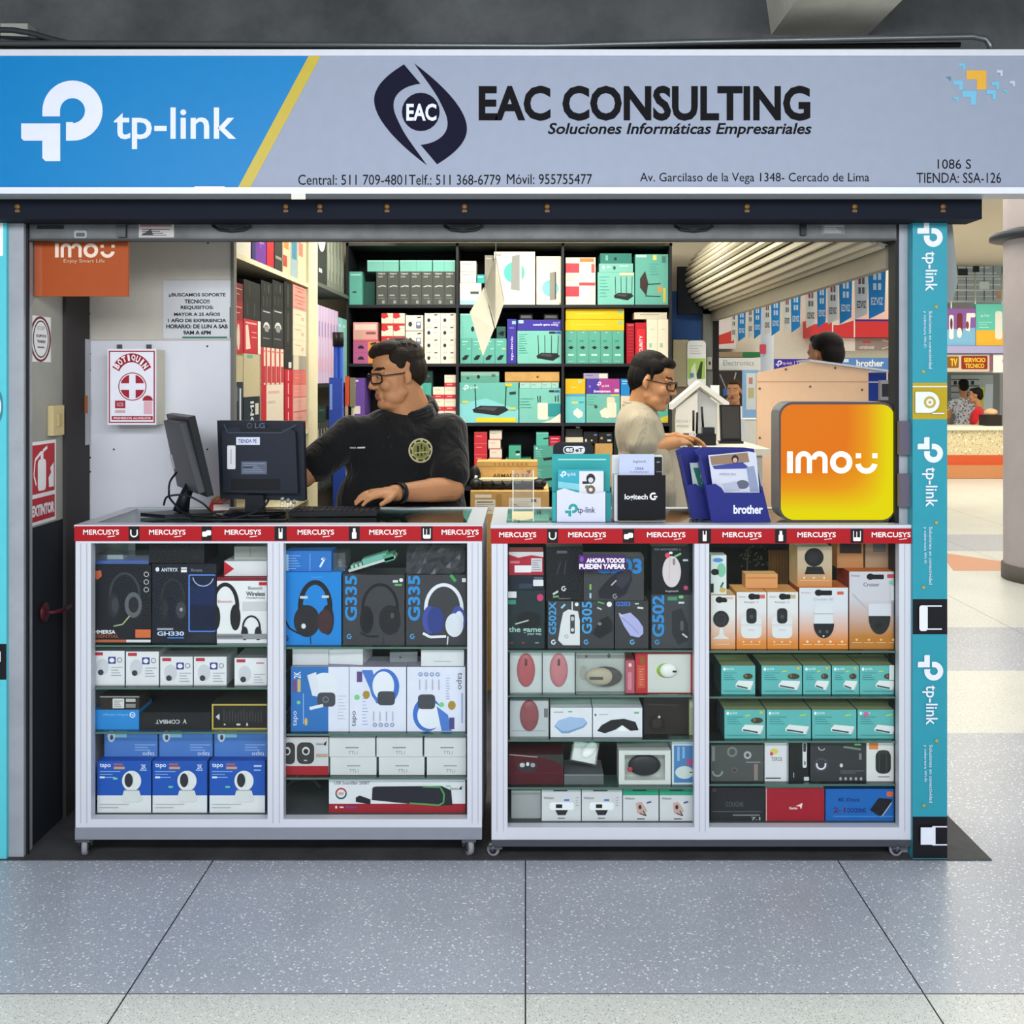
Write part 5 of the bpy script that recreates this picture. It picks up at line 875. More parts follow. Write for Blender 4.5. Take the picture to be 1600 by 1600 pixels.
tag(m.build('counter_card'), 'black rounded display card peeking above the turquoise brochure holder', 'card')
# black pocket holder
R = thing('brochure_holder', 'clear and white holder with a black front pocket beside the turquoise one', 'holder', (X(1000, Yh), Yh+.05, ZT))
m = MB(); m.prism(rrpts(X(958, Yh), X(1039, Yh), zb_, Z(713, Yh), .006), Yh+.06, Yh+.066, mat('#d9dde0', .3)); hrect(m, 960, 742, 966, 830, Yh+.008, Yh+.06, mat('#c9cdd0', .3)); hrect(m, 960, 814, 1040, 830, Yh+.004, Yh+.06, mat('#8e9085', .3)); m.build('frame', R)
m = MB(); hrect(m, 965, 742.5, 1040, 812, Yh, Yh+.006, mat('#0c0d13', .3)); m.deco([('t', 'logitech', 976, 772, 1012, 783, '#e6e8ee', {'b': .02}), gmark(1021, 775.5, 6, '#e6e8ee')], front(Yh)); m.build('pocket', R, label='black pocket with white lettering')
m = MB(); m.box(X(968, Yh), X(1023, Yh), Yh+.012, Yh+.018, Z(811, Yh), Z(710, Yh), mat('#b9c3e0', .4)); m.deco([('t', 'logitech', 989, 719, 1009, 724, '#3a3f50'), ('t', 'CREA', 992, 730, 1006, 734, '#55607f', {'b': .02}), ('t', 'TU PROPIO SET', 984, 736, 1014, 739, '#6f7da5')], front(Yh+.012)); tag(m.build('brochure'), 'pale blue-white leaflet standing in the black pocket holder', 'brochure')
m = MB(); m.box(X(1006, Yh), X(1036, Yh), Yh+.024, Yh+.03, Z(811, Yh), Z(715, Yh), mat('#17191e', .3)); m.deco([('r', 1026, 721, 1031, 723, '#8a8d92'), ('r', 1025, 736, 1034, 738, '#6a5a5a')], front(Yh+.024)); tag(m.build('brochure'), 'narrow black leaflet behind the pale leaflet in the black pocket holder', 'brochure')
# slanted blue holders
BB = mat('#232a78', .35)
def bholder(label, sh, Yq, pk, txt, xt, c0):
    f = lambda x, y: (X(x+sh, Yq), max(Z(y, Yq), zb_))
    R = thing('brochure_holder', label, 'holder', (X(1150+sh, Yq), Yq+.05, ZT))
    m = MB(); m.prism([f(1116, 830), f(1205, 830), f(1183, 703), f(1168, 701), f(1102, 700), f(1090, 706)], Yq+.05, Yq+.06, BB)
    m.prism([f(1112, 830), f(1118, 830), f(1096, 712), f(1092, 712)], Yq+.008, Yq+.05, BB); m.prism([f(1199, 830), f(1205, 830), f(1192, 760), f(1188, 760)], Yq+.008, Yq+.05, BB); m.build('back_panel', R)
    m = MB(); m.prism([f(1112, 830), f(1205, 830), f(1191, 770), f(1132, 770), f(1127, 762), f(1118, 756), f(1102, 758)], Yq, Yq+.006, BB)
    m.deco([('t', txt, xt[0], xt[1], xt[2], xt[3], '#dfe3f2', {'b': .035})], front(Yq)); m.build('pocket', R)
    return f
f = bholder('blue slanted leaflet holder with a printer leaflet, front one of two', 0, 3.45, 0, 'brother', (1146, 789, 1192, 803), 0)
m = MB(); Yq = 3.45; m.prism([f(1122, 812), f(1192, 812), f(1183, 708), f(1172, 706), f(1108, 712)], Yq+.014, Yq+.02, mat('#c6cad9', .4))
m.deco([('p', [(1109, 713), (1168, 707), (1171, 722), (1112, 727)], '#8d7560'), ('e', 1143, 711, 1154, 724, '#1d1b22'), ('e', 1145, 715, 1152, 723, '#c9a088'), ('p', [(1113, 728), (1160, 722), (1172, 732), (1116, 733)], '#3a4490'), ('t', 'IMPRESORA', 1124, 739, 1150, 743, '#8a90a8'), ('p', [(1166, 730), (1178, 728), (1186, 768), (1172, 768)], '#8792b0'), ('e', 1150, 750, 1170, 764, '#5a6072'), ('p', [(1128, 756), (1150, 752), (1156, 766), (1134, 768)], '#aab0c4')], front(Yq+.014)); tag(m.build('brochure'), 'white leaflet with a printer and portrait in the front blue holder', 'brochure')
f = bholder('blue slanted leaflet holder partly hidden behind the front blue one', -31, 3.53, 0, 'brother', (1107, 789, 1150, 800), 0)
m = MB(); Yq = 3.53; m.prism([f(1122, 812), f(1192, 812), f(1183, 722), f(1110, 724)], Yq+.014, Yq+.02, mat('#b9c8c8', .4)); m.deco([('p', [(1083, 731), (1103, 730), (1112, 768), (1095, 770)], '#1f6a5a'), ('t', 'LÁS', 1094, 741, 1104, 746, '#d8e8e0', {'b': .03}), ('r', 1096, 749, 1106, 751, '#b9d8cc'), ('r', 1096, 754, 1107, 756, '#b9d8cc')], front(Yq+.014)); m.deco([('t', 'br', 1089, 711, 1101, 720, '#dfe3f2', {'b': .03})], front(Yq+.0498)); tag(m.build('brochure'), 'green and white leaflet in the rear blue holder', 'brochure')
# lit orange sign
Ys = 3.46
R = thing('light_sign', 'glowing orange to yellow rounded lightbox sign on the right counter', 'sign', (X(1308, Ys), Ys+.05, ZT))
m = MB(); x0, x1, z0, z1 = X(1217, Ys), X(1399, Ys), ZT+.0008, Z(628, Ys); GM = mat('#8f949b', .3, .6)
m.prism(rrpts(x0, x1, z0, z1, .045, 8), Ys, Ys+.11, mat('#4b4750', .35), GM); m.build('casing', R)
def lit():
    m = bpy.data.materials.new('backlit_print'); m.use_nodes = True; nt = m.node_tree; b = nt.nodes['Principled BSDF']; L = nt.links.new
    t = nt.nodes.new('ShaderNodeTexCoord'); s = nt.nodes.new('ShaderNodeSeparateXYZ'); L(t.outputs['Object'], s.inputs[0])
    def mth(op, i, m_, add):
        n = nt.nodes.new('ShaderNodeMath'); n.operation = 'MULTIPLY_ADD'; L(i, n.inputs[0]); n.inputs[1].default_value = m_; n.inputs[2].default_value = add; return n.outputs[0]
    u = mth(0, s.outputs[0], 2.6, .5); v = mth(0, s.outputs[2], -2.5, 1.0)
    x = nt.nodes.new('ShaderNodeMath'); x.operation = 'SMOOTH_MAX'; L(u, x.inputs[0]); L(v, x.inputs[1]); x.inputs[2].default_value = .45
    r = nt.nodes.new('ShaderNodeValToRGB'); L(x.outputs[0], r.inputs[0]); e = r.color_ramp.elements
    e[0].position = .58; e[0].color = (*rgb('#ee7d18'), 1); e[1].position = .92; e[1].color = (*rgb('#efe300'), 1)
    r.color_ramp.elements.new(.74).color = (*rgb('#f3a014'), 1)
    L(r.outputs[0], b.inputs['Emission Color']); b.inputs['Emission Strength'].default_value = .88; b.inputs['Specular IOR Level'].default_value = .1; b.inputs['Base Color'].default_value = (.02, .01, 0, 1); b.inputs['Roughness'].default_value = .4
    return m
m = MB(); m.prism(rrpts(x0+.006, x1-.006, z0+.007, z1-.008, .04, 8), Ys-.006, Ys-.0003, lit()); m.build('face', R, label='glowing orange and yellow face')
m = MB(); m.deco([imou(1230, 705, 1371, 740, mat('#fff6e8', .4, 0, .95))], front(Ys-.0062)); m.build('lettering', R, label='glowing white lettering')
for a, b in ((658, 710), (740, 791)):
    m = MB(); m.box(X(1395, Ys)+.003, X(1431, 3.42), 3.405, 3.4285, Z(b, 3.42), Z(a, 3.42), mat('#5f5a6b', .3)); m.build('strap', R)
# clear stand with cream card
m = MB(); Ya = 3.47
m.box(X(801, Ya), X(834, Ya), Ya, Ya+.003, zb_, Z(735, Ya), ACRYL); m.box(X(792, Ya), X(858, Ya), Ya+.004, Ya+.08, zb_, zb_+.012, ACRYL)
R = tag(m.build('acrylic_stand'), 'small clear acrylic stand near the left end of the right counter', 'stand')
m = MB(); m.prism([(X(800, Ya), Z(811, Ya)), (X(817, Ya), Z(813, Ya)), (X(833, Ya), Z(810, Ya)), (X(833, Ya), Z(799, Ya)), (X(800, Ya), Z(799, Ya))], Ya-.003, Ya-.0005, mat('#e3d6a6', .5)); m.build('card', R, label='cream card strip')
m = MB()
for x in (801.5, 833.5): m.box(X(x, Ya)-.0015, X(x, Ya)+.0015, Ya-.001, Ya+.004, zb_, Z(735, Ya), mat('#d9dbce', .3))
m.build('edge_strip', R)

# ------------------------------------------------------------------ left wall and partition fittings
XW = X(41, 3.43)+.0015
def wmap(px0, px1, yt, yb):      # unit frame 0..100 on the left wall between two photo columns; heights read at px0
    ya, yb_ = XW*FPX/(px0-CX), XW*FPX/(px1-CX); zt, zb = CAMZ-(yt-CY)/FPX*ya, CAMZ-(yb-CY)/FPX*ya
    return lambda u, v, k: Vector((XW+.0002*k, ya+(yb_-ya)*u/100, zt+(zb-zt)*v/100))
def wallsheet(name, label, cat, q, col, decos):
    f = wmap(*q); m = MB(); a, b = f(0, 100, 0), f(100, 0, 0)
    m.box(XW-.001, XW+.001, a.y, b.y, a.z, b.z, col); m.deco(decos, f, 6); return tag(m.build(name), label, cat)
RDS = '#b3202c'; WHS = '#e8e8ea'
wallsheet('extinguisher_sign', 'red and white fire extinguisher sign on the grey left wall', 'sign', (44, 87, 692, 824), WHS,
    [('r', 5, 4, 95, 63, RDS), ('r', 5, 68, 95, 96, RDS), ('rr', 32, 22, 62, 60, 6, WHS), ('r', 42, 12, 52, 22, WHS), ('l', [(42, 14), (22, 22), (18, 40), (26, 52)], 4, WHS), ('l', [(50, 12), (66, 8)], 4, WHS), ('p', [(72, 58), (70, 46), (80, 40), (76, 34), (90, 28), (90, 58)], WHS), ('t', 'EXTINTOR', 10, 76, 92, 90, WHS, {'b': .06})])
wallsheet('safety_sticker', 'dark red and white oval safety sticker high on the grey left wall', 'sticker', (46, 79, 492, 565), WHS,
    [('e', 0, 0, 100, 100, '#6d1f2a'), ('e', 8, 5, 92, 95, WHS), ('e', 14, 9, 88, 91, '#222226'), ('e', 18, 12, 84, 88, WHS), ('t', 'STOP', 34, 22, 68, 30, '#55555a'), ('t', 'EQUIPOS DE', 28, 40, 76, 47, '#44444a', {'b': .03}), ('t', 'TRABAJO', 32, 52, 72, 60, '#44444a', {'b': .03}), ('l', [(34, 68), (66, 68)], 3, '#55555a')])
f = wmap(75, 92, 634, 681); m = MB(); a, b = f(0, 100, 0), f(100, 0, 0); m.box(XW-.001, XW+.018, a.y, b.y, a.z, b.z, mat('#c9b98a', .5)); R = tag(m.build('wall_switch'), 'cream double wall switch between the sticker and the fire sign', 'switch')
m = MB(); m.box(XW+.0181, XW+.024, (a.y*2+b.y)/3, (a.y+b.y*2)/3, a.z+.03, a.z+.07, mat('#b9a873', .5)); m.build('rocker', R)
f = wmap(60, 96, 950, 985); m = MB(); a = f(20, 30, 0); m.tube([a, a+Vector((.03, 0, 0)), a+Vector((.05, .03, .0)), a+Vector((.05, .09, .004))], .007, mat('#4a1a22', .4)); m.lathe([(0, 0), (.03, 0), (.034, .008), (0, .012)], a, mat('#4a1a22', .4), 'x', 16); tag(m.build('wall_hook'), 'dark red hook fixed low on the dark left wall', 'hook')
# first aid cabinet
Yc = 3.81
R = thing('first_aid_cabinet', 'white wall-mounted first aid cabinet with red cross on the white partition', 'cabinet', (X(205, Yc), Yc+.05, Z(664, Yc)))
m = MB(); m.box(X(168, Yc), X(243, Yc), Yc+.012, 3.9085, Z(664, Yc), Z(546, Yc), mat('#d8d3bd', .45)); m.build('body', R, bevel=.003)
m = MB(); m.box(X(168, Yc), X(244, Yc), Yc, Yc+.0115, Z(664, Yc), Z(545, Yc), mat('#dcdfe8', .4)); RC = '#9c1c30'
def oarc(txt, cx, cy, r, a0, a1, h, c):
    out = []; n = len(txt)
    for i, ch in enumerate(txt):
        vs, fs = glyphs(ch, .05); an = math.radians(a0+(a1-a0)*(i+.5)/n); w = abs(math.radians(a1-a0))*r/n*(.45 if ch == 'I' else .86)
        out.append((vs, fs, an, w))
    return out
m.deco([('r', 170, 548, 242, 661, RC), ('r', 172, 550, 240, 659, '#e2e4ee'), ('a', 206, 592, (34, 40), (22, 26), 153, 27, RC), ('a', 207, 604, 22, 20.5, 0, 360, RC), ('e', 188, 585, 226, 623, RC), ('r', 202, 585, 212, 623, '#e2e4ee'), ('r', 188, 599, 226, 609, '#e2e4ee'), ('r', 180, 626, 196, 638, RC), ('t', 'SOS', 183, 629, 193, 635, '#e2c9d0'), ('r', 180, 641, 196, 645, '#c9a0aa'), ('a', 231, 626, 8, .1, 180, 0, RC), ('rr', 225, 627, 238, 647, 1, '#d9a9b4'), ('r', 175, 650, 239, 656, RC), ('t', 'PRIMEROS AUXILIOS', 178, 651.5, 236, 655, '#e2d4da', {'b': .03})], front(Yc))
ff = front(Yc)
for vs, fs, an, w in oarc('BOTIQUIN', 206, 592, 28, 150, 30, 9, 0):
    cx, cy = 206+28*math.cos(an), 592-33*math.sin(an); ux, uy = math.sin(an), math.cos(an)
    m.add([ff(cx+(u-.5)*w*ux+(v-.5)*10*math.cos(an), cy+(u-.5)*w*uy-(v-.5)*10*math.sin(an), 40) for u, v in vs], fs, '#efe6ea')
m.build('door', R, label='white door with red cross and arched red lettering')
for x in (186, 232): 
    m = MB(); m.box(X(x, 3.9)-.008, X(x, 3.9)+.008, 3.9, 3.9088, Z(546, 3.9)+.001, Z(540, 3.9)+.004, mat('#4a4a4c')); m.build('bracket', R)
# hiring notice
Yp = 3.9075; m = MB(); m.box(X(255, Yp), X(364, Yp), Yp, 3.9095, Z(529, Yp), Z(438, Yp), mat('#c9ccd0', .3))
tx = ['¡¡BUSCAMOS SOPORTE', 'TECNICO!!', 'REQUISITOS:', 'MAYOR A 25 AÑOS', '1 AÑO DE EXPERIENCIA', 'HORARIO: DE LUN A SAB', '9AM A 6PM']; wd = [89, 39, 51, 72, 91, 96, 43]
m.deco([('t', s_, 308-w/2, 458+i*9.75, 308+w/2, 464.5+i*9.75, '#17181c', {'b': .035}) for i, (s_, w) in enumerate(zip(tx, wd))]+[('r', 285, 526, 355, 528.5, '#2f6f66'), ('r', 359, 480, 362, 528, '#2f6f66')], front(Yp)); tag(m.build('hiring_notice'), 'printed hiring notice in a clear sleeve taped to the partition', 'notice')
# orange hanging sign
Yo = 3.484; m = MB(); z0, z1 = Z(463, Yo), Z(330, Yo)
m.prismz([(X(66, Yo), Yo), (X(200, Yo), Yo), (X(200, Yo), Yo+.012), (X(67, Yo), Yo+.012), (-1.5695, 3.505), (-1.5695, 3.476)], z0, z1, mat('#a2491a', .5)); R = tag(m.build('hanging_sign'), 'orange box sign with white lettering at the top left of the opening', 'sign')
m = MB(); m.deco([imou(86, 380, 180, 403, '#e6cfc0'), ('t', 'Enjoy Smart Life', 100, 405, 164, 412, '#d9b59c')], front(Yo)); m.build('lettering', R, label='white lettering')
m = MB(); m.box(X(128, 3.88), X(137, 3.88), 3.86, 3.905, Z(695, 3.88), Z(530, 3.88), mat('#b9bac0', .5)); m.box(X(128, 3.86), X(137, 3.86), 3.855, 3.8599, Z(645, 3.86), Z(618, 3.86), mat('#9c5a34', .5)); tag(m.build('cable_duct'), 'narrow white vertical duct with a brown band beside the partition edge', 'duct')
# ------------------------------------------------------------------ back shelving
YB = 6.46
SD = mat('#22252a', .5)
R = thing('shelf_unit', 'dark open shelving covering the back wall, packed with boxes', 'shelf', (X(800, YB), YB+.2, 0.003))
vx = [X(540.5, YB), X(712.5, YB), X(877.5, YB), X(1046, YB)]
HB = [Z(384, YB), Z(476, YB), Z(568, YB), Z(661, YB), Z(762, YB), Z(862, YB)]
for x in vx:
    m = MB(); m.box(x, x+.015, YB, YB+.42, 0.004, HB[0]+.018, SD); m.build('upright', R)
for z in HB[1:]:
    m = MB()
    for a, b in zip(vx, vx[1:]): m.box(a+.0155, b-.0005, YB+.002, YB+.415, z-.018, z, SD)
    m.build('shelf_board', R)
m = MB(); m.box(vx[0], vx[-1]+.018, YB, YB+.42, HB[0], HB[0]+.017, mat('#4a4d48', .5)); m.build('top_board', R)
m = MB(); m.box(vx[0], vx[-1]+.018, YB+.421, YB+.43, 0.004, HB[0]+.016, mat('#191b1f', .6)); m.build('back_panel', R)
# strip lamp over the shelving
R = thing('strip_lamp', 'long white strip lamp mounted along the top of the back shelving', 'lamp', (X(850, 6.4), 6.42, HB[0]+.03))
m = MB(); m.box(X(610, 6.4), X(1042, 6.4), 6.40, 6.46, HB[0]+.028, HB[0]+.06, mat('#d8d4b4', .4)); m.build('housing', R)
m = MB(); m.tube([(X(615, 6.39), 6.385, HB[0]+.025), (X(1038, 6.39), 6.385, HB[0]+.025)], .012, mat('#fff3c8', .4, 0, 1.6), 10); m.build('tube', R, label='lit warm tube')
Yq = YB+.03
TE = '#5da89b'; TE2 = '#77bdb1'; CRM = '#e0d9c4'
def bk(name, label, rc, col, dec=(), z=None, d=.25, g=None, top=None, side=None, dy=0): return prod(name, label, BX, rc, Yq+dy, d, col, list(dec), z=z, group=g, top=top, side=side)
def router(x0, y0, x1, y1, c='#22262a', n=2, two=True):
    w, h = x1-x0, y1-y0; by = y0+h*.68
    D = [('p', [(x0, by+h*.12), (x0+w*.22, by), (x1-w*.12, by+h*.02), (x1, by+h*.14), (x1-w*.3, y1), (x0+w*.04, by+h*.22)], c), ('p', [(x0+w*.12, by+h*.1), (x0+w*.3, by+h*.03), (x1-w*.3, by+h*.06), (x1-w*.4, by+h*.17)], '#45494c')]
    for k in range(n):
        t = k/(n-1) if n > 1 else .5; D.append(('l', [(x0+w*(.1+.8*t), by+h*.1), (x0+w*(.1+.8*t)+(t-.5)*w*.06, y0)], max(1, w*.03), c))
    return ('g', D)
# column 1, row 0 (top)
z = HB[1]
bk('router_box', 'tall turquoise box at the left end of the top back shelf', (546, 421, 566, 473), TE, [('r', 551, 452, 557, 454, '#222')] if 0 else [('r', 551, 452, 557, 454, '#222629'), ('r', 548, 425, 564, 427, '#a9ded4')], z)
for i in range(7):
    a = 588+i*17.7
    zz = bk('tall_box', 'slim grey-black upright box with pale print, %s on the top back shelf' % nth(i, 7), (a, 421, a+17.3, 473), '#4b4f4d', [('t', 'tapo', a+3, 423, a+14, 426, '#c9cfc9', {'b': .02}), ('r', a+3, 428, a+10, 430, '#8d938d'), ('l', [(a+3, 445), (a+9, 443), (a+15, 444)], 1.6, '#b9bfb9'), ('r', a+3, 457, a+11, 459, '#9aa09a'), ('r', a+3, 462, a+13, 463, '#7d837d'), ('r', a+9, 466, a+13, 471, '#8f958f')], z, g='grey-black boxes')
for i, (a, b) in enumerate([(574, 623), (625, 675), (676.5, 711)]):
    bk('flat_box', 'turquoise box lying across the grey-black boxes, %s' % nth(i, 3), (a, 403, b, 420.5), TE2, [('r', a, 403, b, 405, '#9fe0d4'), ('r', (a+b)/2, 403, (a+b)/2+.7, 420, '#4aa797')], zz+.0004, g='turquoise boxes lying flat')
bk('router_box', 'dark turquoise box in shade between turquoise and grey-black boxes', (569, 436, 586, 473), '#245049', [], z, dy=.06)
# column 1, row 1
z = HB[2]
zz = z
for i in range(2):
    zz = bk('camera_box', 'orange and purple camera box in the left column, %s one' % ('lower', 'upper')[i], (552, 549, 598, 566), '#d98a4a', [('r', 552, 549, 575, 566, '#b05a8a'), ('a', 564, 560, 5, .1, 180, 0, '#26262a'), ('l', [(579, 553), (588, 551)], 3, '#2a2622'), ('r', 592, 550, 598, 566, '#e0b078')], zz+.0004*i, d=.2, g='orange and purple camera boxes')
bk('cable_box', 'pink and cream box standing on the orange and purple camera boxes', (552, 500, 590, 530), '#d99a96', [('r', 554, 503, 588, 512, '#e8c9bd'), ('r', 556, 514, 566, 527, '#c9a08f'), ('r', 572, 515, 587, 519, '#8a5a55'), ('r', 552, 527, 590, 530, '#c2606a')], zz+.0004, d=.2)
zz = [z, z]
for r_ in range(4):
    for c in range(2):
        a = 596+c*18.5
        zz[c] = bk('adapter_box', 'small red and cream box, %s column, %s from the bottom in the stack of eight' % (('left', 'right')[c], ORD[r_]), (a, 547, a+18, 566.5), CRM, [('p', [(a, 547), (a+9, 547), (a+11, 553), (a+4, 556), (a, 554)], '#c8333c'), ('r', a, 563, a+18, 566.5, '#c8333c'), ('r', a+10, 551, a+16, 552, '#c9a9a0')], zz[c]+(.0004 if r_ else 0), d=.2, g='red and cream boxes')
zz = z
for r_ in range(3):
    zz = bk('camera_box', 'white camera box with round lens print, %s of the stack of three' % ('bottom', 'middle', 'top')[r_], (634, 541, 661, 566), '#e3dfd0', [('e', 638, 551, 644, 559, '#33353a'), ('rr', 650, 551, 658, 562, 2, '#6a7390'), ('e', 651, 552, 657, 557, '#d8dce4'), ('l', [(652, 545), (658, 544)], 2, '#2a2a2c'), ('r', 634, 564.5, 661, 566, '#a8a494')], zz+(.0004 if r_ else 0), d=.2, g='stack of lens camera boxes')
zz = [z, z]
for r_ in range(4):
    for c in range(2):
        a = 663.5+c*25
        zz[c] = bk('camera_box', 'small white camera box, %s column, %s from the bottom in the stack of eight' % (('left', 'right')[c], ORD[r_]), (a, 547, a+24.5, 566.5), '#e6e1d0', [('e', a+4, 555, a+9, 561, '#33353a'), ('r', a+3, 548.5, a+10, 550, '#c9b9a9'), ('l', [(a+15, 550), (a+20, 549.5)], 1.8, '#2a2a2c'), ('r', a+13, 557, a+20, 558, '#b9b4a4')], zz[c]+(.0004 if r_ else 0), d=.2, g='small white camera boxes')
# column 1, row 2
z = HB[3]
zz = bk('switch_box', 'teal box right of the seated man on the third back shelf', (652, 621, 674, 659), TE, [('e', 655, 625, 660, 630, '#bfeae0'), ('r', 655, 640, 670, 642, '#3f978a')], z, d=.2)
zz = bk('switch_box', 'pair-printed teal box on the lone teal box behind the seated man', (652, 596, 674, 620), '#4aa596', [('e', 655, 601, 660, 607, '#bfeae0'), ('r', 664, 600, 664.6, 620, '#3a8578')], zz+.0004, d=.2)
bk('switch_box', 'very dark green box at the top of the teal stack', (650, 577, 676, 595.5), '#1f3a36', [('r', 662, 577, 662.7, 595, '#12211f'), ('e', 668, 583, 671, 587, '#4a6a64')], zz+.0004, d=.2)
for c, n in ((0, 3), (1, 4)):
    a = 676.5+c*18; zz = z
    for r_ in range(n):
        zz = bk('adapter_box', 'small white and red box right of the seated man, %s column, %s from the bottom' % (('left', 'right')[c], ORD[r_]), (a, 641, a+17.5, 659.5), CRM, [('r', a, 653, a+17.5, 659.5, '#c93440'), ('r', a+3, 645, a+12, 646, '#c9b0a4'), ('r', a+4, 655, a+12, 656.5, '#e0a09a')], zz+(.0004 if r_ else 0), d=.2, g='white and red boxes')
zz = bk('cable_box', 'purple box left of the seated man on the third back shelf', (549, 589, 570, 659), '#6a4a98', [('r', 551, 592, 560, 595, '#d8d0e8'), ('r', 551, 599, 556, 601, '#b9a8d0'), ('r', 553, 633, 563, 645, '#e0d4d0')], z)
# column 2, row 0
z = HB[1]
zb_2 = bk('switch_box', 'white box printed with a small network switch, second column of the top shelf', (718.5, 440, 752, 474), '#e6e3d8', [('rr', 733, 447, 751, 459, 2, '#c9cac4'), ('r', 735, 453, 748, 457, '#4a4d50'), ('r', 719, 467, 752, 474, '#9cc4d8'), ('r', 721, 443, 730, 444, '#a9a9a4')], z)
zz2 = zb_2
for i in range(2): zz2 = bk('adapter_box', 'small white box with grey text on the network switch box, %s' % ('lower', 'upper')[i], (719, 422, 744, 439), '#e0dccd', [('r', 722, 426, 736, 427, '#9a9a92'), ('r', 722, 430, 733, 431, '#b5b5ac'), ('r', 719, 438, 744, 439, '#b0ac9c')], zz2+.0004, d=.2, g='small white text boxes')
bk('adapter_box', 'small bright teal box beside the small white text boxes', (745.5, 421, 757, 434), '#2fa6a0', [('r', 747, 424, 755, 425.5, '#bfe6e2')], zb_2+.0004, d=.15)
bk('router_box', 'large white box printed with an upright tower unit, top back shelf', (772, 391, 836, 474), '#e4e0d0', [('e', 787, 407, 820, 440, '#57b9b4'), ('p', [(800, 398), (812, 395), (812, 452), (798, 450)], '#8f9391'), ('p', [(812, 395), (815, 397), (815, 451), (812, 452)], '#d5d6d2'), ('r', 774, 394, 783, 398, '#a9a79c'), lines(816, 400, 822, 10, 4, '#9fa39d', .8)], z, side='#c9c5b5')
bk('router_box', 'white box with wood-pattern ground and slim tower print, top back shelf', (838, 398, 876.5, 474), '#e2dcc6', [('e', 847, 435, 873, 461, '#7fb9c4'), ('p', [(859, 424), (867, 422), (867, 466), (859, 467)], '#8a8880'), ('p', [(867, 422), (869, 423), (869, 465), (867, 466)], '#4a4c4a'), ('r', 838, 398, 839.5, 474, '#c5bfa9'), ('r', 874, 471, 876, 474, '#8a887c')], z)
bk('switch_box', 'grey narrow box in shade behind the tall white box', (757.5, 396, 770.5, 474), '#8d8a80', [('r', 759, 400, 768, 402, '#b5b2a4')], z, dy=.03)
# column 2, row 1
z = HB[2]
zz = None
for i in range(4):
    a = 719+i*18.2
    zz = bk('switch_box', 'slim turquoise box with tiny black device print, %s on the second shelf' % nth(i, 4), (a, 527, a+17.8, 566), TE, [('p', [(a+3, 558), (a+8, 553), (a+14, 553), (a+10, 560), (a+4, 561)], '#1f2426'), ('r', a+3, 531, a+12, 532.5, '#a9ded2'), ('r', a+3, 536, a+9, 537, '#86cabd'), ('r', a+11, 542, a+16, 544, '#d9c95a' if i in (1, 3) else '#86cabd')], z, d=.2, g='slim turquoise boxes')
bk('switch_box', 'wider turquoise box lying on the slim turquoise boxes', (719, 488, 758, 526.5), '#70b6aa', [('r', 723, 508, 723.6, 526, '#4aa797'), ('e', 736, 508, 741, 516, '#22282a'), ('r', 719, 488, 758, 490, '#8fd8cb')], zz+.0004, d=.2)
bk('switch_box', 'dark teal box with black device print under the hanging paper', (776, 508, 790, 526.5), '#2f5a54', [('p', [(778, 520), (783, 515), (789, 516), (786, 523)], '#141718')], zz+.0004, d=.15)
bk('mesh_box', 'upright purple box with sideways pale lettering on the second back shelf', (792.5, 497, 807, 566.5), '#3b3494', [('t', 'tp-link', 798, 523, 802.5, 562, '#c9c6ea', {'rot': 90, 'b': .02}), ('r', 800, 500, 806, 505, '#8fb8c9'), ('r', 796, 510, 803, 512, '#7a74c4')], z)
zz = bk('router_box', 'turquoise box printed with a black router with tall antennas, second back shelf', (808.5, 515, 877, 566), TE2, [router(838, 522, 875, 562, n=4), lines(811, 520, 824, 9, 3.6, '#3f978a', .8), ('r', 858, 516, 868, 519, '#2a3436'), ('r', 869, 516, 876, 519, '#3a58a0')], z)
bk('mesh_box', 'flat purple box with white lettering lying on the antenna router box', (808.5, 497.5, 876.5, 514.5), '#3b3494', [('t', 'tp-link', 864, 500, 875, 504, '#c9c6ea', {'rot': 180}), ('t', 'Deco mesh system', 833, 503, 872, 507.5, '#d0cdf0', {'rot': 180, 'b': .03}), ('r', 810, 498, 818, 503, '#9fc4c9')], zz+.0004)
for i, (a, b) in enumerate([(812, 832), (850, 872)]):
    bk('adapter_box', 'dark box in shade on top of the flat purple box, %s' % ('left', 'right')[i], (a, 488, b, 497), '#26282a', [('r', a+2, 490, b-2, 494, '#6a706e')], zz+.0675, dy=.04, d=.15)
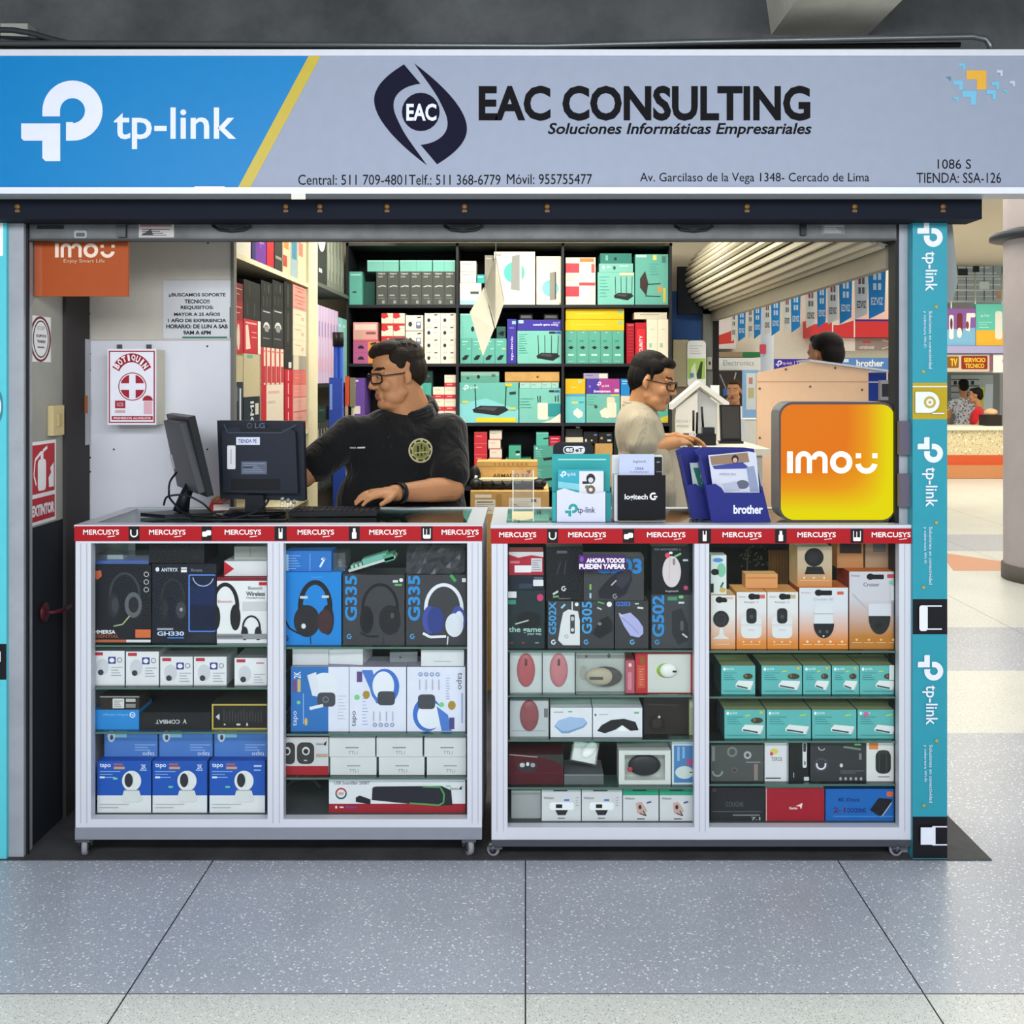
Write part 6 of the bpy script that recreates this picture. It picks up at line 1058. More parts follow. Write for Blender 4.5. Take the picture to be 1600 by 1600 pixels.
# column 2, row 2
z = HB[3]
zz = bk('router_box', 'large turquoise box printed with a black router with two antennas, yellow strip', (718, 597, 810, 660), '#68b3a8', [('p', [(718, 630), (760, 622), (810, 640), (810, 660), (718, 660)], '#7fc9cc'), router(738, 600, 795, 649, n=2), tplogo(728, 605, 9, '#cfeee8'), ('t', 'tp-link', 734, 602, 747, 608, '#cfeee8'), ('r', 722, 626, 732, 629, '#d0c95a'), ('r', 744, 652, 806, 659, '#e0c92f'), ('l', [(796, 614), (806, 613)], 4, '#2c3436'), ('r', 790, 599, 800, 603, '#e0c22f'), ('r', 795, 636, 806, 640, '#b9c96a')], z, top='#63bdb0')
zz3 = bk('extender_box', 'turquoise box printed with a white plug-in extender, right of the router box', (811.5, 606, 876, 660), TE2, [('rr', 840, 629, 857, 655, 3, '#e0dccb'), ('l', [(841, 628), (840, 618)], 1.6, '#22282a'), ('l', [(844, 628), (844, 618)], 1.6, '#22282a'), ('l', [(868, 627), (868, 618)], 1.6, '#22282a'), ('l', [(872, 627), (872, 617)], 1.6, '#22282a'), ('r', 856, 630, 876, 650, '#2f8f93'), ('p', [(846, 660), (860, 656), (876, 645), (876, 660)], '#e6e3d6'), lines(813, 622, 834, 4, 4.5, '#3f978a', 1), ('r', 858, 609, 866, 612, '#2a3436'), ('r', 867, 609, 874, 612, '#3a58a0')], z)
bk('router_box', 'flat grey-green box with black print on the large router box', (720, 580, 780, 596.5), '#5a9a8a', [('r', 720, 580, 780, 586, '#88aea0'), ('e', 729, 588, 733, 592, '#2f5a50'), ('e', 745, 585, 750, 591, '#1f2a28'), ('r', 768, 584, 774, 588, '#4a6a60')], zz+.0004)
zz4 = None
for i in range(4):
    a = 798+i*17.5+13
    if i == 3: a = 862
    zz4 = bk('adapter_box', 'small pale turquoise box in the row on the extender box, %s' % nth(i, 4), ([812, 829, 846, 862][i], 597, [828.5, 845.5, 861.5, 873][i], 605.5), '#9cc9c0', [('r', [814, 831, 848, 864][i], 600, [820, 837, 854, 869][i], 601, '#4a9a8c')], zz3+.0004, d=.15, g='pale turquoise boxes in a row')
bk('carton', 'brown flat carton lying at the back on the small pale turquoise boxes', (789, 580, 874, 596.5), CARD, [('e', 838, 586, 842, 590, '#6a4f28'), ('r', 789, 594, 874, 596, '#8a6a38')], zz4+.0004, d=.14)
# column 2, row 3
z = HB[4]
def stack(n, lab, x0, x1, hh, col, dec, zb, g, d=.2, jig=0, name='adapter_box', top=None):
    for r_ in range(n):
        j = jig*(1 if r_ % 2 else -1)
        zb = bk(name, lab % (ORD[r_] if n > 1 else ''), (x0+j, 700-hh, x1+j, 700), col, dec(x0+j, 700-hh, x1+j, 700), zb+(.0004 if r_ else 0), d=d, g=g, top=top)
    return zb
stack(5, 'plain red box in the stack under the router shelf, %s from the bottom', 741, 761, 17, '#c3303a', lambda a, b, c, e: [('r', a, b, c, b+1.2, '#d8686a'), ('r', a+3, b+6, a+12, b+7, '#e09a96')], z, 'plain red box stack')
stack(6, 'cream box in the uneven stack beside the red boxes, %s from the bottom', 764, 783, 14.5, '#ded2c0', lambda a, b, c, e: [('r', a, e-2, c, e, '#c9707a'), ('r', a+3, b+4, a+11, b+5, '#b9a99a')], z, 'cream box stack', jig=1)
za1 = stack(2, 'green-teal box with a grey device print, left pair, %s from the bottom', 790, 809, 22, '#3f9a82', lambda a, b, c, e: [('p', [(a+8, b+9), (a+12, b+6), (a+17, b+7), (a+15, b+12)], '#1c2422'), ('rr', a+9, b+11, a+16, b+16, 1, '#d5dcd6'), ('r', a+2, b+3, a+8, b+4, '#7cc4b0')], z, 'green-teal boxes')
za2 = stack(2, 'green-teal box with a grey device print, right pair, %s from the bottom', 810.5, 830, 22, '#3f9a82', lambda a, b, c, e: [('rr', a+8, b+8, a+15, b+13, 1, '#c9d4cc'), ('r', a+2, b+3, a+8, b+4, '#7cc4b0')], z, 'green-teal boxes')
bk('switch_box', 'single green box with a black device print on the left green-teal pair', (795, 680, 814, 700), '#4aa58a', [('p', [(805, 689), (809, 687), (813, 689), (811, 692), (806, 692)], '#1c2422'), ('r', 806, 692, 812, 695, '#d0d8d0')], max(za1, za2)+.0004, d=.2)
zz = stack(2, 'large teal box with slim black router print, behind the brochure holder, %s from the bottom', 834, 875, 32, '#529c8d', lambda a, b, c, e: [('p', [(a+14, b+19), (a+30, b+17), (a+31, b+21), (a+16, b+23)], '#1c2826'), lines(a+3, b+5, a+14, 4, 3.5, '#86cfc0', .9), ('e', a+3, b+2, a+6, b+5, '#bfe8de')], z, 'large teal router boxes', name='router_box')
bk('switch_box', 'narrow teal box with a black plug print below the extender box', (838, 668, 857, 689), '#54b29e', [('l', [(849, 678), (857, 677)], 2, '#1c2422'), ('r', 838, 668, 857, 670, '#8fd0c0')], zz+.0004, d=.2)
bk('cable_box', 'small crimson box beside the narrow teal plug box', (858.5, 673, 876, 688), '#b82840', [('r', 861, 676, 873, 677.5, '#e09aa4'), ('r', 861, 681, 871, 682.5, '#d8808c')], zz+.0004, d=.2)
# column 3, row 0
z = HB[1]
bk('extender_box', 'white and red box with repeated plug print, third column of the top shelf', (884, 400, 930.5, 474), '#e4dccb', [('r', 884, 409, 905, 424, '#cf4450'), ('r', 884, 445, 905, 461, '#cf4450'), ('r', 906, 401, 928, 407, '#d9824a'), ('rr', 908, 407, 920, 426, 2, '#ece6d8'), ('rr', 908, 443, 920, 464, 2, '#ece6d8'), ('r', 905, 439, 930, 444, '#cf4a4e'), ('r', 924, 410, 929, 424, '#d0605a'), lines(886, 428, 902, 3, 3.5, '#c9a9a0', .9)], z)
zz = bk('router_box', 'turquoise box printed with a four-antenna black router, top back shelf right', (934, 423, 991, 474), TE2, [router(959, 430, 990, 467, n=4), lines(937, 430, 952, 7, 5, '#3f978a', .9), ('r', 968, 424, 990, 428, '#d5d0b0')], z)
zz = bk('switch_box', 'flat turquoise box with grey icons on the four-antenna router box', (936, 409, 989, 422.5), '#7abbb0', [('e', 941, 412, 945, 418, '#d5e6dc'), ('e', 958, 413, 962, 419, '#2a4a46'), ('r', 948, 413, 954, 416, '#aee0d6'), ('r', 968, 412, 982, 414, '#aee0d6')], zz+.0004)
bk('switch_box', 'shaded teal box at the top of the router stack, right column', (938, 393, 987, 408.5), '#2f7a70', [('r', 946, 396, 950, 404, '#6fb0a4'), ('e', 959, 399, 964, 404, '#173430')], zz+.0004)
bk('router_box', 'turquoise box showing a black router on its side, top right end', (992.5, 395, 1044, 474), '#62aa9f', [('p', [(1000, 433), (1008, 421), (1013, 440), (1010, 460), (1000, 447)], '#3a302e'), ('l', [(1010, 442), (1032, 441)], 1.6, '#22282a'), ('l', [(1008, 460), (1032, 461)], 1.6, '#22282a'), ('e', 1027, 444, 1035, 456, '#b9955a'), ('r', 1036, 448, 1040, 470, '#c9b84a'), lines(1015, 410, 1030, 5, 4, '#3f978a', .9), ('r', 994, 396, 1010, 400, '#aee0d6'), ('r', 1020, 396, 1026, 404, '#c9d070'), ('r', 1034, 398, 1040, 408, '#4a7a72')], z, top='#7fc0b4')
# column 3, row 1
z = HB[2]
zz = z
for i in range(5):
    a = 883.5+i*18.3
    zz = bk('switch_box', 'slim green-turquoise box with a small black oval print, %s of five' % nth(i, 5), (a, 515, a+17.9, 566), '#5aa393', [('p', [(a+4, 541), (a+9, 538.5), (a+13, 541), (a+9, 544)], '#1c2826'), ('r', a+4, 530, a+10, 532, '#2f8a76'), ('r', a+4, 551, a+13, 554, '#a9dccb'), ('r', a+8, 517, a+11, 518, '#bfe6da'), ('r', a+4, 562, a+12, 563, '#86cab8')], z, d=.2, g='slim green-turquoise boxes')
for i in range(2): zz = bk('switch_box', 'bright yellow flat box on the green-turquoise boxes, %s' % ('lower', 'upper')[i], (883.5+i*.5, 497, 975, 514), '#e3b81f', [('r', 966, 499, 973, 504, '#7fb8a0'), ('r', 902, 504, 945, 505, '#ecd05a'), ('r', 884, 512.5, 975, 514, '#c99d14')], zz+.0004, d=.2, g='bright yellow flat boxes')
bk('antivirus_box', 'upright dark red box with faint ridges on the second back shelf', (979, 503, 991, 566), '#9c1826', [('r', 981, 505, 990, 507, '#c9606a')]+[('r', 981, 512+k*5, 989, 513+k*5, '#b5404a') for k in range(9)], z, d=.16)
bk('antivirus_box', 'upright red box with white sideways lettering on the second back shelf', (992.5, 502, 1009.5, 566), '#b81f2c', [('rr', 995, 512, 1008, 562, 3, '#cf2f3a'), ('t', 'SECURITY', 999, 522, 1004, 556, '#f0dcdc', {'rot': 90, 'b': .03}), ('e', 999, 557, 1004, 562, '#f0dcdc')], z, d=.16)
for i in range(2):
    a = 1010.5+i*17
    zz = bk('extender_box', 'upright cream box with tiny green print, %s of two beside the red boxes' % ('left', 'right')[i], (a, 497, a+16.6, 566), '#e2dbc6', [('r', a+4, 534, a+8, 541, '#8fc4b0'), ('r', a+6, 512, a+11, 513, '#b9b3a0'), ('r', a, 560, a+16, 566, '#8fb4c9')], z, d=.16, g='upright cream boxes')
bk('flat_box', 'pale flat box laid across the two upright cream boxes', (991, 486, 1042, 496.5), '#cfc8b6', [('r', 1000, 489, 1030, 490, '#9a9486')], zz+.0004, d=.15)
# column 3, row 2
z = HB[3]
zz = bk('extender_box', 'blue-turquoise box printed with a small white plug, third shelf right column', (883.5, 615, 914.5, 660), '#6cc0c0', [('p', [(896, 642), (902, 637), (911, 644), (910, 650), (904, 653), (896, 647)], '#e8e4da'), ('r', 893, 627, 903, 630, '#d0d070'), ('r', 905, 627, 912, 629, '#3a8a92'), ('r', 884, 615, 914, 619, '#4f9fc0')], z)
zy = bk('switch_box', 'small square yellow box on the blue-turquoise plug box', (883.5, 591, 914.5, 614.5), '#e0b01f', [('e', 903, 593, 909, 598, '#9fc0a4'), ('r', 892, 604, 902, 605, '#ecd05a')], zz+.0004)
zz = bk('extender_box', 'turquoise box printed with two white plug adapters, third shelf right column', (916, 615, 968.5, 660), '#6cb3a7', [('rr', 948, 620, 961, 642, 3, '#dcd0b4'), ('rr', 950, 628, 963, 652, 3, '#e6dcc6'), ('p', [(937, 642), (946, 636), (957, 646), (950, 653), (940, 651)], '#e8dfcb'), ('l', [(929, 636), (933, 634)], 5, '#3f4a46'), lines(919, 619, 932, 4, 4, '#3f978a', .8), ('r', 954, 616, 967, 618, '#d5c95a')], z)
zp = bk('mesh_box', 'purple and magenta box with white lettering on the two-plug box', (916, 591, 968.5, 614.5), '#4a3a98', [('p', [(936, 591), (968, 591), (968, 614), (936, 614)], '#a03f88'), ('t', 'tp-link', 940, 600, 952, 605, '#e6e0f2'), ('t', 'Entertainment', 928, 608.5, 954, 612.5, '#e6e0f2', {'b': .02}), ('r', 960, 607, 967, 612, '#cfc6dc'), ('e', 920, 601, 923, 605, '#8a80d0'), tplogo(936, 599, 7, '#d8d0f0')], zz+.0004)
bk('adapter_box', 'small lilac and white box at the top of the purple box', (912, 582, 950, 590.5), '#9a92b5', [('r', 936, 583, 949, 590, '#d8d2c6'), ('r', 915, 585, 926, 586, '#5a5480')], max(zp, zy)+.0004, d=.15)
zz = bk('extender_box', 'cream and pink box half hidden behind the standing man', (970, 618, 984, 660), '#d8c9b4', [('e', 973, 630, 980, 650, '#cf8a7a')], z)
bk('mesh_box', 'upright blue box behind the standing man, third shelf', (970, 591, 984, 617.5), '#1f7fc0', [('r', 972, 594, 981, 595.5, '#a9d4ee'), ('r', 972, 598, 979, 599.5, '#8fc4e4')], zz+.0004)
bk('router_box', 'teal and yellow box end right of the standing man', (1026, 618, 1044, 660), '#4fb0a0', [('p', [(1026, 655), (1044, 648), (1044, 660), (1026, 660)], '#d0c040')], z)
# column 3, row 3
z = HB[4]
zz = bk('carton', 'plain brown carton end beside the black card', (930, 691, 957, 712), CARD, [], bk('carton', 'brown carton underneath another behind the pocket holder', (930, 713, 957, 760), CARD, [], z)+.0004)
zdk = zz; zz = bk('dark_box', 'dark box with small lit print under the two-plug box', (912, 672, 934, 690), '#1f2124', [('e', 914, 683, 917, 688, '#d0d0cc'), ('e', 923, 684, 926, 687, '#c9a850'), ('r', 928, 676, 933, 678, '#7a7ab0')], zz+.0004)
bk('dark_box', 'black box with gold dot beside the dark printed box', (935.5, 673, 957, 690), '#202226', [('e', 938, 680, 942, 684, '#b99550'), ('r', 948, 676, 954, 678, '#8a8aa0'), ('r', 949, 684, 955, 687, '#c5c5c0')], zdk+.0004)
zz = bk('carton', 'cream carton below dark packs, left of the black card', (883.5, 682, 911, 760), '#d5cdb6', [('r', 886, 690, 905, 692, '#a9a190')], z)
bk('dark_box', 'dark grey pack on the cream carton', (884, 669, 910, 681.5), '#2a2c2e', [('r', 900, 665, 906, 668, '#8a8d88')], zz+.0004, d=.15)
bk('dark_box', 'black-green box behind the standing man on the lower shelf', (959, 668, 983, 760), '#1a2724', [('r', 962, 680, 970, 682, '#3f5a54')], z)

# ------------------------------------------------------------------ left shelving (fronts face the shop)
XS = X(366, 3.91)+.001
CW = mat('#d8cfae', .55)
def yat(px): return max(XS*FPX/(px-CX), 3.948)
R = thing('shelf_unit', 'cream open shelving along the left wall behind the white partition', 'shelf', (XS-.25, 4.7, 0.003))
ZL = [.62, .93, 1.25, 1.955]
y0, y1 = 3.945, yat(483)
m = MB(); m.box(XS-.5, XS-.002, y1, yat(497), 0.003, 2.6, CW); m.build('end_panel', R)
m = MB(); m.box(XS-.5, XS-.002, y0-.004, y0-.001, 0.003, 2.6, CW); m.build('end_panel', R)
for z in ZL:
    m = MB(); m.box(XS-.5, XS-.004, y0, y1-.001, z-.02, z, CW); m.build('shelf_board', R)
m = MB(); m.box(XS-.51, XS-.501, y0, y1, 0.003, 2.6, mat('#8d8670', .7)); m.build('back_panel', R)
R = thing('shelf_unit', 'dark open shelving in the back left corner beyond the cream shelving', 'shelf', (XS-.25, 6.0, 0.003))
y2, y3 = yat(497)+.002, YB-.005
ZM = [.62, .93, 1.47, 1.985]
for z in ZM:
    m = MB(); m.box(XS-.45, XS-.004, y2, y3, z-.02, z, SD if z < 1.9 else mat('#5a5f58', .5)); m.build('shelf_board', R)
m = MB(); m.box(XS-.46, XS-.451, y2, y3, 0.003, 2.6, SD); m.build('back_panel', R)
def lbox(name, label, pa, pb, zb, zt, col, dec=(), g=None, dp=.22, side=None, xi=0.0):
    """carton on the left shelving; marks use a 0..100 frame on the side facing the shop"""
    ya, yb = yat(pa)+.001, yat(pb)-.001; xs = XS-.008-xi; m = MB()
    m.add([(xs, ya, zb), (xs, yb, zb), (xs, yb, zt), (xs, ya, zt)], [(0, 1, 2, 3)], col)
    m.box(xs-dp, xs-.0001, ya, yb, zb, zt, side or col)
    m.deco(list(dec), lambda u, v, k: Vector((xs+.0003*k, ya+(yb-ya)*u/100, zt+(zb-zt)*v/100)))
    tag(m.build(name), label, BX, g); return zt
def zpx(y, pa, pb): return CAMZ-(y-CY)/FPX*yat((pa+pb)/2)
def lstack(name, pa, pb, zb, items, **k):
    for lab, yt, col, dec in items:
        zt = zpx(yt, pa, pb); zb = lbox(name, lab, pa, pb, zb+.0006, zt, col, dec, **k)
    return zb
RL = [('r', 8, 30, 90, 34, '#e9b0a8'), ('r', 8, 60, 60, 64, '#e0968f')]
z = ZL[2]
lstack('box', 368, 383, z, [('dark navy boxed device at the near end of the left shelving', 597, '#1c2836', [('r', 55, 10, 75, 90, '#c9d0d8'), ('r', 10, 8, 40, 30, '#4a5a68')]), ('large plain beige carton on the left shelving', 553, mat('#b5aa86', .6), [('r', 0, 0, 100, 6, '#8d8468')])], g=None)
zb1 = lstack('box', 384, 409, z, [('black box with white upright lettering beside the navy device', 620, '#1a2430', [('t', 'HDMI', 40, 10, 62, 92, '#d0d6dc', {'rot': 90, 'b': .02}), ('r', 70, 15, 92, 40, '#c9c2b0')]), ('beige carton beside the large plain beige carton', 553, mat('#b9ae8a', .6), [('r', 20, 2, 55, 10, '#5fa592')])])
lstack('box', 368, 383, zpx(553, 368, 383)+.0005, [('red box stack, lowest, at the near end above the beige carton', 500, '#b02030', [('e', 20, 10, 60, 90, '#d8c0b0')]), ('dark red box, second up at the near end of the left shelving', 470, '#8c1c28', RL), ('dark red box, topmost at the near end of the left shelving', 442, '#6e1a22', RL)])
lstack('box', 384, 410, zpx(553, 384, 410)+.0005, [('red box with white side and pale cable print on the left shelving', 500, '#b8202e', [('p', [(10, 20), (25, 15), (40, 85), (12, 90)], '#e8c9b8'), ('r', 10, 8, 75, 13, '#e8a8a0'), ('r', 45, 35, 75, 38, '#e09a92'), ('r', 45, 50, 75, 53, '#e09a92'), ('r', 82, 0, 100, 100, '#e0d8cc')]), ('black box in shade, lower of two above the red cable box', 468, '#17181a', [('r', 20, 20, 25, 80, '#4a4a48'), ('r', 60, 20, 65, 80, '#4a4a48')]), ('black box in shade, upper of two above the red cable box', 440, '#19191b', [('r', 30, 20, 35, 80, '#4a4038')])])
zc1 = lstack('box', 411, 446, z, [('white and red software box standing at the bottom of the red group', 601, '#d8ccb8', [('r', 0, 0, 22, 100, '#b8242e'), ('r', 30, 12, 80, 16, '#d8a8a0'), ('r', 30, 30, 60, 34, '#c9b8a8'), ('e', 25, 80, 90, 110, '#d86a5a') if 0 else ('p', [(25, 100), (55, 82), (95, 95), (95, 100)], '#d86a5a')])])
for i in range(5):
    a = 411+i*7
    zc2 = lbox('box', 'slim red and cream upright box, %s of five on the left shelving' % nth(i, 5), a, a+7, zc1+.0006, zpx(544, 411, 446), '#dcc9b4', [('r', 0, 0, 30 if i else 60, 100, '#b8242e'), ('r', 40, 50, 95, 95, '#b53038'), ('r', 45, 8, 90, 12, '#c9706a')], g='slim red and cream upright boxes')
for j, (pa, pb) in enumerate([(411, 428), (428.5, 446)]):
    lstack('box', pa, pb, zc2, [('black box with silver mouse print on the slim red boxes, %s' % ('left', 'right')[j], 483, '#26282a', [('a', 50, 50, (30, 16), (22, 8), 180, 0, '#c9cac4'), ('e', 30, 44, 70, 60, '#8a8c8a'), ('r', 15, 75, 75, 78, '#77797a'), ('r', 15, 6, 80, 9, '#b5b5b0')]), ('black box with tall pale stripes, lower, %s one' % ('left', 'right')[j], 461, '#141416', [('r', 20, 15, 24, 85, '#5a5a58'), ('r', 50, 15, 54, 85, '#5a5a58'), ('r', 80, 15, 84, 85, '#5a5a58')]), ('black box with tall pale stripes, upper, %s one' % ('left', 'right')[j], 440, '#161618', [('r', 30, 20, 34, 80, '#55504a'), ('r', 66, 20, 70, 80, '#8a8a86')])])
RB = [('r', 0, 0, 12, 100, '#8c1822'), ('r', 42, 10, 50, 90, '#e9c0b4')]
lstack('box', 447, 460, z, [('red box with a pale band, %s from the bottom of its stack' % ORD[i], y, '#b8202e', RB) for i, y in enumerate((640, 618, 597, 577))]+[('black box with white corner sticker above the red banded stack', 540, '#18191b', [('r', 50, 70, 85, 95, '#d0d0cc'), ('r', 20, 10, 60, 12, '#55565a')]), ('black striped box, lower, near the cream end panel', 484, '#1a1b1d', [('r', 40, 10, 46, 90, '#66645c')]), ('black striped box, upper, near the cream end panel', 442, '#161719', [('r', 40, 10, 46, 90, '#66645c')])])
PB = [('r', 0, 0, 100, 5, '#c9605a'), ('r', 10, 30, 70, 34, '#d08a80'), ('r', 10, 55, 50, 59, '#d8a89a')]
lstack('box', 461, 481, z, [('pale red printed box, %s from the bottom beside the cream end panel' % ORD[i], y, ['#d89a8c', '#d8a294', '#d88a80', '#cf6a62'][i], PB) for i, y in enumerate((642, 620, 600, 578))]+[('grey and cream box in the pale stack by the cream end panel', 556, '#9a9484', [('r', 0, 0, 40, 100, '#c9bfa6')])]+[('cream box with faint red print, %s above the grey box' % ORD[i], y, '#ddd0b4', [('r', 15, 30, 60, 36, '#d09a86'), ('e', 60, 45, 80, 70, '#c9a890')]) for i, y in enumerate((532, 508, 485))]+[('pink box with red outline, %s near the top of the pale stack' % ORD[i], y, '#dc9a8c', [('r', 12, 15, 88, 20, '#c04a48'), ('r', 12, 80, 88, 85, '#c04a48'), ('r', 30, 40, 70, 48, '#c9605a')]) for i, y in enumerate((467, 448))])
# upper shelf of the cream unit
z = ZL[3]+.0006
for i, (pa, pb, h, col, dec, lab) in enumerate([(368, 395, .3, '#d8d4c4', [('r', 10, 60, 60, 64, '#b5b0a0')], 'white carton at the near end of the upper left shelf'), (397, 419, .3, '#6a2f8f', [('r', 0, 0, 25, 100, '#2f2f6a'), ('t', 'tapo', 40, 60, 80, 80, '#c9a8dc')], 'purple box on the upper left shelf'), (420, 431, .3, '#b0222e', [('r', 0, 50, 100, 53, '#e09a92')], 'red box next to the purple box on the upper left shelf'), (432, 444, .3, '#2f2f2c', [('r', 10, k*14, 90, k*14+4, '#8a8878') for k in ()] or [('r', 10, 20, 90, 24, '#8a8878'), ('r', 10, 50, 90, 54, '#8a8878'), ('r', 10, 80, 90, 84, '#8a8878')], 'dark lined box on the upper left shelf'), (445, 457, .32, '#d8c4a0', [('r', 0, 10, 60, 30, '#cf6a40'), ('r', 10, 45, 70, 65, '#c98a4a'), ('r', 0, 75, 50, 90, '#b04a3a')], 'orange and cream box on the upper left shelf'), (458, 467, .28, '#9fb8c0', [('r', 0, 0, 100, 20, '#2f4a5a'), ('r', 10, 40, 90, 70, '#4f8fb0')], 'pale blue box on the upper left shelf'), (468, 481, .25, '#ddd2b0', [('r', 10, 30, 60, 55, '#d88a78')], 'cream box at the far end of the upper left shelf')]):
    lbox('box', lab, pa, pb, z, z+h, col, dec)
# corner unit
z = ZM[3]+.0006
lbox('box', 'large dark box with a white disc print in the back left corner', 499, 513, z, z+.5, '#2e302e', [('a', 40, 45, (48, 22), (.1, .1), 0, 360, '#dfe0da'), ('r', 10, 85, 45, 89, '#c9cac4')])
for i in range(5): lbox('box', 'tall grey-green box beside the white disc box, %s' % nth(i, 5), 513.5+i*5.2, 518.5+i*5.2, z, z+.46, '#6f756a', [('r', 20, 8, 40, 92, '#a5aa9c'), ('r', 55, 60, 85, 80, '#8d9286')], g='tall grey-green boxes')
z = ZM[2]+.0006
for i in range(7): lbox('box', 'thin lilac box standing in the corner row, %s' % nth(i, 7), 498.5+i*4.6, 502.9+i*4.6, z, z+.40, '#b9a4c4', [('r', 0, 0, 30, 100, '#d0c0d8'), ('r', 40, 20, 80, 40, '#8f78a8'), ('r', 40, 65, 80, 85, '#cf9ab0')], g='thin lilac boxes')
for i in range(2): lbox('box', 'slim turquoise box beside the lilac row, %s' % ('left', 'right')[i], 531.5+i*6.5, 537.5+i*6.5, z, z+.37, '#7fbfc4' if i == 0 else TE2, [('r', 10, 10, 40, 14, '#d8eeec')], g='slim corner turquoise boxes')
z = ZM[1]+.0006
for i in range(5): lbox('box', 'dark bottle-shaped carton low in the back left corner, %s' % nth(i, 5), 498.5+i*4.4, 502.6+i*4.4, z, z+.34, '#3a3d38', [('r', 20, 10, 45, 90, '#9a9c90'), ('r', 60, 30, 80, 50, '#77796e')], g='dark corner cartons')
lbox('box', 'dark green box on top of the bottle-shaped cartons', 498.5, 512, z+.3412, z+.42, '#1c302c', [('r', 20, 20, 80, 30, '#3f5a54')])
lbox('box', 'black box low in the back left corner by the blue ladder', 521, 543, z, z+.4, '#17181b', [('r', 10, 10, 40, 14, '#3a3c40')])

# ------------------------------------------------------------------ floor clutter behind the counters
Yl = 5.15
R = thing('stepladder', 'folded blue stepladder with dark grips leaning near the back left corner', 'ladder', (X(528, Yl), Yl, 0.003))
BL = mat('#24449c', .4)
for k, (xt, xb) in enumerate([(524, 524), (531, 539)]):
    m = MB(); m.tube([(X(xb, Yl), Yl, .006), (X(xt, Yl), Yl+.02, Z(540, Yl))], .012, BL, 8); rl = m.build('rail', R)
    m = MB(); m.tube([(X(xt, Yl)+.0, Yl+.02, Z(541, Yl)), (X(xt, Yl)-.002, Yl+.021, Z(519, Yl))], .016, mat('#1b1c20', .4), 8); m.build('grip', rl)
m = MB(); m.box(X(516, Yl), X(536, Yl), Yl-.03, Yl-.014, Z(690, Yl), Z(590, Yl), BL); m.box(X(517, Yl), X(521, Yl), Yl-.032, Yl-.0301, Z(640, Yl), Z(600, Yl), mat('#6f8fd0')); m.build('tread', R)
m = MB(); m.box(X(522, Yl), X(541, Yl), Yl-.03, Yl-.014, .25, Z(705, Yl), BL); m.build('tread', R)
m = MB(); m.box(X(537, Yl), X(543, Yl), Yl+.04, Yl+.06, Z(634, Yl), Z(588, Yl), mat('#cf4a24', .5)); m.box(X(537, Yl), X(541, Yl), Yl+.042, Yl+.058, .003, Z(634, Yl), mat('#b9a078', .5)); tag(m.build('broom'), 'orange-headed long tool standing behind the blue stepladder', 'tool')
m = MB(); m.box(X(544, Yl), X(552, Yl), Yl+.05, Yl+.07, Z(636, Yl), Z(590, Yl), mat('#77745a', .6)); m.tube([(X(548, Yl), Yl+.06, .003), (X(548, Yl), Yl+.06, Z(636, Yl))], .008, mat('#8d8a72', .5)); tag(m.build('broom'), 'olive-headed long tool right of the orange one', 'tool')
Yx = 5.2
zc0 = prod('carton', 'large brown carton at the bottom of the pile behind the right counter', 'carton', (728, 945, 866, 1079), Yx, .45, CARD, z=.0035)
zc0 = prod('carton', 'brown carton with white shipping labels behind the right counter', 'carton', (735, 768, 858, 945), Yx, .42, CARD, [('r', 742, 773, 768, 778, '#e0dccb'), ('r', 742, 781, 774, 803, '#ded8c8'), ('r', 745, 784, 770, 785.5, '#4a3a3a'), lines(744, 788, 772, 4, 3, '#a9a08f', .8), ('r', 795, 778, 845, 803, '#ddd3bb'), lines(798, 784, 840, 5, 3.4, '#b9907a', .8), ('p', [(802, 786), (824, 798), (823, 799.5), (801, 787.5)], '#b08a70'), ('r', 830, 780, 838, 784, '#6a5a50'), ('r', 776, 772, 784, 810, '#ab8240')], z=zc0+.0005, top='#c9a468')
m = MB(); m.tube([(X(735, Yx), Yx+.08, zc0+.021), (X(850, Yx), Yx+.09, zc0+.021)], .02, mat('#1c1d20', .35), 10)
for k in range(6): m.tube([(X(748+k*16, Yx), Yx+.06, zc0+.012), (X(752+k*16, Yx), Yx+.05, zc0+.044), (X(758+k*16, Yx), Yx+.08, zc0+.012)], .006, mat('#26282b', .3), 6)
m.ell((X(742, Yx), Yx+.09, zc0+.03), (.03, .04, .025), mat('#24262a', .3)); m.ell((X(843, Yx), Yx+.09, zc0+.03), (.035, .04, .025), mat('#1e1f23', .3)); tag(m.build('cable_bundle'), 'tangle of black cables lying on the labelled carton', 'cables')
prod('flat_carton', 'pale flattened carton behind the cable tangle', 'carton', (748, 744, 840, 758), Yx+.16, .08, mat('#d3c8a0', .7), [('r', 750, 746, 838, 747.5, '#b9ad84')], z=zc0+.0005)
prod('carton', 'brown printed carton at the back of the carton pile', 'carton', (745, 722, 840, 760), Yx+.25, .15, CARD, [('t', 'ARMADO 2.0', 770, 741, 826, 747, '#5a3a1c', {'b': .02}), ('r', 745, 729, 840, 730, '#9a7436'), ('p', [(822, 736), (830, 735), (827, 742)], '#7a2f24')]+[('r', 772+k*7, 724, 775+k*7, 728, '#a87f3c') for k in range(8)], z=zc0+.0005, top='#c7a05a')
m = MB(); m.box(X(719, 5.3), X(725, 5.3), 5.28, 5.32, .003, Z(658, 5.3), mat('#c2ab74', .6)); m.box(X(714, 5.3), X(727, 5.3), 5.27, 5.279, Z(662, 5.3), Z(655, 5.3), mat('#d8d0bc', .5)); tag(m.build('wooden_post'), 'pale wooden post beside the carton pile, next to the man in black', 'post')
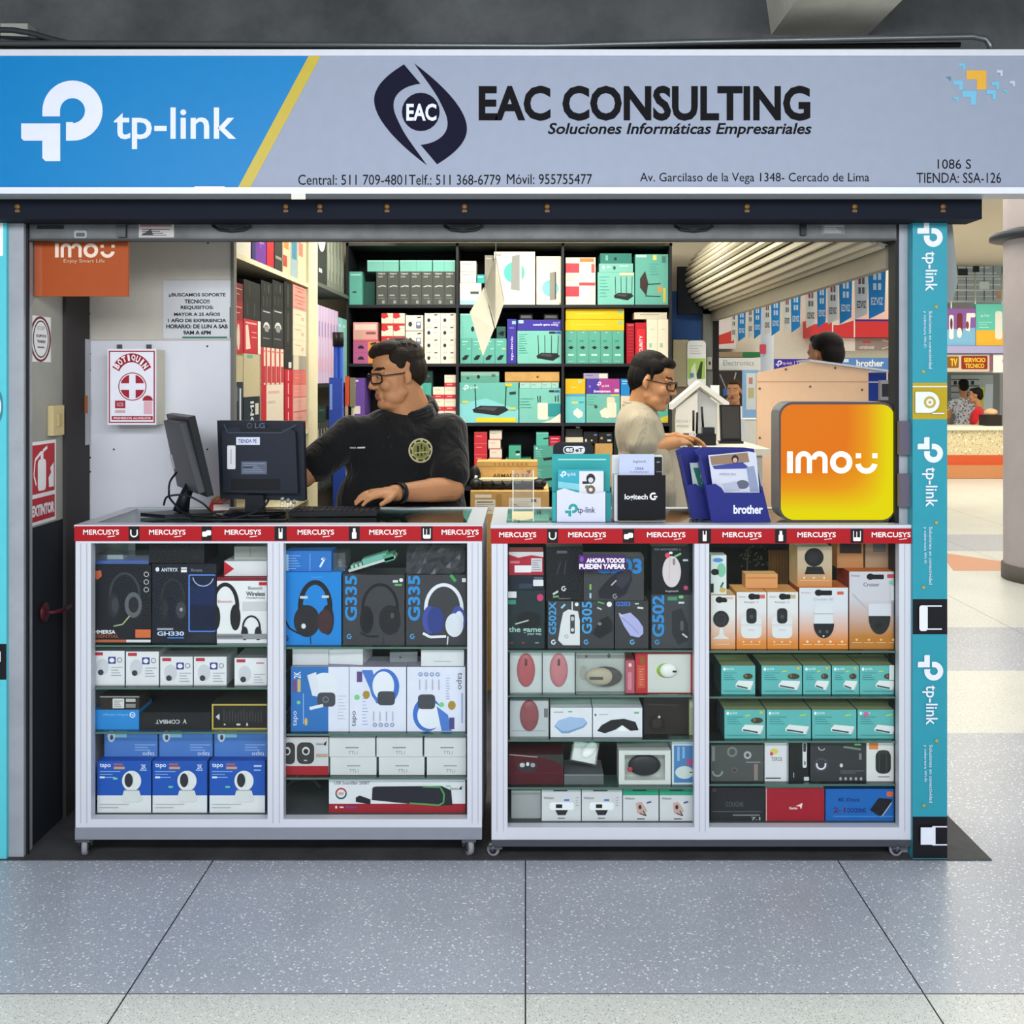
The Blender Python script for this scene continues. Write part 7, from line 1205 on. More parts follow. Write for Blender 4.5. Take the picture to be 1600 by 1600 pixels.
m = MB(); m.ell((X(741, 5.34), 5.40, zc0+.056), (.03, .026, .05), mat('#15161a', .4)); m.tube([(X(744, 5.34), 5.375, zc0+.06), (X(741, 5.34), 5.372, zc0+.03)], .008, mat('#b9bcc0', .3, .4)); tag(m.build('black_bag'), 'small black bag lying on the cartons near the wooden post', 'bag')

# hanging folded paper
Yg = 4.6
R = thing('paper_mobile', 'large folded cream paper banner hanging in front of the back shelves', 'paper', (X(765, Yg), Yg, Z(556, Yg)))
PM = mat('#f1ead2', .7)
def sheet(name, pts, ys):
    m = MB(); v = [(X(x, Yg), Yg+dy, Z(y, Yg)) for (x, y), dy in zip(pts, ys)]; n = len(v)
    m.add(v+[(a, b+.0025, c) for a, b, c in v], [tuple(range(n))[::-1], tuple(range(n, 2*n))]+[(i, (i+1) % n, (i+1) % n+n, i+n) for i in range(n)], PM); return m.build(name, R)
sheet('paper_leaf', [(754.5, 557), (735, 489), (756, 449), (772, 513)], [0, -.05, .0, .03])
sheet('paper_leaf', [(773.5, 513), (757, 449), (775, 399), (788, 470)], [.03, 0, -.03, .05])
m = MB(); m.tube([(X(775, Yg), Yg-.03, Z(399, Yg)), (X(776, Yg), Yg-.03, 2.618)], .0015, mat('#c9c9c4'), 5); m.build('string', R)
# hand sanitiser dispenser, wall plate
Yv = 6.85
m = MB(); m.box(X(1052, Yv), X(1076, Yv), Yv, 6.9385, Z(604, Yv), Z(531, Yv), mat('#cfc6a2', .5)); R = tag(m.build('wall_plate'), 'beige mounting plate on the back wall right of the shelving', 'plate')
Yv = 6.80
m = MB(); m.rrect(X(1074, Yv), X(1103, Yv), Z(605, Yv), Z(532, Yv), .025, Yv, 6.938, mat('#eef0ee', .3)); m.deco([('r', 1074.5, 560, 1102, 592, '#a9cc66'), ('p', [(1086, 592), (1095, 565), (1098, 565), (1096, 592)], '#2f4a2a'), ('p', [(1080, 575), (1086, 566), (1089, 592), (1080, 592)], '#dfe8c9'), ('r', 1078, 583, 1084, 590, '#5f8fc0'), lines(1078, 540, 1098, 4, 4, '#b5bab8', .9)], front(Yv)); tag(m.build('sanitiser_dispenser'), 'white soap dispenser with a lime green label on the back wall', 'dispenser')
m = MB(); m.box(X(1104, 6.85), X(1112, 6.85), 6.84, 6.859, Z(577, 6.85), Z(558, 6.85), mat('#a9aa98', .5)); m.box(X(1107, 6.85), X(1110, 6.85), 6.838, 6.8399, Z(570, 6.85), Z(565, 6.85), mat('#33352f')); tag(m.build('wall_socket'), 'small grey socket beside the soap dispenser', 'socket')
# ------------------------------------------------------------------ side desk inside the shop
ZD = 1.172
R = thing('side_desk', 'white desk along the right opening where the man in beige stands', 'desk', (.96, 5.7, 0.003))
m = MB(); m.box(.80, 1.125, 5.0, 6.42, ZD-.03, ZD, mat('#d9d4c2', .4)); m.build('desk_top', R, bevel=.003)
m = MB(); m.box(.83, 1.10, 5.05, 6.38, 0.004, ZD-.0305, mat('#c9c5ba', .5)); m.build('cabinet', R)
Yd = 5.62
R = thing('house_display', 'white house-shaped product display with pitched roof on the side desk', 'display', (X(1094, Yd), Yd+.05, ZD))
HW = mat('#e4e2da', .45)
m = MB(); zb = ZD+.0008
m.prism([(X(1056, Yd), zb), (X(1090, Yd), zb), (X(1090, Yd), Z(612, Yd)), (X(1056, Yd), Z(638, Yd))], Yd, Yd+.03, HW); m.prism([(X(1091, Yd), zb), (X(1126, Yd), zb), (X(1126, Yd), Z(632, Yd)), (X(1092, Yd), Z(606, Yd))], Yd+.07, Yd+.085, mat('#cfd2d6', .4))
m.box(X(1056, Yd), X(1128, Yd), Yd, Yd+.12, zb, zb+.006, HW); m.box(X(1122, Yd), X(1127, Yd), Yd+.03, Yd+.07, zb, Z(632, Yd), HW); m.deco([('t', 'ESCUCHA Y', 1057, 656, 1079, 660.5, '#8d8d8a'), ('t', 'APRENDE', 1057, 664, 1076, 668, '#8d8d8a')], front(Yd)); m.build('body', R)
for a, b in (((1050, 631), (1093, 595)), ((1093, 595), (1139, 629))):
    m = MB(); m.prism([(X(a[0], Yd), Z(a[1]+9, Yd)), (X(b[0], Yd), Z(b[1]+9, Yd)), (X(b[0], Yd), Z(b[1], Yd)), (X(a[0], Yd), Z(a[1], Yd))], Yd-.015, Yd+.12, HW); m.build('roof_panel', R)
Yr = 5.25; zr = ZD+.0006
R = thing('wifi_router', 'black router with thin antennas and a round white logo on the side desk', 'router', (X(1096, Yr), Yr+.05, ZD))
m = MB(); m.box(X(1072, Yr), X(1119, Yr), Yr, Yr+.10, zr, zr+.055, mat('#141518', .35)); m.deco([('a', 1082, 679, 5.5, 3.8, 0, 360, '#d8dadc'), ('a', 1082, 679, 3.2, .1, 20, 110, '#d8dadc'), ('a', 1082, 679, 3.2, .1, 140, 230, '#d8dadc'), ('a', 1082, 679, 3.2, .1, 260, 350, '#d8dadc')], front(Yr)); m.build('body', R, bevel=.004)
for a, b, t in ((1087, 1087, 642), (1092, 1093, 645), (1103, 1100, 636)):
    m = MB(); m.tube([(X(a, Yr), Yr+.07, zr+.05), (X(b, Yr), Yr+.07, Z(t, Yr))], .006, mat('#141518', .4), 6); m.build('antenna', R)
m = MB(); m.box(X(1100, Yr), X(1119, Yr), Yr+.04, Yr+.09, zr+.0555, zr+.085, mat('#2a2c30', .3)); tag(m.build('small_device'), 'small dark box lying on the black router', 'device')
Yz = 5.42
R = thing('desk_monitor', 'small black portrait screen standing at the near end of the side desk', 'monitor', (X(1141, Yz), Yz, ZD))
m = MB(); m.M = Matrix.Translation((X(1142, Yz), Yz, zr+.012)) @ Matrix.Rotation(math.radians(10), 4, 'Z') @ Matrix.Rotation(math.radians(-5), 4, 'X')
m.box(-.053, .053, -.006, .008, 0, .18, mat('#1a1a1c', .3)); m.build('casing', R, bevel=.002); mm_ = m.M
m = MB(); m.M = mm_; m.box(-.046, .046, -.0068, -.0061, .012, .172, mat('#3d3a38', .2)); m.build('screen', R)
m = MB(); m.prismz([(X(1122, Yz), Yz-.03), (X(1160, Yz), Yz-.03), (X(1158, Yz), Yz+.05), (X(1124, Yz), Yz+.05)], zr, zr+.012, mat('#1a1a1c', .3)); m.build('base', R)
Yk2 = 6.2; m = MB(); m.box(X(1111, Yk2), X(1124, Yk2), Yk2, Yk2+.03, ZD+.0006, Z(602, Yk2), mat('#dde0e0', .4)); tag(m.build('label_post'), 'narrow white upright sign behind the house display', 'sign')

# ------------------------------------------------------------------ pennants outside the side opening
XF = 1.47
m = MB(); m.tube([(XF, 3.9+.02*k, 2.13) for k in range(216)], .002, mat('#c9c9c9'), 5); m.tube([(XF, 3.9, 2.13), (XF, 3.9, 3.3)], .002, mat('#c9c9c9'), 5); m.tube([(XF, 8.2, 2.13), (XF, 8.2, 3.3)], .002, mat('#c9c9c9'), 5)
tag(m.build('pennant_line'), 'string carrying the blue and grey pennants beyond the side shutter', 'string')
FL = [(1142, 1151, 0), (1152, 1166, 1), (1168, 1177, 0), (1177, 1190, 1), (1193, 1205, 0), (1204, 1220, 1), (1224, 1236, 0), (1235, 1252, 1), (1258, 1276, 0), (1276, 1292, 1), (1292, 1311, 0), (1310, 1333, 1), (1334, 1358, 0), (1355, 1386, 1), (1390, 1410, 0)]
nb, ng = 7, 8; ib = ig = 0
for a, b, blue in FL:
    Yf = XF*FPX/((a+b)/2-CX)+.004*blue; x0, x1 = X(a, Yf), X(b, Yf); w = x1-x0; c = mat('#2386cc', .5) if blue else mat('#e0ded6', .5)
    t = MB(); z0 = 1.755
    t.prism([(x0+w*.1, z0-.01*blue), (x1-w*.12, z0+.022), (x1, 2.128), (x0, 2.128)], Yf, Yf+.003, c)
    mp = lambda u, v, k: Vector((x0+w*u, Yf-.0003*k, z0+.35*v))
    ink = '#cfe2f0' if blue else '#6a6a68'
    t.add([mp(.2+.6*u, .14+.09*v, 2) for u, v in glyphs('EZVIZ', .03)[0]], glyphs('EZVIZ', .03)[1], ink)
    for k in range(4): cx, cy = .38+.24*(k % 2), .36+.12*(k//2); t.add([mp(cx-.08, cy-.04, 2), mp(cx+.08, cy-.04, 2), mp(cx+.08, cy+.04, 2), mp(cx-.08, cy+.04, 2)], [(0, 1, 2, 3)], ink if blue or k != 2 else '#b5404a')
    lab = '%s pennant in the hanging row, %s of the %s ones' % (('blue', nth(ib, nb), 'blue') if blue else ('grey', nth(ig, ng), 'grey'))
    if blue: ib += 1
    else: ig += 1
    tag(t.build('pennant'), lab, 'pennant', 'blue and grey hanging pennants')

# ------------------------------------------------------------------ neighbouring stall seen through the side opening
Yc2 = 6.12
R = thing('stall_partition', 'peach peaked booth partition with screws outside the side opening', 'partition', (X(1270, Yc2), Yc2, 0.003))
PCH = mat('#dcb796', .6)
m = MB(); m.prism([(X(1183, Yc2), .004), (X(1357, Yc2), .004), (X(1357, Yc2), Z(578, Yc2)), (X(1265, Yc2), Z(565, Yc2)), (X(1183, Yc2), Z(583, Yc2))], Yc2, Yc2+.02, PCH)
m.box(X(1183, Yc2), X(1357, Yc2), Yc2-.001, Yc2, Z(597, Yc2), Z(596, Yc2), mat('#b08d70'))
for x, y in ((1228, 577), (1305, 575), (1187, 607), (1266, 604), (1347, 609), (1187, 684)): m.lathe([(0, -.004), (.006, -.003), (.007, 0)], (X(x, Yc2), Yc2, Z(y, Yc2)), mat('#6a5a50', .4, .5), 'y', 8)
m.build('panel', R)
m = MB(); m.prism([(X(1265, Yc2), Z(565, Yc2)), (X(1395, Yc2), Z(582, Yc2)), (X(1395, Yc2), Z(579, Yc2)), (X(1265, Yc2), Z(561.5, Yc2))], Yc2-.01, Yc2+.25, mat('#c3c9d6', .4)); m.build('top_ledge', R)
m = MB(); m.box(X(1357, Yc2)+.001, X(1388, Yc2), Yc2+.03, Yc2+.06, .004, Z(582, Yc2), mat('#27409c', .5)); m.box(X(1357, Yc2)+.001, X(1395, Yc2), Yc2+.028, Yc2+.0299, Z(598, Yc2), Z(596, Yc2), mat('#c9d0e0')); m.build('side_panel', R, label='deep blue side panel')
Yt = 5.95; m = MB(); m.box(X(1372, Yt), X(1412, Yt), Yt, Yt+.12, .003, Z(640, Yt), mat('#d9dadd', .5)); tag(m.build('printer_stand'), 'white stand under a printer, beside the blue booth side panel', 'stand')
m = MB(); zt_ = Z(640, Yt)+.0006; m.box(X(1374, Yt), X(1412, Yt), Yt, Yt+.1, zt_, zt_+.05, mat('#2a2b30', .4)); m.box(X(1377, Yt), X(1392, Yt), Yt+.01, Yt+.05, zt_+.0502, zt_+.16, mat('#8d8f96', .4)); m.box(X(1393, Yt), X(1410, Yt), Yt+.0, Yt+.06, zt_+.0502, zt_+.2, mat('#1f2024', .4)); m.box(X(1379, Yt), X(1390, Yt), Yt+.008, Yt+.01, zt_+.07, zt_+.14, mat('#25262b', .3)); tag(m.build('printer'), 'small dark and grey printer at the right of the peach partition', 'printer')

# ------------------------------------------------------------------ mall beyond
WM = mat('#e3dccb', .8)
m = MB(); m.box(1.3, 4.95, 13.2, 13.3, .003, 3.298, WM); struct(m.build('wall_mall'))
m = MB(); m.box(4.5, 13, 19.2, 19.3, .003, 3.298, mat('#b9b8b4', .8)); struct(m.build('wall_mall_far'))
def panel(name, label, cat, rc, Y, d, col, dec=(), z0=None):
    m = MB(); m.box(X(rc[0], Y), X(rc[2], Y), Y, Y+d, Z(rc[3], Y) if z0 is None else z0, Z(rc[1], Y), col); m.deco(list(dec), front(Y)); return tag(m.build(name), label, cat)
panel('stall_sign', 'white stall fascia with grey lettering seen through the side opening', 'sign', (1105, 559, 1189, 578), 12.8, .39, '#e6e6e0', [('t', 'Electronics', 1130, 563, 1178, 571, '#8d938d')])
panel('stall_sign', 'green and brown strip above the white stall fascia', 'sign', (1105, 550, 1189, 558), 12.9, .29, '#9a8468', [('r', 1160, 550, 1189, 558, '#2a7a45')])
panel('stall_sign', 'red and cream curved fascia at the left of the mall view', 'sign', (1105, 500, 1150, 545), 13.0, .19, '#e0d6d0', [('p', [(1105, 525), (1123, 524), (1140, 518), (1147, 513), (1147, 536), (1105, 540)], '#d04038')])
R = panel('stall_fascia', 'wide red shop fascia in the mall behind the pennants', 'sign', (1268, 500, 1420, 527), 12.8, .39, '#d83a3c', [('r', 1300, 500, 1302, 527, '#f0e0dc'), ('r', 1334, 500, 1336, 527, '#f0e0dc'), ('p', [(1268, 500), (1292, 500), (1297, 503), (1268, 507)], '#e0d8c9'), ('p', [(1302, 500), (1336, 500), (1310, 508), (1302, 508)], '#e0d8c9'), ('r', 1336, 499, 1420, 502, '#34328f')])
panel('stall_fascia', 'white and taupe band under the wide red fascia', 'sign', (1285, 528, 1420, 548), 12.9, .29, '#e2dace', [('r', 1336, 528, 1420, 548, '#9a8a80'), ('t', 'NOVEDADES', 1343, 541, 1366, 545, '#e8e0d8', {'b': .03}), ('r', 1348, 533, 1360, 536, '#d04a48'), ('l', [(1378, 531), (1400, 538), (1378, 545)], 1.5, '#d8d0c8')])
panel('stall_sign', 'purple stall sign with white lettering left of the peach partition peak', 'sign', (1211, 561, 1270, 578), 9.6, .1, '#46309a', [tplogo(1217, 568, 10, '#e6e2f2'), ('t', 'tp-link', 1223, 565, 1238, 571, '#e6e2f2'), ('t', '| TAPO', 1241, 564, 1262, 571, '#e6e2f2')], z0=Z(578, 9.6))
panel('stall_sign', 'blue stall sign with white brother lettering behind the printers', 'sign', (1308, 559, 1420, 580), 9.6, .1, '#5b86c0', [('t', 'brother', 1338, 562, 1381, 573, '#eef0f4', {'b': .03}), ('r', 1312, 561, 1326, 566, '#d8e2ee')])
for a, b in ((1212, 1216), (1410, 1416)):
    panel('stall_post', 'slim white post carrying the %s stall sign' % ('purple' if a < 1300 else 'blue'), 'post', (a, 561, b, 700), 9.7005, .05, '#d8dade', z0=.003)
m = MB(); Yv = 9.2; m.lathe([(.055, 0.003), (.055, 3.29)], (X(1201, Yv), Yv+.06, 0), mat('#c5cad0', .4), 'z', 20); m.rrect(X(1187, Yv), X(1197, Yv), Z(553, Yv), Z(538, Yv), .01, Yv+.001, Yv+.006, mat('#c24a5a', .5)); tag(m.build('mall_column'), 'slim pale round mall column with a small red sticker', 'column')
panel('poster_frame', 'light blue framed poster stand near the woman in white', 'poster', (1161, 578, 1185, 648), 9.9, .04, '#8fb8e0', [('r', 1166, 583, 1181, 640, '#dfe3dc'), ('r', 1170, 590, 1176, 600, '#c98a7a'), ('r', 1169, 606, 1178, 622, '#cfc08a')], z0=.003)
panel('dark_doorway', 'dark stall interior behind the woman in white', 'stall', (1108, 579, 1161, 660), 12.6, .2, '#35302e', [('l', [(1125, 585), (1140, 620)], 2, '#8d8480'), ('l', [(1150, 582), (1140, 622)], 2, '#a9a09a'), ('r', 1130, 607, 1148, 618, '#3a62a8'), ('r', 1110, 583, 1120, 600, '#9a8a80')], z0=.003)
panel('stall_counter', 'white stall counter right of the woman in white', 'counter', (1164, 655, 1192, 700), 8.6, .3, '#e4e2da', [('r', 1164, 655, 1192, 658, '#c9c4b8')], z0=.003)

# ------------------------------------------------------------------ right side of the mall
CXm, CYm = 3.94, 8.08
R = thing('round_column', 'thick pinkish grey round column at the right edge of the picture', 'column', (CXm, CYm, 0.003))
m = MB(); m.lathe([(.36, .115), (.36, 3.295)], (CXm, CYm, 0), rough_mat('column_paint', '#a79d9d', '#b5abaa', 1.5, .6, .02), 'z', 48); m.build('shaft', R)
m = MB(); m.lathe([(0, .0035), (.375, .0035), (.375, .11), (.36, .114)], (CXm, CYm, 0), mat('#5f5a54', .5), 'z', 48); m.build('base_ring', R, label='dark base ring')
m = MB(); m.lathe([(.362, 2.52), (.46, 2.53), (.46, 2.57), (.362, 2.60)], (CXm, CYm, 0), mat('#3d4046', .4, .3), 'z', 48); m.build('collar', R, label='dark metal collar')
m = MB(); m.prism([(X(1474, 3.49), Z(470, 3.49)), (X(1488, 3.49), Z(470, 3.49)), (X(1496, 3.49), Z(440, 3.49)), (X(1487, 3.49), Z(346, 3.49)), (X(1474, 3.49), Z(346, 3.49))], 3.4855, 3.515, mat('#8f9492', .5)); tag(m.build('side_board'), 'grey tapered board fixed behind the turquoise pillar', 'board')
# far service counter
Yf = 16.2
R = thing('service_counter', 'terrazzo service counter with orange base far across the mall', 'counter', (X(1530, Yf), Yf, 0.003))
m = MB(); TZ = terrazzo('speckled_counter', '#d8c9a0', '#efe6cc', '#6a5f42', 12); m.box(5.2, X(1572, Yf), Yf, Yf+.5, .345, Z(672, Yf), TZ); m.build('front_panel', R)
m = MB(); m.box(5.15, X(1573, Yf), Yf-.04, Yf+.55, Z(672, Yf), Z(666, Yf), mat('#eee6d2', .4)); m.build('counter_top', R)
m = MB(); m.box(5.2, X(1572, Yf), Yf-.02, Yf+.5, .20, .344, mat('#cf5a34', .5)); m.box(5.2, X(1572, Yf), Yf-.05, Yf+.5, .004, .20, mat('#c98a5c', .5)); m.build('base', R, label='orange and brown base bands')
Yg2 = 16.95
panel('service_sign', 'dark red and yellow service sign hanging over the far counter', 'sign', (1440, 554, 1546, 581), Yg2, .12, '#cdbfae', [('rr', 1502, 556, 1543, 577, 2, '#8c2a1c'), ('t', 'SERVICIO', 1506, 559, 1540, 566, '#ecc03a', {'b': .04}), ('t', 'TECNICO', 1508, 568, 1538, 575, '#ecc03a', {'b': .04}), ('rr', 1478, 557, 1498, 575, 2, '#8c5a1c'), ('t', 'TV', 1485, 560, 1496, 572, '#ecc03a', {'b': .05})])
panel('service_sign', 'white box sign with pink print right of the service sign', 'sign', (1552, 554, 1590, 582), Yg2, .12, '#ecebea', [('e', 1566, 560, 1576, 568, '#d07a8c'), ('r', 1546, 554, 1551, 578, '#8a5a6a')])
panel('balcony_board', 'purple and blue balcony board with doorbell pictures', 'sign', (1440, 482, 1524.5, 540), Yg2, .1, '#8a5fa8', [('p', [(1440, 518), (1524, 512), (1524, 540), (1440, 540)], '#7fb8dc'), ('rr', 1483, 492, 1490, 530, 3, '#f0eeee'), ('e', 1484.5, 497, 1488.5, 515, '#5a3030'), ('rr', 1495, 489, 1504, 522, 4, '#7a3038'), ('e', 1495, 512, 1503, 528, '#f0eeee'), ('rr', 1510, 489, 1524, 496, 2, '#f0eeee'), ('p', [(1510, 493), (1517, 493), (1515, 518), (1509, 516)], '#f0eeee'), ('e', 1509, 502, 1514, 514, '#8a4038')])
panel('balcony_board', 'turquoise and yellow balcony board with white cylinders', 'sign', (1525, 475, 1600, 540), Yg2, .1, '#62c4b4', [('r', 1525, 516, 1600, 540, '#e8b43a'), ('rr', 1555, 486, 1566, 530, 4, '#e6e4dc'), ('rr', 1568, 482, 1580, 534, 4, '#e6e4dc'), ('t', 'tp-link', 1532, 491, 1546, 496, '#dff2ee'), lines(1530, 503, 1550, 3, 4, '#b9e6dc', .9)])
panel('balcony_edge', 'lilac balcony edge beam under the printed boards', 'beam', (1430, 540.5, 1600, 552), Yg2-.05, .8, '#a9a6cf')
panel('upper_shop', 'glazed upper shop front with shelves above the printed boards', 'shop front', (1430, 398, 1600, 474), Yg2+.6, .1, '#a9b5b9', [lines(1490, 408, 1578, 7, 9, '#d8e2e4', 2)]+[('r', 1495+k*14, 400, 1496.5+k*14, 470, '#5a686c') for k in range(6)]+[('r', 1497, 420, 1512, 432, '#33383a'), ('r', 1520, 415, 1530, 425, '#2c3032'), ('r', 1530, 440, 1545, 452, '#dfe8e8'), ('e', 1556, 452, 1566, 466, '#c9a07a')])
m = MB()
for y in (430, 452, 470): m.tube([(5.8, Yg2+.15, Z(y, Yg2)), (7.8, Yg2+.15, Z(y, Yg2))], .012, mat('#c9ced0', .3, .6), 6)
for x in (1492, 1530, 1572): m.tube([(X(x, Yg2), Yg2+.15, Z(539, Yg2)), (X(x, Yg2), Yg2+.15, Z(425, Yg2))], .015, mat('#c9ced0', .3, .6), 6)
tag(m.build('balcony_railing'), 'thin metal railing above the balcony boards', 'railing')
panel('back_shelving', 'grey lit shelving wall behind the two people at the far counter', 'shelving', (1430, 583, 1562, 700), 18.4, .2, '#7d8482', [('r', 1486, 586, 1552, 640, '#a9b3b0'), ('r', 1530, 605, 1538, 640, '#c5d84a'), ('p', [(1540, 600), (1552, 600), (1550, 640), (1536, 640)], '#c9d4dc')]+[('r', 1486, 592+k*10, 1530, 594+k*10, '#5a605e') for k in range(5)]+[('r', 1490+k*9, 595+(k % 3)*10, 1495+k*9, 601+(k % 3)*10, '#2f3333') for k in range(5)], z0=.003)
m = MB(); zt_ = Z(666, Yf)+.001; m.box(X(1547, Yf), X(1570, Yf), Yf+.1, Yf+.4, zt_, zt_+.16, mat('#2a2622', .5)); m.ell((X(1557, Yf), Yf+.2, zt_+.2), (.1, .1, .06), mat('#d8b088', .5)); tag(m.build('counter_goods'), 'dark box with a pale bundle on top at the end of the far counter', 'goods')
# ------------------------------------------------------------------ people
def fuse(mb, name, parent, voxel, smooth, mats, pick=None, label=None):
    o = mb.build('tmp_'+name); r = o.modifiers.new('r', 'REMESH'); r.mode = 'VOXEL'; r.voxel_size = voxel
    s = o.modifiers.new('s', 'SMOOTH'); s.factor = .5; s.iterations = smooth
    dg = bpy.context.evaluated_depsgraph_get(); me = bpy.data.meshes.new_from_object(o.evaluated_get(dg)); off = Vector(o.location)
    bpy.data.objects.remove(o)
    d = off-(worldloc(parent) if parent else Vector((0, 0, 0))); me.transform(Matrix.Translation(d)); me.name = name
    me.materials.clear()
    for m in mats: me.materials.append(m)
    base = worldloc(parent) if parent else Vector((0, 0, 0))
    for p in me.polygons:
        p.use_smooth = True; p.material_index = pick(p.center+base) if pick else 0
    o = bpy.data.objects.new(name, me); COL.objects.link(o); o.parent = parent
    if label: o['label'] = label
    return o
def headframe(c, yaw, pitch=0, roll=0): return Matrix.Translation(c) @ Matrix.Rotation(math.radians(yaw), 4, 'Z') @ Matrix.Rotation(math.radians(roll), 4, 'Y') @ Matrix.Rotation(math.radians(pitch), 4, 'X')
def head_shapes(m, T, s=1.0, wide=1.0):
    m.M = T @ Matrix.Scale(s, 4); k = wide; Mx = mat('#808080')
    m.ell((0, .018, .042), (.076*k, .096, .086), Mx); m.ell((0, -.028, -.02), (.063*k, .064, .088), Mx); m.ell((0, -.035, .055), (.066, .05, .05), Mx)
    m.ell((0, -.066, -.095), (.030*k, .026, .022), Mx); m.cap((-.043*k, -.008, -.058), (-.022, -.058, -.095), .026, .022, Mx); m.cap((.043*k, -.008, -.058), (.022, -.058, -.095), .026, .022, Mx)
    m.cap((0, -.088, .022), (0, -.109, -.022), .0075, .0105, Mx); m.ell((0, -.109, -.026), (.0095, .0095, .009), Mx); m.ell((-.013, -.102, -.028), (.008, .010, .007), Mx); m.ell((.013, -.102, -.028), (.009, .011, .008), Mx)
    m.cap((-.045, -.073, .030), (-.012, -.086, .031), .010, .009, Mx); m.cap((.045, -.073, .030), (.012, -.086, .031), .010, .009, Mx)
    for x in (-.038, .038): m.ell((x*k, -.062, -.022), (.027, .025, .027), Mx)
    for x in (-.031, .031): m.ell((x, -.0775, .0185), (.0145, .0115, .0065), Mx)
    for x in (-.03, .03): m.ell((x*k, -.03, -.07), (.033, .045, .034), Mx)
    m.cap((-.019, -.085, -.058), (.019, -.085, -.058), .0075, .0075, Mx); m.cap((-.016, -.0845, -.069), (.016, -.0845, -.069), .0078, .0078, Mx)
    for x in (-1, 1): m.ell((x*.078*k, .012, -.002), (.008, .015, .027), Mx, R=Matrix.Rotation(-x*.3, 3, 'Z')); m.ell((x*.077*k, .006, -.022), (.006, .008, .009), Mx)
    m.M = None
def head_pick(T, s, extra=None):
    I = (T @ Matrix.Scale(s, 4)).inverted()
    def f(c):
        q = I @ c
        if q.y < -.085 and abs(q.x) < .024 and -.078 < q.z < -.05: return 1
        if q.y < -.055 and .012 < abs(q.x) < .05 and .034 < q.z < .045: return 2
        return extra(c, q) if extra else 0
    return f
def face_bits(T, s, R, skin, eyecol='#2a1a10', specs=None):
    for x in (-1, 1):
        m = MB(); m.M = T @ Matrix.Scale(s, 4); m.ell((x*.031, -.0795, .012), (.0120, .0100, .0070), mat('#b9aea2', .5), n=12, k=8); m.ell((x*.0315, -.0872, .0115), (.0055, .004, .006), mat(eyecol, .2), n=10, k=6); m.build('eye', R)
    if specs:
        m = MB(); m.M = T @ Matrix.Scale(s, 4); SP = mat('#121216', .25)
        for x in (-1, 1):
            q = [(x*.034+a, -.107+.012*((x*.034+a)/.06)**2*2, .006+b) for a, b in rrpts(-.026, .026, -.018, .018, .012, 4)]
            m.tube(q+[q[0]], .0028, SP, 6); m.tube([(x*.060, -.095, .016), (x*.076, -.05, .014), (x*.083, .012, .012)], .0022, SP, 6)
        m.tube([(-.009, -.108, .012), (0, -.112, .015), (.009, -.108, .012)], .002, SP, 6); m.build('glasses', R, label=specs)
def hair_mat(col):
    key = 'hair'+col
    if key in MATS: return MATS[key]
    m = bpy.data.materials.new('hair'); m.use_nodes = True; nt = m.node_tree; b = nt.nodes['Principled BSDF']; L = nt.links.new
    t = nt.nodes.new('ShaderNodeTexCoord'); mp = nt.nodes.new('ShaderNodeMapping'); mp.inputs['Scale'].default_value = (60, 60, 260); L(t.outputs['Object'], mp.inputs[0])
    n = nt.nodes.new('ShaderNodeTexNoise'); n.inputs['Scale'].default_value = 1.5; n.inputs['Detail'].default_value = 4; L(mp.outputs[0], n.inputs[0])
    bp = nt.nodes.new('ShaderNodeBump'); bp.inputs['Strength'].default_value = .7; bp.inputs['Distance'].default_value = .004; L(n.outputs['Fac'], bp.inputs['Height']); L(bp.outputs[0], b.inputs['Normal'])
    r = nt.nodes.new('ShaderNodeMix'); r.data_type = 'RGBA'; c = rgb(col); r.inputs[6].default_value = (*[x*.6 for x in c], 1); r.inputs[7].default_value = (*[min(1, x*1.5) for x in c], 1); L(n.outputs['Fac'], r.inputs[0]); L(r.outputs[2], b.inputs['Base Color']); b.inputs['Roughness'].default_value = .6; b.inputs['Specular IOR Level'].default_value = .15
    MATS[key] = m; return m
def cloth(col, rough=.85):
    key = 'cloth'+col
    if key in MATS: return MATS[key]
    m = bpy.data.materials.new('fabric'); m.use_nodes = True; nt = m.node_tree; b = nt.nodes['Principled BSDF']; L = nt.links.new
    t = nt.nodes.new('ShaderNodeTexCoord'); mp = nt.nodes.new('ShaderNodeMapping'); mp.inputs['Scale'].default_value = (9, 9, 4); mp.inputs['Rotation'].default_value = (0, .7, 0); L(t.outputs['Object'], mp.inputs[0])
    n = nt.nodes.new('ShaderNodeTexNoise'); n.inputs['Scale'].default_value = 1.4; n.inputs['Detail'].default_value = 3; n.inputs['Distortion'].default_value = 1.2; L(mp.outputs[0], n.inputs[0])
    bp = nt.nodes.new('ShaderNodeBump'); bp.inputs['Strength'].default_value = .6; bp.inputs['Distance'].default_value = .03; L(n.outputs['Fac'], bp.inputs['Height']); L(bp.outputs[0], b.inputs['Normal'])
    b.inputs['Base Color'].default_value = (*rgb(col), 1); b.inputs['Roughness'].default_value = rough; b.inputs['Specular IOR Level'].default_value = .25
    b.inputs['Sheen Weight'].default_value = .15
    MATS[key] = m; return m
GX = mat('#808080')
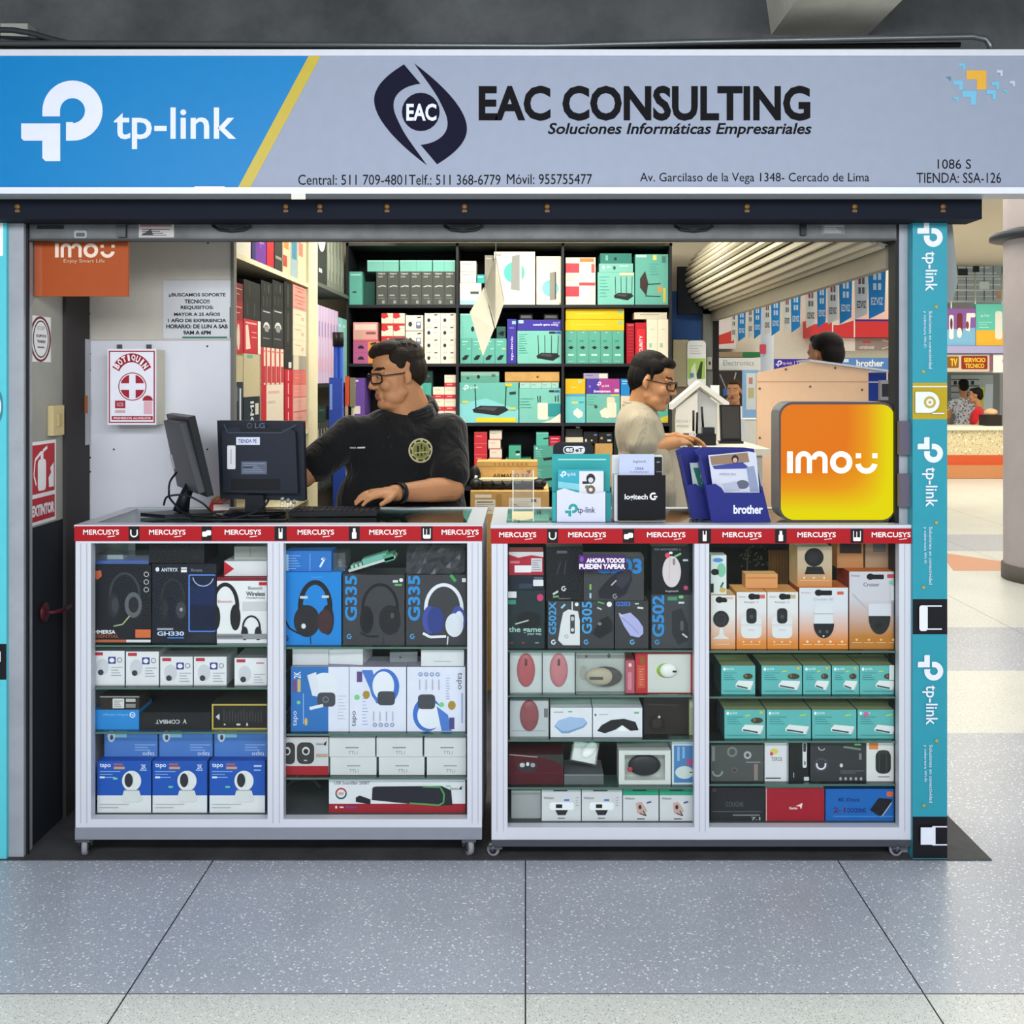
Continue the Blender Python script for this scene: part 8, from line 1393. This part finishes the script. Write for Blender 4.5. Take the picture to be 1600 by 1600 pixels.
def hand(m, wrist, fwd, up, thumb, curl, s=1.0, spread=.1):
    """palm, four jointed fingers and a thumb; fwd along the fingers, up = back of the hand, thumb = +1/-1 side"""
    f = Vector(fwd).normalized(); u = Vector(up); u = (u-f*u.dot(f)).normalized(); r = f.cross(u)*thumb
    w = Vector(wrist); m.M = None
    pc = w+f*.045*s
    Rm = Matrix((r, f, u)).transposed()
    m.ell(pc, (.038*s, .052*s, .017*s), GX, R=Rm); m.cap(w-f*.01*s, w+f*.03*s, .026*s, .024*s, GX)
    for i, (off, L_, cu) in enumerate([(.028, .068, curl[0]), (.0095, .078, curl[1]), (-.0095, .072, curl[2]), (-.027, .056, curl[3])]):
        a = w+f*(.082-.004*abs(i-1))*s+r*off*s; d = (f+r*spread*(1.5-i)*.5).normalized(); p = a; an = cu*.45
        m.cap(w+f*.05*s+r*off*.8*s, a, .0105*s, .010*s, GX, 10)
        for j, fr in enumerate((.45, .32, .23)):
            dd = (d*math.cos(an)-u*math.sin(an)).normalized(); q = p+dd*L_*fr*s; m.cap(p, q, (.0093-.0008*j)*s, (.0087-.0009*j)*s, GX, 10); p = q; an += cu*.5
    a = w+f*.02*s+r*.024*s; b_ = w+f*.052*s+r*.048*s-u*.010*s; c = b_+(f*.8+r*.25-u*.3).normalized()*.034*s
    m.cap(a, b_, .015*s, .0115*s, GX, 10); m.cap(b_, c, .0108*s, .0085*s, GX, 10)

# ---- man in black at the left counter
SK = mat('#b4805a', .5, 0, 0, .06, 18); LIP = mat('#9d6751', .5); BRW = mat('#2a1c14', .7)
C0 = P(620, 588, 4.06)
R = thing('person', 'man in glasses and black polo shirt typing behind the left counter', 'person', (C0.x, 4.1, 0.003))
T = headframe(C0, -62, 9, 0); S = .985
m = MB(); head_shapes(m, T, S, 1.06)
nb_ = P(652, 650, 4.13); m.M = T; m.ell((0, -.03, -.098), (.046, .046, .030), GX); m.M = None
m.cap(T @ Vector((0, .025, -.05)), nb_, .060, .066, GX); m.cap(T @ Vector((0, -.025, -.085)), nb_+Vector((-.03, -.05, 0)), .042, .05, GX)
le, lw = P(704, 764, 3.99), P(616, 770.5, 3.79); ls = P(699, 678, 4.11)
m.cap(ls+(le-ls)*.4, le, .055, .048, GX); m.cap(le, le+(lw-le)*.35, .049, .046, GX); m.cap(le+(lw-le)*.35, lw, .046, .030, GX)
hand(m, lw, P(560, 772, 3.70)-lw, (0.0, -.25, 1), -1, (.55, .5, .55, .6), 1.02)
re, rw = P(474, 742, 3.95), P(404, 771, 3.86); rs = P(548, 680, 4.04)
m.cap(rs+(re-rs)*.4, re, .055, .048, GX); m.cap(re, re+(rw-re)*.35, .048, .045, GX); m.cap(re+(rw-re)*.35, rw, .045, .029, GX)
hand(m, rw, P(362, 772, 3.82)-rw, (0, -.1, 1), 1, (.35, .35, .35, .35), 1.0)
fuse(m, 'body', R, .0042, 4, [SK, LIP, BRW], head_pick(T, S))
face_bits(T, S, R, SK, specs='black rimmed glasses')
HM = hair_mat('#211a14')
m = MB(); m.M = T @ Matrix.Scale(S, 4)
m.ell((0, .030, .066), (.082, .092, .076), GX); m.ell((0, .070, .020), (.074, .052, .075), GX); m.ell((0, -.045, .108), (.058, .042, .030), GX); m.ell((-.02, -.062, .098), (.04, .028, .024), GX); m.ell((.03, -.03, .115), (.045, .045, .028), GX)
for x in (-1, 1): m.ell((x*.072, -.002, .050), (.010, .022, .022), GX); m.ell((x*.062, .004, .075), (.022, .048, .034), GX); m.ell((x*.066, .046, .026), (.016, .032, .046), GX)
rt = random.Random(11)
for i in range(70):
    a = Vector((rt.uniform(-.06, .06), rt.uniform(-.05, .07), 0)); a.z = .066+.074*math.sqrt(max(.05, 1-(a.x/.084)**2-((a.y-.02)/.105)**2)); m.cap(a, a+Vector((rt.uniform(-.012, .012)-.012, -.018, rt.uniform(.0, .006))), .0065, .003, GX, 8)
m.M = None; fuse(m, 'hair', R, .0032, 2, [HM])
BKC = cloth('#0d0e10')
def torso(pts, extra=()):
    m = MB()
    for a, b, ra, rb in pts: m.cap(a, b, ra, rb, GX, 18)
    for c, r, rot in extra: m.ell(c, r, GX, R=rot, n=24, k=14)
    return m
zr_ = Matrix.Rotation(math.radians(12), 3, 'Z')
m = torso([(ls, rs, .078, .075), (nb_+Vector((.0, .01, -.03)), ls, .062, .07), (nb_+Vector((-.02, .0, -.03)), rs, .062, .066), (ls, ls+(le-ls)*.70, .082, .078), (rs, rs+(re-rs)*.70, .076, .072), (ls+Vector((-.06, 0, -.1)), P(683, 800, 4.09), .10, .12)],
          [(P(623, 712, 4.10), (.205, .135, .19), zr_), (P(618, 790, 4.08), (.225, .155, .20), zr_), (P(618, 880, 4.12), (.205, .145, .20), zr_)])
sh = fuse(m, 'polo_shirt', R, .008, 5, [BKC], label='black polo shirt')
bv = BVHTree.FromPolygons([v.co+worldloc(R) for v in sh.data.vertices], [tuple(p.vertices) for p in sh.data.polygons])
CAMV = Vector((0, 0, CAMZ))
def onshirt(tree, off=.0025):
    def f(x, y, k):
        d = (P(x, y, 1.0)-CAMV).normalized(); h, n, i, dd = tree.ray_cast(CAMV, d)
        if h is None: return P(x, y, 4.0)
        return h+n*(off+.0003*k)
    return f
m = MB(); cols = ['#b9b48a', '#26271c', '#8f9148', '#26271c']
m.deco([('a', 657, 704, 19, 16.5, 0, 360, '#b5b083'), ('a', 657, 704, 16.5, 13.5, 0, 360, '#2a2a1c'), ('a', 657, 704, 13.5, 12.5, 0, 360, '#b5b083'), ('a', 657, 704, 12.5, .1, 0, 360, '#77793a'), ('r', 651, 697, 654, 712, '#20211a'), ('r', 657, 694, 659, 713, '#20211a'), ('r', 662, 698, 664, 710, '#20211a'), ('l', [(647, 708), (667, 706)], 1.5, '#b5b083')]+[('a', 657, 704, 16, 14, a, a+14, '#b5b083') for a in range(0, 360, 40)], onshirt(bv)); m.build('chest_emblem', R, label='round yellow-green chest emblem')
m = MB(); m.deco([('r', 546, 698, 556, 700.5, '#9a9aa0'), ('r', 558, 698, 571, 700.5, '#c9c9cc')], onshirt(bv)); m.build('name_stitching', R, label='small white stitched name')
m = MB(); m.deco([('l', [(601, 655), (600, 700)], 1, '#1f2125'), ('l', [(612, 655), (611, 700)], 1, '#1f2125')], onshirt(bv)); m.ell(onshirt(bv, .002)(607, 684, 0), .005, mat('#2a2c30', .3), n=8, k=6); m.build('placket', R)
m = MB(); cen = nb_+Vector((-.014, -.016, .018)); 
for i in range(3):
    pth = []
    for j in range(25):
        a = math.radians(-20+j*(360+0)/24) ; rr_ = .086-.006*i
        pth.append(cen+Vector((rr_*1.0*math.cos(a), rr_*.95*math.sin(a), .012*i+.03*math.sin(a)+.012*math.cos(a)-.004)))
    m.tube(pth, .013, BKC, 8, cap=True)
m.build('collar', R)
wv = (lw-le).normalized(); m = MB(); m.M = Matrix.Translation(lw-wv*.022) @ wv.to_track_quat('X', 'Z').to_matrix().to_4x4()
m.lathe([(.033, -.012), (.0375, -.012), (.0375, .012), (.033, .012)], (0, 0, 0), mat('#0f1013', .35), 'x', 24); m.lathe([(0, .0), (.015, 0), (.017, -.004)], (0, -.02, .034), mat('#0c0d10', .2), 'z', 14); m.build('wristwatch', R, label='black wristwatch')
m = torso([(P(640, 930, 4.12), Vector((nb_.x+.06, 4.12, .45)), .115, .075), (P(590, 930, 4.12), Vector((nb_.x-.14, 4.12, .45)), .115, .075), (Vector((nb_.x+.06, 4.12, .45)), Vector((nb_.x+.06, 4.14, .1)), .075, .05), (Vector((nb_.x-.14, 4.12, .45)), Vector((nb_.x-.14, 4.14, .1)), .075, .05)])
fuse(m, 'trousers', R, .012, 3, [cloth('#20242c')])
for dx in (.06, -.14):
    m = MB(); m.ell((nb_.x+dx, 4.10, .04), (.045, .12, .036), mat('#151517', .4)); m.build('shoe', R)

# ---- man in beige at the side desk
C1 = P(1020, 598, 4.90)
R = thing('person', 'dark-haired man in glasses and beige polo shirt standing at the side desk', 'person', (C1.x-.05, 4.95, 0.003))
T = headframe(C1, 68, 14, 0); S = 1.0
m = MB(); head_shapes(m, T, S)
nb_ = P(999, 640, 4.94); m.cap(T @ Vector((0, .03, -.05)), nb_, .056, .062, GX); m.cap(T @ Vector((0, -.02, -.08)), nb_+Vector((.03, 0, -.01)), .04, .045, GX)
ns, ne, nw = P(1001, 666, 4.80), P(1004, 702, 4.77), P(1054, 691, 4.90)
m.cap(ns+(ne-ns)*.4, ne, .048, .042, GX); m.cap(ne, ne+(nw-ne)*.4, .043, .04, GX); m.cap(ne+(nw-ne)*.4, nw, .04, .028, GX); hand(m, nw, P(1080, 687, 4.99)-nw, (-.1, -.6, 1), -1, (.7, .7, .7, .7), .95)
fs_, fe, fw = P(1003, 662, 5.06), P(1020, 696, 5.12), P(1055, 684, 5.10)
m.cap(fs_+(fe-fs_)*.4, fe, .048, .042, GX); m.cap(fe, fw, .04, .028, GX); hand(m, fw, Vector((1, -.1, -.05)), (0, .3, 1), 1, (.6, .6, .6, .6), .95)
fuse(m, 'body', R, .0048, 4, [mat('#c08a5e', .5, 0, 0, .05, 18), LIP, BRW], head_pick(T, S))
face_bits(T, S, R, None, specs='black rimmed glasses')
m = MB(); m.M = T @ Matrix.Scale(S, 4)
m.ell((0, .026, .066), (.083, .096, .078), GX); m.ell((0, .066, .02), (.076, .056, .082), GX); m.ell((0, -.044, .098), (.060, .040, .028), GX)
for x in (-1, 1): m.cap((x*.078, -.006, .06), (x*.080, -.012, .02), .011, .007, GX); m.ell((x*.062, -.004, .075), (.024, .05, .034), GX); m.ell((x*.068, .046, .024), (.016, .032, .05), GX)
m.M = None; fuse(m, 'hair', R, .0045, 7, [hair_mat('#0d0b0a')])
BG = cloth('#a59c86'); zr_ = Matrix.Rotation(math.radians(-10), 3, 'Y')
m = torso([(ns, fs_, .07, .07), (nb_+Vector((-.005, 0, -.03)), ns, .058, .06), (nb_+Vector((-.005, 0, -.03)), fs_, .058, .06), (ns, ns+(ne-ns)*.72, .072, .07), (fs_, fs_+(fe-fs_)*.72, .07, .068)],
          [(P(1000, 682, 4.93), (.112, .18, .17), zr_), (P(1008, 722, 4.93), (.122, .185, .17), zr_), (P(1014, 752, 4.93), (.118, .175, .12), zr_)])
sh = fuse(m, 'polo_shirt', R, .009, 4, [BG], label='beige polo shirt')
bv2 = BVHTree.FromPolygons([v.co+worldloc(R) for v in sh.data.vertices], [tuple(p.vertices) for p in sh.data.polygons])
m = MB(); cen = nb_+Vector((.004, -.002, .0))
for i in range(2):
    pth = [cen+Vector(((.073-.006*i)*math.cos(a), .078*math.sin(a), .012*i-.022*math.cos(a))) for a in [2*PI*j/24 for j in range(25)]]
    m.tube(pth, .011, BG, 8)
m.build('collar', R); SHO = cloth('#8f8877')
hx = P(1016, 775, 4.93)
m = torso([(hx+Vector((.0, -.09, 0)), Vector((hx.x+.02, 4.85, .47)), .112, .075), (hx+Vector((0, .09, 0)), Vector((hx.x+.02, 5.03, .47)), .112, .075), (Vector((hx.x+.02, 4.85, .47)), Vector((hx.x, 4.85, .1)), .075, .05), (Vector((hx.x+.02, 5.03, .47)), Vector((hx.x, 5.03, .1)), .075, .05)])
fuse(m, 'trousers', R, .011, 3, [SHO], label='grey-beige trousers')
for dy in (4.85, 5.03):
    m = MB(); m.ell((hx.x+.04, dy, .04), (.12, .045, .036), mat('#2a2624', .4)); m.build('shoe', R)

# ---- people farther off
def walker(label, px, py, Y, yaw, shirt, legs, hair, hs=1.0, vox=.014, raised=False, skin='#b4805a', longh=False):
    c = P(px, py, Y); R = thing('person', label, 'person', (c.x, Y, 0.003)); T = headframe(c, yaw, 4); m = MB()
    head_shapes(m, T, hs); ry = Matrix.Rotation(math.radians(yaw), 3, 'Z')
    q = lambda x, y, z: c+ry @ Vector((x, y, z))
    m.cap(q(0, .03, -.06), q(0, .05, -.19), .052, .056, GX)
    for s in (-1, 1):
        if raised and s < 0: a, b = q(s*.21, -.05, -.45), q(s*.05, -.13, -.12)
        else: a, b = q(s*.235, .05, -.50), q(s*.2, -.08, -.72)
        m.cap(q(s*.185, .05, -.24), a, .045, .038, GX); m.cap(a, b, .038, .027, GX); d = (b-a).normalized(); hand(m, b, d, ry @ Vector((s*.9, 0, .3)), -s, (.5, .5, .5, .5), .95)
    fuse(m, 'body', R, min(vox*.5, .008), 3, [mat(skin), mat('#8d5a4a'), mat('#241a14')], head_pick(T, hs))
    m = MB(); m.M = T @ Matrix.Scale(hs, 4); m.ell((0, .028, .062), (.083, .094, .076), GX); m.ell((0, .066, .015), (.077, .055, .085), GX); m.ell((0, -.03, .10), (.06, .05, .03), GX)
    if longh: m.ell((0, .07, -.09), (.075, .045, .12), GX)
    m.M = None; fuse(m, 'hair', R, .009, 2, [hair_mat(hair)])
    m = torso([(q(-.16, .05, -.25), q(.16, .05, -.25), .07, .07), (q(0, .05, -.2), q(.14, .05, -.24), .058, .06), (q(0, .05, -.2), q(-.14, .05, -.24), .058, .06), (q(0, .04, -.35), q(0, .04, -.68), .135, .13)]+[(q(s*.185, .05, -.25), q(s*.215, .03 if not raised else 0, -.40), .06, .056) for s in (-1, 1)], [(q(0, .03, -.36), (.18, .115, .17), ry), (q(0, .03, -.62), (.165, .12, .16), ry)])
    fuse(m, 'shirt', R, vox, 3, [cloth(shirt) if isinstance(shirt, str) else shirt])
    hz = c.z-.72; m = torso([(q(s*.085, .04, -.72), q(s*.09, .03, -.72-hz*.5), .10, .07) for s in (-1, 1)]+[(q(s*.09, .03, -.72-hz*.5), q(s*.09, .05, -(c.z-.07)), .07, .048) for s in (-1, 1)])
    fuse(m, 'trousers', R, vox, 2, [cloth(legs)])
    for s in (-1, 1):
        m = MB(); e = q(s*.09, 0, 0); m.ell((e.x, e.y, .037), (.05, .11, .033), mat('#2a2a2c'), R=ry); m.build('shoe', R)
    return R
walker('person with short black hair seen behind the peach booth partition', 1288, 557, 6.75, -150, '#3a3d44', '#26282c', '#120e0c', 1.12)
walker('woman in a white shirt with a hand raised to her face, beyond the side desk', 1147, 612, 12.1, -25, '#e4e0d6', '#cfc9bd', '#3a2418', 1.0, raised=True, longh=True)
sp_ = bpy.data.materials.new('spotted_fabric'); sp_.use_nodes = True; nt = sp_.node_tree; v_ = nt.nodes.new('ShaderNodeTexVoronoi'); v_.inputs['Scale'].default_value = 28
t_ = nt.nodes.new('ShaderNodeTexCoord'); nt.links.new(t_.outputs['Object'], v_.inputs['Vector']); r_2 = nt.nodes.new('ShaderNodeValToRGB'); r_2.color_ramp.elements[0].position = .3; r_2.color_ramp.elements[0].color = (*rgb('#5a5f6a'), 1); r_2.color_ramp.elements[1].position = .5; r_2.color_ramp.elements[1].color = (*rgb('#c9cdd4'), 1)
nt.links.new(v_.outputs['Distance'], r_2.inputs[0]); nt.links.new(r_2.outputs[0], nt.nodes['Principled BSDF'].inputs['Base Color'])
walker('person in a pale patterned shirt seen from behind at the far counter', 1505, 605, 17.75, 170, sp_, '#2a2f3a', '#17120f', 1.0, .02)
walker('person in a red shirt at the far counter', 1524, 619, 17.15, -120, '#d0202c', '#2a2c33', '#17120f', 1.0, .02)
